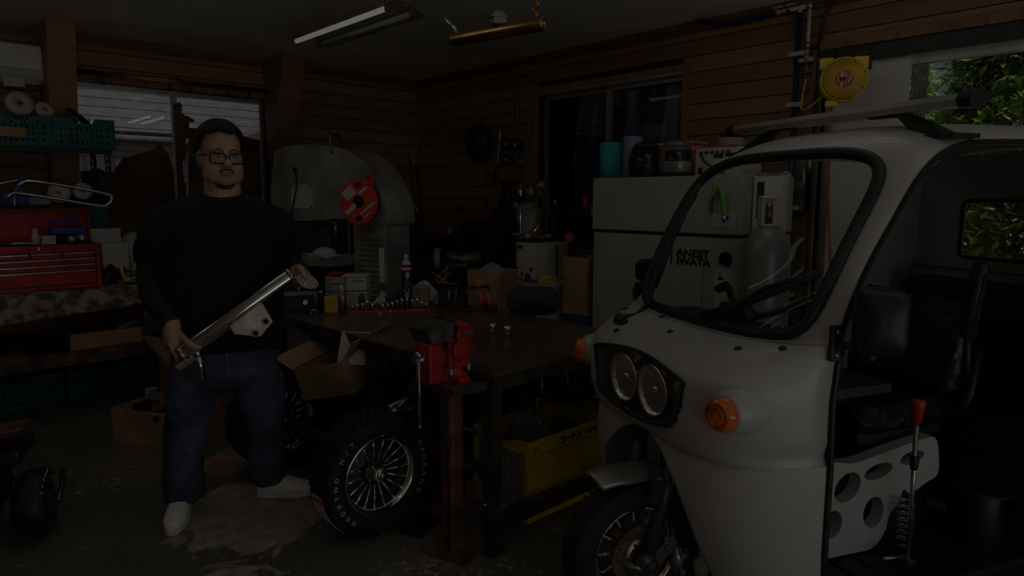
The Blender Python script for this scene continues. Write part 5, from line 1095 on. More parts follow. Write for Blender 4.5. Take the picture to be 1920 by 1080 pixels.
# clutter on the saw table
for nm, lab, (x, y), d, m in (('cloth_cap', 'white cap lying on the band saw table', (.60, -.14), (.085, .07, .05), 'offwhite'),):
    o = thing(nm, lab, 'cap', onbs(x, y, 1.005)); obj('crown', MB().ell((0, 0, .02), *d, 16, 10), m, o); obj('brim', MB().ell((.05, -.06, .008), .05, .05, .006, 14, 6), m, o)
rag('grey_gloves', 'grey work gloves crumpled on the band saw table', (onbs(.25, -.12, 0).x, onbs(.25, -.12, 0).y, 1.006), .16, .22, .05, 'machine', 8, 'gloves')
tag(obj('blue_cutter', MB().cbox(onbs(.27, -.19, 1.02), (.03, .09, .02), -.8), 'blue', bev=.004), 'blue handled cutter lying on the band saw table', 'cutter')
tag(obj('wood_strip', MB().cbox(onbs(.58, -.19, 1.015), (.035, .28, .018), -.0), 'offwhite', bev=.002).parent or bpy.data.objects['wood_strip'], 'pale strip lying along the band saw table edge', 'strip')
tag(obj('black_caliper', MB().cbox(onbs(.38, -.19, 1.013), (.02, .12, .012), -.3), 'black', bev=.002), 'black caliper lying on the band saw table', 'caliper')
la = thing('lathe', 'dark green engine lathe standing in the far corner', 'lathe', (3.62, 5.15, 0))
obj('headstock', MB().box(-.55, -.10, -.20, .25, .82, 1.22), 'dkgreen', la, bev=.03); obj('bed', MB().box(-.10, .55, -.15, .20, .72, .86), 'dkgreen', la, bev=.01); obj('cabinet', MB().box(-.55, -.10, -.18, .22, 0, .82).box(.30, .56, -.16, .20, 0, .72).box(-.10, .30, -.14, .18, .30, .72), 'dkgreen', la, bev=.01)
obj('chuck', MB().cyl((-.10, 0, 1.02), (.0, 0, 1.02), .11, n=24), 'darksteel', la); obj('hand_wheel', MB().loop([(.075, 0), (.09, .008), (.075, .016)], 24, (-.40, -.20, .98), (0, -1, 0)).cyl((-.40, -.20, .98), (-.40, -.24, .98), .02), 'steel', la)
obj('chip_tray', MB().box(-.15, .60, -.34, .24, .66, .70), 'dkgreen', la); obj('tool_post', MB().box(.10, .25, -.12, .08, .86, 1.0).cyl((.17, -.02, 1.0), (.17, -.02, 1.10), .02), 'darksteel', la); obj('tailstock', MB().box(.36, .52, -.1, .12, .86, 1.06).cyl((.45, 0, 1.06), (.45, 0, 1.16), .015), 'darksteel', la)
tag(obj('instrument_case', MB().box(3.16, 3.42, 5.0, 5.2, 1.22, 1.36), 'offwhite', bev=.006), 'white instrument case with dark band on the lathe headstock', 'case'); 
tag(obj('chrome_spout', MB().tube(catmull([(3.40, 4.98, 1.22), (3.40, 4.97, 1.34), (3.44, 4.95, 1.37), (3.49, 4.93, 1.30)], 6), .010, 8), 'steel'), 'curved steel coolant spout on the lathe', 'spout')
tag(obj('white_bottle_cap', MB().lathe([(0, 0), (.022, 0), (.024, .05), (.018, .06), (0, .062)], 16, (3.98, 5.10, 1.061-.0)), 'paper'), 'small white capped pot standing on the lathe tailstock', 'pot')

# more clutter along the back edge of the table
for i, (x, y, r, h, m, lab) in enumerate(((2.30, 3.84, .024, .15, 'clearplastic', 'clear bottle standing behind the white plastic case'), (2.16, 3.66, .020, .10, 'darksteel', 'short dark jar in front of the white plastic case'), (1.93, 3.74, .022, .12, 'black', 'black bottle between the tool box and the organiser'))):
    b = thing('bottle', lab, 'bottle', (x, y, TZ), 0, 'bottles at the table end'); obj('body', MB().lathe([(0, 0), (r, 0), (r, h*.7), (r*.45, h*.86), (r*.4, h*.9), (0, h*.9)], 16), m, b); obj('cap', MB().lathe([(r*.5, h*.88), (r*.5, h), (0, h)], 12), 'offwhite', b)
for i, (x, y, rz, d, m, lab) in enumerate(((2.45, 3.66, .3, (.10, .07, .05), 'offwhite', 'small white parts carton behind the cardboard rag box'), (2.46, 3.66, -.2, (.08, .05, .03), 'dkgreen', 'small green carton lying on the white parts carton'))):
    o = thing('parts_carton', lab, 'carton', (x, y, TZ+(.0505 if i else 0)), rz, 'small cartons behind the rag box'); obj('body', MB().box(-d[0]/2, d[0]/2, -d[1]/2, d[1]/2, 0, d[2]), m, o, bev=.002); obj('flap', MB().box(-d[0]/2, d[0]/2, -.001, .001, d[2], d[2]+.0008), 'machine', o)
def sring_(c, hx, hy, z, n=22): return [V((c[0]+hx*math.cos(2*PI*k/n), c[1]+hy*math.sin(2*PI*k/n), z)) for k in range(n)]
# ------------------------------------------------------------------ compressor cabinet and what stands on it
cp = thing('compressor_cabinet', 'large grey compressor cabinet with black maker lettering by the right wall', 'compressor', (3.50, 2.41, 0))
obj('body', MB().box(.012, .63, -.53, .53, .04, 1.185), 'greycab', cp, bev=.004); obj('hood', MB().box(0, .63, -.535, .535, 1.205, 1.54), 'greycab', cp, bev=.006); obj('seam_band', MB().box(.02, .62, -.52, .52, 1.185, 1.205), 'black', cp)
obj('plinth', MB().box(.03, .61, -.50, .50, 0, .04), 'black', cp)
dp = obj('door_panel', MB().box(.004, .012, -.30, .49, .10, 1.15), 'greycab', cp, bev=.002); obj('control_panel', MB().box(.004, .012, -.525, -.31, .10, 1.15), 'greycab', cp, bev=.002)
FM = lambda y, z: basis((.003, y, z), (0, -1, 0), (0, 0, 1), (-1, 0, 0))
text('lettering', 'ANEST', .062, 'black', dp, FM(-.235, 1.085), .001, .003, 1.18); text('lettering', 'IWATA', .062, 'black', dp, FM(-.24, 1.035), .001, .003, 1.12)
obj('lettering_bar', MB().box(.002, .004, -.095, -.085, 1.015, 1.10), 'black', dp)
gg = obj('pressure_gauge', MB().lathe([(.040, 0), (.040, .012), (.033, .014), (.033, .011), (0, .011)], 24, (.003, -.45, 1.07), (-1, 0, 0)), 'black', cp); obj('dial', MB().lathe([(.032, .0125), (0, .0125)], 20, (.003, -.45, 1.07), (-1, 0, 0)), 'offwhite', gg); obj('needle', MB().cbox((-.0105, -.447, 1.075), (.001, .02, .003), 0, .7), 'black', gg)
op = obj('label_plate', MB().box(.001, .004, -.495, -.39, .74, 1.01), 'cream', cp); obj('red_button', MB().lathe([(.008, 0), (.008, .006), (0, .007)], 12, (.001, -.42, .985), (-1, 0, 0)), 'redbright', op); obj('display', MB().box(0, .001, -.44, -.405, .945, .965), 'black', op)
nl = obj('notice_plate', MB().box(-.003, 0, -.505, -.36, 1.245, 1.325), 'offwhite', cp); obj('display', MB().box(-.004, -.003, -.46, -.42, 1.29, 1.31), 'black', nl)
rg = thing('air_gun', 'bright green air blow gun hung on the compressor front', 'air gun', (3.476, 1.985, 1.32))
obj('body', MB().tube(catmull([(0, .055, .11), (0, .03, .145), (0, .0, .13), (0, -.015, .06), (0, -.02, 0)], 6), [.012]*8+[.017]*9+[.014]*8, 10), 'green', rg); obj('trigger', MB().tube(catmull([(0, .05, .10), (0, .065, .05), (0, .06, .01)], 5), .009, 8), 'darksteel', rg); obj('fitting', MB().cyl((0, -.02, 0), (0, -.022, -.045), .010), 'chrome', rg)
obj('hook', MB().cyl((0, .02, .13), (.02, .02, .13), .004, n=6), 'steel', rg)
CT = 1.541
def proll(lab, y, r, h, m):
    t = thing('paper_roll', lab, 'paper roll', (3.70, y, CT), 0, 'paper rolls on the compressor'); obj('roll', MB().loop([(r, 0), (r, h), (.02, h), (.02, 0)], 32), m, t); obj('core', MB().loop([(.02, 0), (.02, h+.001), (.017, h+.001), (.017, 0)], 16), 'cardboard', t)
proll('turquoise workshop paper roll standing on the compressor end', 2.945-.0, .085, .24, 'cyan'); proll('taller pale blue paper roll beside the turquoise one', 2.775, .062, .27, 'lightblue')
rw = thing('striped_box', 'red and white striped carton on the compressor behind the masks', 'box', (3.90, 2.59, CT)); obj('carton', MB().box(-.08, .08, -.20, .20, 0, .225), 'paper', rw)
for k in range(5): obj('stripe', MB().box(-.082, .0801, -.201, .201, .01+k*.047, .028+k*.047), 'redbright', rw)
def weldmask(lab, loc, rz, mshell, mvis, s=1.0):
    w_ = thing('welding_mask', lab, 'welding mask', loc, rz, 'welding masks on the compressor')
    def fn(u, v):
        a = math.radians(-105+210*u); z = .235*v; bow = math.sin(PI*min(1, .25+.75*v))
        rx = (.085+.035*bow)*s; ry = (.10+.055*bow-.05*max(0, v-.7)/.3)*s
        return V((math.sin(a)*rx*1.05, -math.cos(a)*ry, z*s*(1 if v < .85 else 1-.05*(v-.85)/.15)))
    obj('shell', MB().grid(fn, 26, 18).ell((0, -.02*s, .215*s), .095*s, .10*s, .03*s, 18, 8), mshell, w_, solid=.006)
    obj('visor', MB().grid(lambda u, v: fn(.27+.46*u, .40+.32*v)*1.0+V((0, -.006, 0)), 12, 8), mvis, w_, solid=.004); obj('chin', MB().tube([fn(.1+.8*k/12, .02)+V((0, -.004, 0)) for k in range(13)], .010, 6), 'black', w_)
    obj('headband', MB().tube(catmull([(-.09*s, .0, .14*s), (-.085*s, .09*s, .13*s), (0, .13*s, .12*s), (.085*s, .09*s, .13*s), (.09*s, 0, .14*s)], 5), .008, 6, flat=2), 'black', w_); return w_
mat('maskgrey', (.30, .29, .26), .25, .3); mat('visor', (.03, .02, .03), .08)
weldmask('black welding mask on the compressor, facing the room', (3.64, 2.625, CT+.012), math.radians(-55), 'black', 'visor', .84)
weldmask('grey and black welding mask beside the black one', (3.64, 2.40, CT+.012), math.radians(-48), 'maskgrey', 'visor', .84)
ib = thing('power_supply', 'white welding power unit with red edge on the compressor', 'welder', (3.74, 2.13, CT)); obj('case', MB().box(-.12, .15, -.16, .12, 0, .165), 'offwhite', ib, bev=.004); obj('edge', MB().box(-.122, -.118, .115, .122, 0, .168).box(-.122, -.118, -.16, .12, .162, .168), 'redbright', ib)
for k in range(6): obj('knob', MB().lathe([(.010, 0), (.010, .010), (0, .011)], 10, (-.12, .08-k*.035, .135), (-1, 0, 0)), 'darksteel', ib)
obj('display', MB().box(-.122, -.12, -.06, .0, .10, .125), 'black', ib); obj('socket_block', MB().box(-.124, -.12, .07, .10, .01, .05), 'black', ib); obj('cable', MB().tube(catmull([(-.13, .08, .13), (-.15, .04, .08), (-.13, -.02, .04), (-.14, -.08, .012)], 6), .006, 6), 'black', ib)
tag(obj('cable_coil', MB().tube([(3.72+.10*math.cos(k*.42)*(1-.0006*k), 2.08+.09*math.sin(k*.42), CT+.172+.0006*k) for k in range(75)], .007, 6), 'machine'), 'grey cable coiled on the welding power unit', 'cable')
tag(obj('black_pack', MB().box(3.66, 3.80, 1.93, 2.12, CT+.228, CT+.252), 'black', bev=.006), 'flat black pack lying on the coiled cable', 'pack')
# ------------------------------------------------------------------ gas cylinder and white panel by the door
gc = thing('gas_cylinder', 'tall grey gas cylinder with valve guard beside the compressor', 'gas cylinder', (3.345, 1.64, 0)); mat('cylgrey', (.34, .35, .34), .35, .2, var=.05)
obj('vessel', MB().lathe([(0, .02), (.10, .0), (.117, .02), (.117, 1.12), (.114, 1.16), (.104, 1.20), (.084, 1.235), (.058, 1.258), (.045, 1.272), (0, 1.28)], 32), 'cylgrey', gc)
obj('valve_guard', plate(circ(.052, 20), [circ(.044, 20)], .012, Matrix.Translation((0, 0, 1.27))), 'cream', gc)
for k in range(3): a = k*2.09+.5; obj('guard_post', MB().cbox((.047*math.cos(a), .047*math.sin(a), 1.345), (.012, .045, .14), a), 'cream', gc)
obj('guard_ring', MB().ring(.055, .040, .018, 20, (0, 0, 1.405)), 'cream', gc); obj('valve', MB().cyl((0, 0, 1.28), (0, 0, 1.38), .016).cyl((0, 0, 1.33), (-.035, -.02, 1.33), .010), 'brass', gc)
wpn = thing('white_locker', 'white steel locker behind the grey gas cylinder', 'locker', (3.75, 1.76, 0)); obj('body', MB().box(-.15, -.07, -.06, .105, 0, 1.535), 'white', wpn, bev=.004); obj('slot', MB().box(-.153, -.15, .04, .08, 1.30, 1.50), 'black', wpn); obj('top_rail', MB().box(-.155, -.07, -.05, .09, 1.535, 1.55), 'steel', wpn)
# ------------------------------------------------------------------ wall services near the door
GW = 'service fittings on the right wall'
bp = thing('blue_pipe', 'dark blue air pipe running down the wall by the door', 'pipe', (4.20, 1.93, .3)); obj('pipe', MB().cyl((0, 0, 0), (0, 0, 2.22), .017), 'bluepipe', bp)
for z in (.5, 1.05, 1.68, 1.98): obj('clamp', MB().box(-.022, .04, -.05, .05, z-.014, z+.014), 'offwhite', bp, bev=.003)
bh = tag(obj('blue_hose', MB().tube(catmull([(4.19, 2.62, 2.60), (4.18, 2.47, 2.555), (4.18, 2.33, 2.535), (4.19, 2.18, 2.545), (4.20, 2.08, 2.552)], 8), .017, 10), 'bluepipe'), 'dark blue hose drooping along the ceiling edge', 'hose')
vp = thing('white_valve_pipe', 'white pipe with ball valves feeding the yellow hose reel', 'pipe', (4.20, 1.87, 2.0)); obj('pipe', MB().cyl((0, 0, .26), (0, 0, .545), .011).cyl((0, 0, .55), (0, .22, .55), .013).cyl((0, .06, .50), (0, .06, .55), .012), 'offwhite', vp)
for p, ax in (((0, .20, .55), (0, 1, 0)), ((0, .12, .55), (0, 1, 0)), ((0, 0, .55), (0, 0, 1)), ((0, 0, .32), (0, 0, 1)), ((0, 0, .25), (0, 0, 1))): obj('fitting', MB().lathe([(.012, -.02), (.021, -.016), (.021, .016), (.012, .02)], 14, p, ax), 'steel', vp)
for p in ((0, .20, .58), (0, .12, .58)): obj('lever', MB().cbox(p, (.012, .06, .008)), 'offwhite', vp)
obj('clamp', MB().box(-.018, .04, -.04, .045, .225, .25), 'offwhite', vp, bev=.003); obj('tap_handle', MB().cyl((0, -.01, .30), (0, -.07, .31), .008), 'black', vp); obj('outlet', MB().cyl((0, 0, .14), (0, 0, .23), .007), 'steel', vp)
tag(obj('black_conduit', MB().tube(catmull([(4.21, 1.70, 2.585), (4.21, 1.775, 2.50), (4.21, 1.80, 2.35), (4.205, 1.80, 2.0), (4.205, 1.80, 1.2), (4.205, 1.80, .2)], 6), .012, 8), 'black'), 'black conduit running down beside the door jamb', 'conduit')
hr = thing('hose_reel', 'round yellow air hose reel hung over the doorway', 'hose reel', (3.97, 1.56, 2.055), math.radians(-62)); A_ = (0, -1, 0)
obj('drum', MB().lathe([(0, -.05), (.113, -.05), (.120, -.04), (.121, .03), (.113, .04), (.10, .042), (0, .042)], 40, (0, 0, 0), A_), 'yellow', hr)
obj('front_face', MB().lathe([(.110, .041), (.104, .048), (0, .050)], 36, (0, 0, 0), A_), 'yellowdk', hr); sg = obj('label', MB().prism(oval(0, 0, .046, .046, 0, 28), .050, .0515, basis((0, 0, 0), (1, 0, 0), (0, 0, 1), (0, -1, 0))), 'red', hr)
for (x, wd, h0, h1) in ((-.030, .006, -.02, .02), (-.012, .016, -.042, .042), (.006, .005, -.03, .03), (.022, .006, -.025, .0), (.032, .006, -.01, .025)): obj('print_bar', MB().box(x-wd/2, x+wd/2, -.0525, -.0515, h0, h1), 'offwhite', sg)
for k in range(8): a = k*PI/4+.3; obj('screw', MB().lathe([(.004, 0), (.004, .003), (0, .003)], 8, (.104*math.cos(a), -.046, .104*math.sin(a)), A_), 'black', hr)
obj('swivel', MB().cyl((0, -.05, 0), (-.02, -.075, -.004), .010), 'darksteel', hr); obj('outlet_guide', MB().cbox((-.055, 0, -.125), (.06, .05, .035)), 'yellow', hr, bev=.006)
obj('corner_lug', MB().box(.05, .125, .0, .05, .06, .125), 'yellow', hr, bev=.006); obj('corner_lug', MB().box(-.125, -.05, .0, .05, .06, .125), 'yellow', hr, bev=.006)
obj('bracket', MB().tube(catmull([(-.13, .0, .05), (-.13, .0, .14), (-.10, .02, .165), (.10, .02, .165), (.13, .0, .14), (.13, .0, .05)], 6), .007, 8).box(-.03, .03, .02, .26, .16, .175), 'black', hr)
tag(obj('yellow_feed_hose', MB().tube(catmull([(4.20, 1.87, 2.13), (4.19, 1.88, 2.02), (4.16, 1.87, 1.95), (4.08, 1.80, 1.935), (3.97, 1.64, 2.0), (3.905, 1.535, 2.05)], 8), .0065, 8), 'yellow'), 'thin yellow hose curving from the valve pipe to the reel', 'hose')
tag(obj('orange_line', MB().tube(catmull([(3.99, 1.62, 1.915), (4.02, 1.625, 1.5), (4.06, 1.60, 1.0), (4.10, 1.58, .5), (4.10, 1.60, .02)], 6), .006, 6), 'orange'), 'thin orange cord hanging from the hose reel', 'cord')
fr = thing('air_regulator', 'wall filter regulator with clear bowl beside the locker', 'regulator', (4.20, 1.90, 1.22)); obj('bowl', MB().lathe([(0, 0), (.025, .01), (.032, .08), (.03, .12), (0, .12)], 18, (-.03, .04, .13)), 'clearplastic', fr); obj('head', MB().box(-.065, .02, -.02, .08, .25, .29).cyl((-.02, -.06, .22), (-.02, -.06, .40), .010).cyl((-.02, -.09, .35), (-.02, -.09, .44), .012), 'steel', fr); obj('gauge', MB().lathe([(.035, 0), (.035, .02), (0, .021)], 20, (-.06, .03, .32), (-1, 0, 0)), 'offwhite', fr); obj('back_plate', MB().box(.02, .045, -.1, .09, .1, .4), 'steel', fr)
sw = thing('wall_socket', 'double wall socket plate beside the door', 'socket', (4.235, 1.83, 1.17)); obj('plate', MB().box(0, .014, -.035, .035, 0, .12), 'brownframe', sw, bev=.003)
for z in (.035, .085): obj('outlet', MB().box(-.003, 0, -.014, .014, z-.014, z+.014), 'offwhite', sw)
tag(obj('red_extinguisher', MB().lathe([(0, 0), (.06, 0), (.065, .02), (.065, .40), (.05, .46), (.025, .49), (.025, .53), (0, .54)], 20, (4.09, 1.795, 0)), 'red'), 'red fire extinguisher standing behind the white locker', 'extinguisher')
# ------------------------------------------------------------------ desk with cream dryer, cylinders beyond
dk = thing('steel_desk', 'grey steel desk cabinet with open recess beside the compressor', 'desk', (3.68, 3.515, 0)); x0, x1, y0, y1 = -.36, .40, -.215, .215
obj('top', MB().box(x0-.02, x1, y0-.01, y1, .775, .80), 'greycab', dk, bev=.003); obj('side', MB().box(x0, x1, y0, y0+.018, 0, .775), 'greycab', dk); obj('side', MB().box(x0, x1, y1-.018, y1, 0, .775), 'greycab', dk); obj('back', MB().box(x1-.018, x1, y0+.018, y1-.018, 0, .775), 'greycab', dk)
obj('shelf', MB().box(x0+.01, x1-.02, y0+.018, y1-.018, .50, .515).box(x0+.01, x1-.02, y0+.018, y1-.018, .04, .06), 'greycab', dk); obj('drawer_front', MB().box(x0-.008, x0, y0+.02, .0, .52, .77), 'offwhite', dk); obj('side_slot', MB().box(.20, .24, y0-.004, y0, .30, .52), 'black', dk)
tag(obj('desk_radio', MB().box(-.04, .04, -.06, .06, 0, .14), 'black', bev=.006), 'dark instrument standing in the desk recess', 'instrument').location = (3.45, 3.62, .516)
dr = thing('air_dryer', 'cream boxy air dryer with perforated side on the steel desk', 'dryer', (3.69, 3.59, .80)); obj('case', MB().box(-.19, .19, -.09, .09, .006, .285), 'cream', dr, bev=.004); obj('lid', MB().box(-.195, .195, -.095, .095, .285, .31), 'black', dr, bev=.004); obj('foot', MB().box(-.18, .18, -.085, .085, 0, .006), 'black', dr)
obj('seam', MB().box(-.1905, .06, -.0905, .0905, .088, .091), 'black', dr); obj('display', MB().box(-.192, -.19, .02, .075, .235, .262), 'darksteel', dr)
for k in range(12):
    for j in range(2): obj('vent_hole', MB().lathe([(.0085, 0), (.0085, .003), (0, .003)], 8, (.055+j*.018, -.0895, .03+k*.0195+j*.009), (0, -1, 0)), 'black', dr)
for y in (.085, -.07): obj('latch', MB().box(-.196, -.19, y-.012, y+.012, .078, .10), 'black', dr)
for z in (.02, .04, .062): obj('port', MB().lathe([(.006, 0), (.006, .003), (0, .003)], 8, (-.19, .075, z), (-1, 0, 0)), 'black', dr)
obj('dial', MB().prism([(0, .02), (.014, 0), (0, -.02), (-.014, 0)], 0, .002, basis((-.19, .03, .045), (0, -1, 0), (0, 0, 1), (-1, 0, 0))), 'darksteel', dr); obj('slot', MB().box(.145, .15, -.092, -.09, .12, .20), 'black', dr)
obj('inlet_elbow', MB().tube(catmull([(-.19, -.05, .03), (-.22, -.06, .05), (-.24, -.075, .02), (-.22, -.12, .004), (-.14, -.18, -.04), (-.08, -.21, -.12)], 6), .014, 8), 'darksteel', dr)
yl = thing('yellow_meter', 'small yellow box meter lying in front of the cream dryer', 'meter', (3.56, 3.42, .80), -.15); obj('body', MB().box(-.06, .06, -.03, .03, 0, .045), 'yellow', yl, bev=.004)
for x in (-.03, .0, .03): obj('button', MB().lathe([(.006, 0), (.006, .003), (0, .003)], 8, (x, -.03, .022), (0, -1, 0)), 'black', yl)
tag(obj('blue_tray', MB().box(3.80, 3.95, 3.40, 3.47, .80, .815), 'blue', bev=.004), 'flat blue tray lying at the desk edge', 'tray')
t = thing('white_jar', 'small glass jar with lid on the dryer lid', 'jar', (3.56, 3.62, 1.11)); obj('glass', MB().lathe([(0, 0), (.02, 0), (.022, .03), (.018, .04)], 16), 'offwhite', t); obj('lid', MB().lathe([(.02, .04), (.02, .05), (0, .05)], 16), 'steel', t)
for i, (x, y, lab) in enumerate(((3.52, 3.64, 'small red block beside the jar on the dryer'), (3.66, 3.55, 'small red block nearer the gas bottles on the dryer'))): tag(obj('red_block', MB().box(x-.02, x+.02, y-.015, y+.015, 1.11, 1.13), 'redbright', bev=.002), lab, 'block', 'red blocks on the dryer')
tag(obj('work_glove', MB().ell((3.72, 3.56, 1.125), .035, .025, .016, 14, 8), 'cardboard'), 'tan glove fingertip bundle on the dryer lid', 'glove')
def cylsm(lab, loc, r, h, m):
    c = thing('gas_bottle', lab, 'gas bottle', loc, 0, 'gas bottles behind the dryer'); obj('vessel', MB().lathe([(0, 0), (r, 0), (r, h-.12), (r*.9, h-.06), (r*.6, h-.015), (r*.3, h), (0, h)], 24), m, c); obj('valve', MB().cyl((0, 0, h), (0, 0, h+.06), .014).cyl((0, 0, h+.05), (-.03, -.03, h+.05), .010), 'brass', c); return c
cylsm('dark grey welding gas bottle behind the cream dryer', (3.86, 3.90, 0), .115, 1.38, 'machine'); cylsm('black welding gas bottle beside the window sill', (4.11, 3.86, 0), .095, 1.33, 'black')
rgm = thing('gas_regulator', 'twin dial gas regulator with green knob on the bottles', 'regulator', (3.80, 3.80, 1.44)); obj('body', MB().cyl((-.10, .08, 0), (.06, -.04, .0), .014).lathe([(.02, -.02), (.028, 0), (.02, .02)], 14, (0, .0, .0), (.7, -.7, 0)), 'brass', rgm)
for i, (x, y, z, r) in enumerate(((-.08, .06, .04, .035), (-.02, .015, .025, .040), (.05, -.03, .07, .038))): g = obj('dial', MB().lathe([(r, 0), (r, .022), (r*.86, .024), (0, .022)], 20, (x, y, z), (-.7, -.7, .1)), 'darksteel', rgm); obj('dial_face', MB().lathe([(r*.84, .0245), (0, .0245)], 18, (x, y, z), (-.7, -.7, .1)), 'paper' if i else 'machine', g); obj('stem', MB().cyl((x, y, z), (x*.5, y*.5, 0), .008), 'brass', rgm)
obj('green_knob', MB().lathe([(.028, 0), (.030, .02), (.024, .035), (0, .036)], 16, (.035, -.035, .0), (-.6, -.6, .2)), 'dkgreen', rgm)
for i in range(2): tag(obj('red_hose', MB().tube(catmull([(3.86+.03*i, 3.77-.03*i, 1.45), (3.83+.03*i, 3.72-.03*i, 1.33), (3.77+.04*i, 3.70-.03*i, 1.22), (3.74+.05*i, 3.68-.03*i, 1.15)], 6), .010, 8), 'redbrown'), ('red rubber gas hose nearer the dryer', 'red rubber gas hose nearer the wall')[i], 'hose', 'red gas hoses')
tag(obj('torch_head', MB().tube(catmull([(3.66, 3.66, 1.15), (3.70, 3.64, 1.20), (3.76, 3.66, 1.21), (3.80, 3.64, 1.18)], 5), .012, 8), 'chrome'), 'brass and chrome torch fittings lying on the dryer', 'torch')
ps = thing('pipe_stand', 'chrome upright stand with side clamp behind the dryer', 'stand', (3.66, 3.80, .80)); obj('rod', MB().cyl((0, 0, 0), (0, 0, .72), .010), 'chrome', ps); obj('sleeve', MB().cyl((0, 0, .56), (0, 0, .72), .017), 'chrome', ps); obj('cross_arm', MB().cyl((-.06, .05, .54), (.14, -.11, .54), .010), 'steel', ps); obj('blue_grip', MB().cyl((-.05, .04, .33), (.03, -.03, .33), .012), 'cyan', ps); obj('stand_base', MB().cyl((0, 0, 0), (0, 0, .012), .06), 'darksteel', ps)
sl = tag(obj('sill_shelf', MB().box(4.0, XR-.02, 3.30, 3.66, 1.255, 1.275).box(4.0, XR-.02, 3.30, 3.33, 1.10, 1.255).box(4.0, XR-.02, 3.63, 3.66, 1.10, 1.255), 'black'), 'small dark shelf under the screened window', 'shelf')
cn = thing('drink_can', 'slim red and white drink can on the small window shelf', 'can', (4.08, 3.50, 1.275)); obj('can', MB().lathe([(0, 0), (.024, 0), (.027, .006), (.027, .145), (.022, .155), (0, .155)], 20), 'redbright', cn); obj('green_base', MB().loop([(.0275, .01), (.0275, .06), (.027, .06), (.027, .01)], 20), 'dkgreen', cn); obj('lid', MB().lathe([(.022, .156), (0, .156)], 16), 'steel', cn)
tag(obj('green_can', MB().lathe([(0, 0), (.028, 0), (.028, .07), (.024, .078), (0, .078)], 18, (4.08, 3.415, 1.275)), 'green'), 'short green can beside the slim drink can', 'can')
openbox('tall brown cardboard carton between desk and compressor', (3.66, 3.12, .60), .26, .22, .40, 0, 'cardboard', grp='cartons behind the table')
tag(obj('blue_crate', MB().box(3.55, 3.80, 3.0, 3.24, 0, .60), 'tarp', bev=.01), 'dark blue plastic bin under the tall carton', 'bin')
openbox('brown cardboard carton with taped sides behind the stool', (3.10, 3.50, .56), .24, .26, .36, .3, 'cardboard', grp='cartons behind the table')
tag(obj('carton_stand', MB().box(2.96, 3.26, 3.34, 3.66, 0, .56), 'black', bev=.01), 'dark cabinet under the taped carton', 'cabinet')
rag('carton_rag', 'crumpled grey plastic stuffed in the taped carton', (3.10, 3.50, .88), .20, .20, .08, 'machine', 21, 'plastic')
tag(obj('wall_gauge_red', MB().lathe([(.035, 0), (.035, .02), (.028, .022), (0, .02)], 18, (3.62, 3.26, 1.13), (-.7, -.7, .1)), 'red'), 'small red rimmed gauge hanging beside the carton', 'gauge')
rdv = thing('grinder', 'dark bench grinder on the cabinet behind the table', 'grinder', (3.02, 3.78, .93)); obj('motor', MB().cyl((-.10, .09, .05), (.12, -.11, .05), .05, n=20), 'darksteel', rdv); obj('wheel_guard', MB().cyl((-.12, .11, .05), (-.09, .08, .05), .075, n=24), 'machine', rdv); obj('base', MB().cbox((0, 0, .008), (.14, .10, .016), -.75), 'darksteel', rdv)
tag(obj('grinder_pedestal', MB().box(2.92, 3.12, 3.68, 3.88, 0, .93), 'black', bev=.01), 'dark pedestal carrying the bench grinder', 'pedestal')
hp = thing('sheet_hopper', 'dark flared metal hopper behind the grinder', 'hopper', (3.55, 4.05, 0)); R1 = [V((x*.17, y*.15, 1.23)) for x, y in ((-1, -1), (1, -1), (1, 1), (-1, 1))]; R0 = [V((x*.13, y*.12, .96)) for x, y in ((-1, -1), (1, -1), (1, 1), (-1, 1))]
obj('bin', MB().loft([R0, R1], False, False).add(R0, [(0, 1, 2, 3)]), 'black', hp, solid=.004); obj('stand', MB().box(-.10, .10, -.10, .10, 0, .955), 'black', hp)
# ------------------------------------------------------------------ things on the right wall beyond the window
hm = thing('hanging_mask', 'black welding helmet hung on the wall near the corner', 'welding mask', (4.13, 4.865, 1.72)); obj('shell', MB().loft([sring_((.0+.03*(1-q), 0), .10*k, .15*k2, .36*q) for q, k, k2 in ((0, .25, .3), (.08, .55, .55), (.25, .8, .78), (.5, 1, 1), (.72, 1, 1), (.88, .8, .8), (.97, .45, .5), (1, .15, .2))]), 'black', hm); obj('visor', MB().box(-.106, -.09, -.06, .06, .19, .26), 'visor', hm); obj('strap', MB().tube(catmull([(.03, -.06, .34), (.06, -.03, .40), (.09, .0, .42), (.06, .03, .40), (.03, .06, .34)], 5), .006, 6), 'blue', hm)
ch = thing('chain_tongs', 'steel chain tongs hanging on the wall beside the switch box', 'tongs', (4.22, 4.65, 1.70)); obj('jaw', MB().tube(catmull([(0, 0, .33), (0, .005, .28), (0, .02, .15), (0, .04, .0)], 5), .010, 6), 'steel', ch); obj('jaw', MB().tube(catmull([(0, -.01, .33), (0, -.015, .28), (0, -.025, .15), (0, -.03, .0)], 5), .008, 6), 'darksteel', ch); obj('nail', MB().cyl((-.02, 0, .35), (.03, 0, .35), .004, n=6), 'steel', ch)
for k in range(8): obj('chain_link', MB().loop([(.013, -.003), (.013, .003), (.008, .003), (.008, -.003)], 10, (-.004, .005+k*.003, .31-k*.022), (1, .6*(k % 2), 0)), 'steel', ch)
eb = thing('switch_box', 'dark electrical breaker board on the wall with conduit above', 'switch box', (4.22, 4.44, 1.69)); obj('board', MB().box(.0, .025, -.14, .14, 0, .27), 'brownframe', eb)
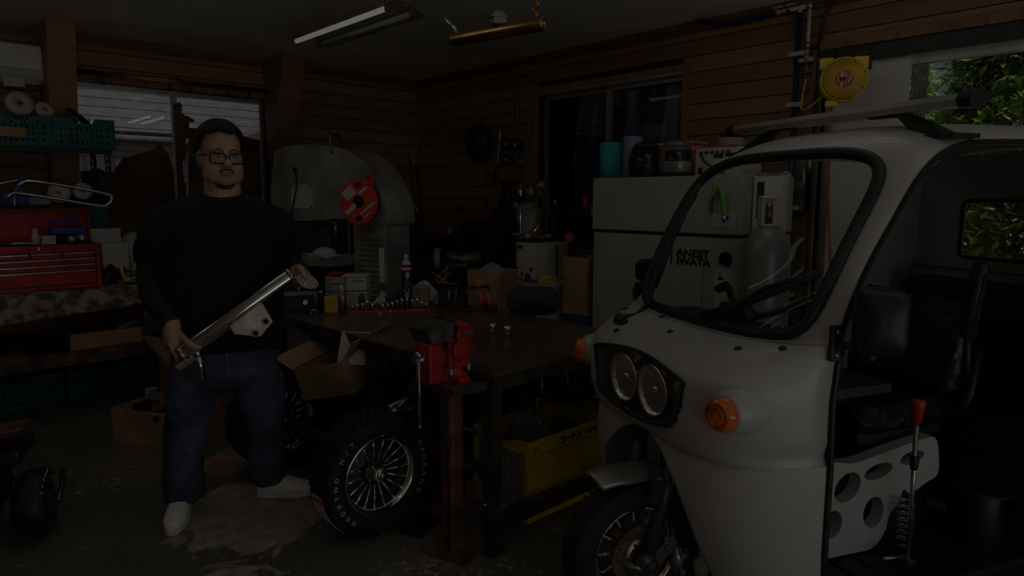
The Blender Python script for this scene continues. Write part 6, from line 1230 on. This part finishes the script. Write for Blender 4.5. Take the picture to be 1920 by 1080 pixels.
for (y, z, d) in ((-.05, .14, 'black'), (.06, .15, 'black'), (.07, .02, 'darksteel')): b_ = obj('breaker', MB().box(-.06, 0, y-.045, y+.045, z, z+.09), d, eb, bev=.006); obj('toggle', MB().box(-.068, -.06, y-.01, y+.01, z+.03, z+.055), 'offwhite', b_)
obj('conduit', MB().cyl((-.0, -.02, .23), (.0, -.015, .78), .010), 'brownframe', eb); obj('lead', MB().tube(catmull([(-.02, -.07, .14), (-.02, -.075, .02), (-.03, -.09, -.14), (-.03, -.10, -.42)], 6), .011, 8), 'black', eb); obj('gland', MB().cyl((-.02, -.073, .02), (-.02, -.073, .055), .018), 'steel', eb)
for i, (pts, lab) in enumerate((([(4.2, 4.66, 1.70), (4.17, 4.67, 1.62), (4.17, 4.60, 1.55), (4.17, 4.53, 1.56), (4.17, 4.58, 1.45), (4.17, 4.60, 1.30), (4.18, 4.59, 1.20)], 'black welding cable hanging from the tongs nail'), ([(4.17, 4.56, 1.20), (4.17, 4.55, 1.40), (4.17, 4.52, 1.54), (4.17, 4.47, 1.54), (4.17, 4.455, 1.40), (4.17, 4.45, 1.15)], 'black rubber hose looped on the wall below the switch box'), ([(4.17, 4.47, 1.555), (4.17, 4.42, 1.56), (4.17, 4.395, 1.42), (4.18, 4.39, 1.2), (4.18, 4.38, .9)], 'black cable hanging nearest the switch box lead'))):
    tag(obj('hanging_cable', MB().tube(catmull(pts, 7), .013, 8), 'black'), lab, 'cable', 'cables hanging on the right wall')
for i, (y, z0, z1, m, lab) in enumerate(((4.855, 1.215, 1.68, 'brass', 'thin brass rod hanging on the wall under the helmet'), (4.73, 1.19, 1.55, 'steel', 'steel rod with crossbar hanging beside the brass rod'))):
    o = thing('wall_rod', lab, 'rod', (4.22, y, z0), 0, 'rods hanging on the right wall'); obj('shaft', MB().cyl((0, 0, 0), (0, 0, z1-z0), .006, n=8), m, o); obj('end', MB().tube([(0, -.03, z1-z0), (0, .03, z1-z0)], .007, 6) if i else MB().lathe([(.006, 0), (.012, .02), (.008, .07)], 10), m, o)
for i, (x, lab) in enumerate(((4.09, 'thin dark rod leaning in the corner, the longer'), (4.17, 'thin dark rod leaning in the corner, the shorter'))): tag(obj('corner_rod', MB().cyl((x-.0, 5.60, .0), (x+.02, 5.935, 1.86-.1*i), .007, n=8), 'darksteel'), lab, 'rod', 'rods leaning in the corner')
gd = thing('wall_dial', 'small white pressure dial on the wall near the corner', 'dial', (4.225, 5.254, 1.295)); obj('rim', MB().lathe([(.032, 0), (.032, .02), (.027, .022), (.027, .018), (0, .018)], 20, (0, 0, 0), (-1, 0, 0)), 'darksteel', gd); obj('face', MB().lathe([(.026, .0195), (0, .0195)], 18, (0, 0, 0), (-1, 0, 0)), 'paper', gd); obj('stem', MB().cyl((.0, 0, -.05), (.0, 0, -.03), .008).cyl((0, 0, 0), (.025, 0, 0), .01), 'brass', gd)
tag(obj('wall_gauge', MB().lathe([(.03, 0), (.03, .02), (0, .022)], 18, (4.16, 4.37, 1.34), (-1, -.3, 0)).cyl((4.16, 4.37, 1.34), (4.24, 4.37, 1.30), .008), 'offwhite'), 'round white gauge among the hanging cables', 'gauge')
tag(obj('drill_hang', MB().tube(catmull([(4.15, 4.66, 1.30), (4.13, 4.62, 1.24), (4.15, 4.56, 1.26), (4.17, 4.55, 1.33)], 5), .022, 8), 'black'), 'black grip tangled among the hanging cables', 'grip')
# ------------------------------------------------------------------ the man holding a silencer
man = thing('person', 'man in black shirt, jeans and white shoes holding a steel silencer', 'person', (1.07, 3.02, 0), math.radians(-19.51))
def sring(c, hx, hy, z, n=28, e=.8, tilt=(0, 0)):
    out = []
    for k in range(n):
        a = 2*PI*k/n; cx, sy = math.cos(a), math.sin(a); x = hx*abs(cx)**e*(1 if cx > 0 else -1); y = hy*abs(sy)**e*(1 if sy > 0 else -1)
        out.append(V((c[0]+x, c[1]+y, z+tilt[0]*x+tilt[1]*y)))
    return out
def limb(mb, pts, rad, n=16, sub=5, end=True): 
    P = catmull(pts, sub); m = len(pts)-1; R = []
    for i in range(len(P)):
        f = i/sub; k = min(int(f), m-1); t = f-k; t = t*t*(3-2*t); R.append(rad[k]*(1-t)+rad[k+1]*t)
    mb.tube(P, R, n); mb.ell(P[0], R[0], R[0], R[0], 12, 8); 
    if end: mb.ell(P[-1], R[-1], R[-1], R[-1], 12, 8)
    return mb
Mh = Matrix.Translation((.043, .0, 1.592)) @ Euler((math.radians(3), 0, math.radians(13))).to_matrix().to_4x4()
def he(mb, c, rx, ry, rz, n=18, m=12): return mb.ell(Mh @ V(c), rx, ry, rz, n, m, Mh.to_3x3())
def hp_(p): return Mh @ V(p)
B = MB()
he(B, (0, .012, .035), .083, .098, .098); he(B, (0, -.012, -.035), .083, .082, .088); he(B, (0, -.052, -.100), .040, .036, .034)
for s in (-1, 1):
    he(B, (s*.038, -.048, -.052), .040, .038, .045); he(B, (s*.030, -.080, .022), .032, .014, .010); he(B, (s*.044, -.030, -.076), .039, .046, .044)
    he(B, (s*.013, -.100, -.040), .011, .013, .009); he(B, (s*.085, .012, -.014), .009, .020, .033); he(B, (s*.088, .016, -.006), .008, .018, .022)
    he(B, (s*.034, -.078, -.006), .020, .014, .012)
B.tube([hp_((0, -.088, .012)), hp_((0, -.100, -.012)), hp_((0, -.113, -.034)), hp_((0, -.104, -.046))], [.010, .012, .015, .010], 10)
he(B, (0, -.092, -.066), .026, .012, .006); he(B, (0, -.090, -.077), .022, .012, .007)
limb(B, [hp_((0, .02, -.06)), (.043, .02, 1.46), (.04, .03, 1.38)], [.070, .075, .09])
B.loft([sring((.02, .0), .19, .12, .72), sring((.022, -.01), .215, .14, .90), sring((.028, 0), .21, .13, 1.15), sring((.032, .0), .18, .10, 1.31), sring((.036, .01), .11, .07, 1.39)])
# arms
SL, ELB, WR = (-.185, .01, 1.315), (-.262, .05, 1.08), (-.172, -.155, .905)
limb(B, [SL, (-.235, .03, 1.22), ELB, (-.235, -.06, .99), WR], [.052, .055, .045, .048, .029])
SR, ERB, WRR = (.245, .01, 1.315), (.318, .05, 1.10), (.318, -.175, 1.092)
limb(B, [SR, (.295, .03, 1.22), ERB, (.325, -.06, 1.09), WRR], [.052, .055, .045, .048, .030])
# legs under the jeans
limb(B, [(-.08, .0, .74), (-.15, .0, .42), (-.19, .06, .10)], [.09, .06, .045]); limb(B, [(.12, .0, .74), (.172, .02, .42), (.165, .075, .10)], [.09, .06, .045])
# pipe axis, used to close the hands on it
PA, PB = V((-.150, -.255, .789)), V((.300, -.262, 1.103)); pd = (PB-PA).normalized(); PR = .033
def arc(c, r, a0, a1, n=5):     # points around the pipe; angle 0 towards the viewer, 90 up
    e1 = (V((0, -1, 0))-pd*V((0, -1, 0)).dot(pd)).normalized(); e2 = pd.cross(e1)
    if e2.z < 0: e2 = -e2
    return [c+(e1*math.cos(math.radians(a0+(a1-a0)*k/n))+e2*math.sin(math.radians(a0+(a1-a0)*k/n)))*r for k in range(n+1)]
# his right hand (at the lower end): back of the hand outward, fingers round under the pipe, thumb over the front
c0 = PA+pd*.035
limb(B, [WR, (-.178, -.190, .868), (-.172, -.215, .842)], [.030, .036, .034], 14)
B.ell((-.172, -.222, .842), .030, .034, .042, 16, 10, Euler((.25, -.25, 0)).to_matrix())
for i, (o, r) in enumerate(((.045, .0098), (.022, .0102), (.0, .0098), (-.020, .0086))):
    c = PA+pd*(o-.012)
    limb(B, [V((-.182+.006*i, -.245-.004*i, .835-.014*i))]+arc(c, PR+.010, 205, 330, 3), [.0125, r*1.08, r, r*.95, r*.85], 10, 4)
limb(B, [V((-.150, -.215, .868)), V((-.128, -.262, .852)), c0+V((.022, -.045, .022)), c0+V((.045, -.047, .018))], [.016, .0135, .0115, .0095], 10, 4)
# his left hand (at the upper end): palm behind, thumb over the top, fingertips showing below
c1 = PB-pd*.02
limb(B, [WRR, (.318, -.215, 1.098), (.322, -.240, 1.095)], [.030, .036, .030], 14)
B.ell((.322, -.235, 1.090), .030, .030, .040, 16, 10)
for i, (o, r) in enumerate(((-.035, .0098), (-.012, .0102), (.012, .0098), (.033, .0086))):
    c = c1+pd*(o+.02)+V((.015, .0, -.012))
    limb(B, [V((.318+.010*i, -.225, 1.070-.002*i))]+arc(c, PR+.011, 200, 300, 3), [.013, r*1.08, r, r*.95, r*.85], 10, 4)
limb(B, [V((.318, -.245, 1.118)), V((.318, -.285, 1.124)), V((.328, -.312, 1.105)), V((.335, -.322, 1.085))], [.017, .0145, .0125, .010], 10, 4)
body = obj('body', B, 'skin', man, remesh=.0048, sm_it=3)
# hair, brows, eyes, beard, glasses
def hairf(u, v):
    a = 2*PI*u; t = v*math.radians(118); x, y, z = math.sin(t)*math.sin(a), -math.sin(t)*math.cos(a), math.cos(t)
    bump = 1+.022*math.sin(a*11+v*7)*math.sin(v*10)+.012*math.sin(a*23)*v
    return hp_((x*.099*bump, .014+y*.110*bump, .040+z*.110*bump))
def hairk(u, v):
    a = 2*PI*u; t = v*118; fr = math.cos(a)      # fr=1 at the forehead
    lim = 58+3*math.sin(a*7) if fr > .62 else (58+(97-58)*min(1, (.62-fr)/.45) if fr > .12 else (96 if fr > -.15 else 116))
    return t < lim
obj('hair', MB().grid(hairf, 72, 40, keep=hairk, cu=False), 'hair', man, solid=.014, offset=-.2)
mat('beard', (.085, .052, .038), .85); mat('lip', (.34, .13, .11), .45, var=.05); mat('eyewhite', (.6, .57, .53), .3, var=.02)
for s in (-1, 1):
    obj('eyebrow', MB().tube([hp_((s*.013, -.0985, .020)), hp_((s*.034, -.0975, .027)), hp_((s*.056, -.084, .020))], [.003, .0045, .002], 8, flat=.7), 'beard', man)
    ey = obj('eye', MB().ell(hp_((s*.034, -.0885, -.006)), .0125, .006, .0042, 14, 8, Mh.to_3x3()), 'eyewhite', man); obj('iris', MB().ell(hp_((s*.034, -.0935, -.006)), .0048, .0025, .0040, 12, 8, Mh.to_3x3()), 'black', ey)
    obj('eyelid', MB().tube([hp_((s*.021, -.091, -.004)), hp_((s*.034, -.0955, .0)), hp_((s*.047, -.087, -.003))], .0018, 6), 'beard', man)
obj('lips', MB().tube([hp_((-.024, -.094, -.0705)), hp_((-.010, -.1035, -.0705)), hp_((0, -.104, -.0715)), hp_((.010, -.1035, -.0705)), hp_((.024, -.094, -.0705))], [.002, .004, .0045, .004, .002], 8, flat=.7), 'lip', man)
fh = obj('facial_hair', MB().tube([hp_((-.030, -.092, -.066)), hp_((-.014, -.1035, -.058)), hp_((0, -.106, -.0555)), hp_((.014, -.1035, -.058)), hp_((.030, -.092, -.066))], [.002, .0038, .003, .0038, .002], 8, flat=.9), 'beard', man)
def cb(u, v):
    a = math.radians(-88+176*u); q = math.radians(-8-62*v); return hp_((.0445*math.cos(q)*math.sin(a), -.052-.0405*math.cos(q)*math.cos(a), -.104+.0385*math.sin(q)))
obj('chin_beard', MB().grid(cb, 20, 10, keep=lambda u, v: v > .30*(1-abs(2*u-1)**3)), 'beard', fh, solid=.002)
gl = obj('glasses', MB(), 'black', man) if 0 else None
mat('lensclear', (.8, .8, .8), .2, alpha=.04, spec=.05)
t = MB()
for s in (-1, 1):
    t.tube([hp_((s*.0365+p[0], -.113+.018*abs(s*.0365+p[0])/.07, -.012+p[1])) for p in rrect(.060, .040, .013, 4)], .0038, 6, closed=True)
    t.tube([hp_((s*.066, -.096, .002)), hp_((s*.086, -.075, .002)), hp_((s*.092, .0, -.002)), hp_((s*.089, .03, -.012))], .0042, 6, flat=.8)
t.tube([hp_((-.008, -.111, -.006)), hp_((0, -.114, -.003)), hp_((.008, -.111, -.006))], .003, 6)
gl = obj('glasses', t, 'black', man)
for s in (-1, 1): obj('spectacle_lens', MB().prism([(p[0], p[1]) for p in rrect(.058, .038, .012, 4)], 0, .001, Mh @ basis((s*.0365, -.1035, -.012), V((1, s*.26, 0)).normalized(), (0, 0, 1), V((s*.26, -1, 0)).normalized())), 'lensclear', gl)
# clothes
def disp(o, st, size, depth=2):
    tx = bpy.data.textures.new('folds', 'CLOUDS'); tx.noise_scale = size; tx.noise_depth = depth
    q = o.modifiers.new('d', 'DISPLACE'); q.texture = tx; q.strength = st; q.texture_coords = 'LOCAL'; q.mid_level = .5
T = MB()
T.loft([sring((.018, -.005), .236, .168, .762, tilt=(-.07, 0)), sring((.02, -.012), .243, .176, .83, tilt=(-.05, 0)), sring((.024, -.02), .248, .180, .95), sring((.028, -.015), .240, .166, 1.10), sring((.03, -.005), .240, .150, 1.25), sring((.032, .0), .225, .130, 1.335), sring((.034, .005), .198, .115, 1.385), sring((.038, .012), .145, .098, 1.415, tilt=(0, .12)), sring((.041, .014), .090, .084, 1.436, tilt=(0, .32))])
limb(T, [(-.13, .005, 1.325), (-.196, .015, 1.275), (-.232, .025, 1.205), (-.243, .02, 1.135)], [.082, .090, .082, .076], end=False); limb(T, [(.192, .005, 1.325), (.258, .015, 1.275), (.288, .025, 1.205), (.298, .02, 1.15)], [.082, .090, .082, .074], end=False)
o = obj('t_shirt', T, 'tee', man, remesh=.011, sm_it=4); disp(o, .022, .10)
obj('collar', MB().tube([V((.041+.082*math.cos(a), .012+.080*math.sin(a), 1.432+.027*math.sin(a))) for a in [2*PI*k/28 for k in range(28)]], .008, 8, closed=True), 'tee', man)
t = MB(); limb(t, [(-.245, .03, 1.16), (-.262, .05, 1.08), (-.235, -.055, .99), (-.176, -.148, .912)], [.054, .053, .053, .034]); obj('arm_cover', t, 'sleeve', man)
t = MB(); limb(t, [(.300, .03, 1.17), (.320, .05, 1.10), (.326, -.06, 1.09), (.319, -.165, 1.092)], [.054, .053, .053, .035]); obj('arm_cover', t, 'sleeve', man)
J = MB()
J.loft([sring((.018, 0), .215, .150, .80), sring((.018, .0), .222, .155, .72), sring((.018, .0), .215, .15, .66), sring((.018, .0), .15, .12, .60)])
limb(J, [(-.085, .0, .70), (-.125, -.005, .56), (-.157, .0, .41), (-.180, .03, .25), (-.187, .055, .075)], [.118, .106, .088, .084, .088], 18, end=False); limb(J, [(.118, .0, .70), (.148, .0, .56), (.170, .02, .40), (.175, .05, .25), (.170, .080, .085)], [.118, .106, .088, .082, .084], 18, end=False)
o = obj('jeans', J, 'jeans', man, remesh=.010, sm_it=3); disp(o, .034, .075)
obj('fly_stitch', MB().tube(catmull([(.022, -.158, .78), (.022, -.160, .72), (.018, -.150, .66)], 5), .0025, 6), 'machine', man)
def shoe(heel, toe):
    h, t_ = V((*heel, 0)), V((*toe, 0)); L_ = (t_-h).length; f = (t_-h).normalized(); s = V((-f.y, f.x, 0))
    def ringat(x, z, w, k=16): return None
    prof = [(0, .030, .030), (.04, .036, .072), (.25, .040, .082), (.45, .042, .085), (.62, .046, .066), (.80, .046, .050), (.93, .036, .042), (1.0, .014, .030)]
    m = MB(); rings = []
    for (q, w, z) in prof:
        c = h+f*L_*q; rings.append([c+s*(w*math.copysign(abs(math.cos(a))**.7, math.cos(a)))+V((0, 0, .016+z*(.5+.5*math.copysign(abs(math.sin(a))**.8, math.sin(a))))) for a in [2*PI*k/18 for k in range(18)]])
    m.loft(rings); up = obj('shoe', m, 'shoe', man, sub=1)
    sm = []
    for k in range(32):
        a = 2*PI*k/32; cx, sy = math.cos(a), math.sin(a); q = .5+.52*cx; w = .047 if q > .5 else .041; sm.append(h+f*L_*q+s*(w*math.copysign(abs(sy)**.75, sy)))
    obj('sole', MB().add([p for p in sm]+[p+V((0, 0, .026)) for p in sm], [tuple(range(31, -1, -1)), tuple(range(32, 64))]+[(k, (k+1) % 32, 32+(k+1) % 32, 32+k) for k in range(32)]), 'paper', up, bev=.004)
    for k in range(5):
        q = .48+k*.065; z = .016+.083-.038*max(0, (q-.45)/.3); obj('lace', MB().tube([h+f*L_*q-s*.024+V((0, 0, z-.006)), h+f*L_*(q+.01)+V((0, 0, z+.006)), h+f*L_*q+s*.024+V((0, 0, z-.006))], .0035, 6), 'white', up)
    obj('bow', MB().tube(catmull([h+f*L_*.46+V((0, 0, .10)), h+f*L_*.44+s*.022+V((0, 0, .108)), h+f*L_*.47+s*.025+V((0, 0, .092)), h+f*L_*.46+V((0, 0, .10)), h+f*L_*.44-s*.022+V((0, 0, .107)), h+f*L_*.48-s*.024+V((0, 0, .09))], 4), .003, 6), 'white', up)
shoe((-.187, .115), (-.232, -.165)); shoe((.125, .105), (.375, .025))
# the silencer he holds
mf = thing('silencer', 'polished steel exhaust silencer with bracket plate held by the man', 'muffler', (1.07, 3.02, 0), math.radians(-19.51))
obj('canister', MB().lathe([(0, .0), (PR*.9, .0), (PR, .006), (PR, .530), (PR*.95, .538), (PR*.5, .545), (0, .545)], 32, PA, pd), 'chrome', mf)
obj('end_band', MB().loop([(PR, .0), (PR+.003, .0), (PR+.003, .022), (PR, .022)], 32, PA, pd), 'steel', mf); obj('end_band', MB().loop([(PR, .52), (PR+.003, .52), (PR+.003, .536), (PR, .536)], 32, PA, pd), 'steel', mf)
obj('tail_pipe', MB().lathe([(.012, 0), (.012, .13), (.009, .13), (.009, .0)], 18, PA+pd*.075-V((0, 0, .02)), V((.14, -.10, -1))), 'chrome', mf)
cpz = PA+pd*.285; pn = V((0, -1, .12)).normalized(); pu = pn.cross(pd).normalized(); pu = pu if pu.z < 0 else -pu
mat('heatsteel', (.46, .41, .34), .4, .8, var=.2, scale=16)
obj('bracket_plate', plate([(-.07, .015), (.085, .015), (.07, .105), (-.005, .125), (-.075, .055)], [circ(.010, 12, .048, .088), circ(.010, 12, -.012, .102)], .005, basis(cpz+pn*.028, pd, pu, pn)), 'heatsteel', mf)
for (x, y) in ((.048, .088), (-.012, .102)): obj('collar', MB().loop([(.015, 0), (.015, .010), (.010, .010), (.010, 0)], 18, cpz+pn*.033+pd*x+pu*y, pn), 'steel', mf)
obj('weld_seam', MB().tube([cpz+pn*.031+pd*(-.07+k*.0155)+pu*(.014+.002*(k % 2)) for k in range(11)], .004, 6), 'brass', mf)
for k in range(4): obj('rivet', MB().ell(PA+pd*(.12+k*.11)+V((0, -.01, PR*.92)), .006, .006, .004, 8, 6), 'brass', mf)
fc = PB+pd*.035+V((.012, -.045, -.055)); fn_ = V((.30, -.90, .25)).normalized(); fx = V((.85, .2, -.35)); fx = (fx-fn_*fx.dot(fn_)).normalized(); fy = fn_.cross(fx)
obj('inlet_pipe', MB().tube(catmull([PB-pd*.03+V((0, 0, -.005)), PB+pd*.0+V((0, -.012, -.03)), fc-fn_*.02, fc], 6), .020, 14), 'steel', mf)
fo = [(p.x, p.y) for p in catmull([V(q+(0,)) for q in ((.048, 0), (.030, .022), (0, .030), (-.030, .022), (-.048, 0), (-.030, -.022), (0, -.030), (.030, -.022))], 4, True)]
obj('flange', plate(fo, [circ(.0185, 20), circ(.0045, 8, .037, 0), circ(.0045, 8, -.037, 0)], .008, basis(fc, fx, fy, fn_)), 'steel', mf); obj('flange_ring', MB().loop([(.0215, 0), (.0215, .012), (.0165, .012), (.0165, 0)], 24, fc, fn_), 'chrome', mf)
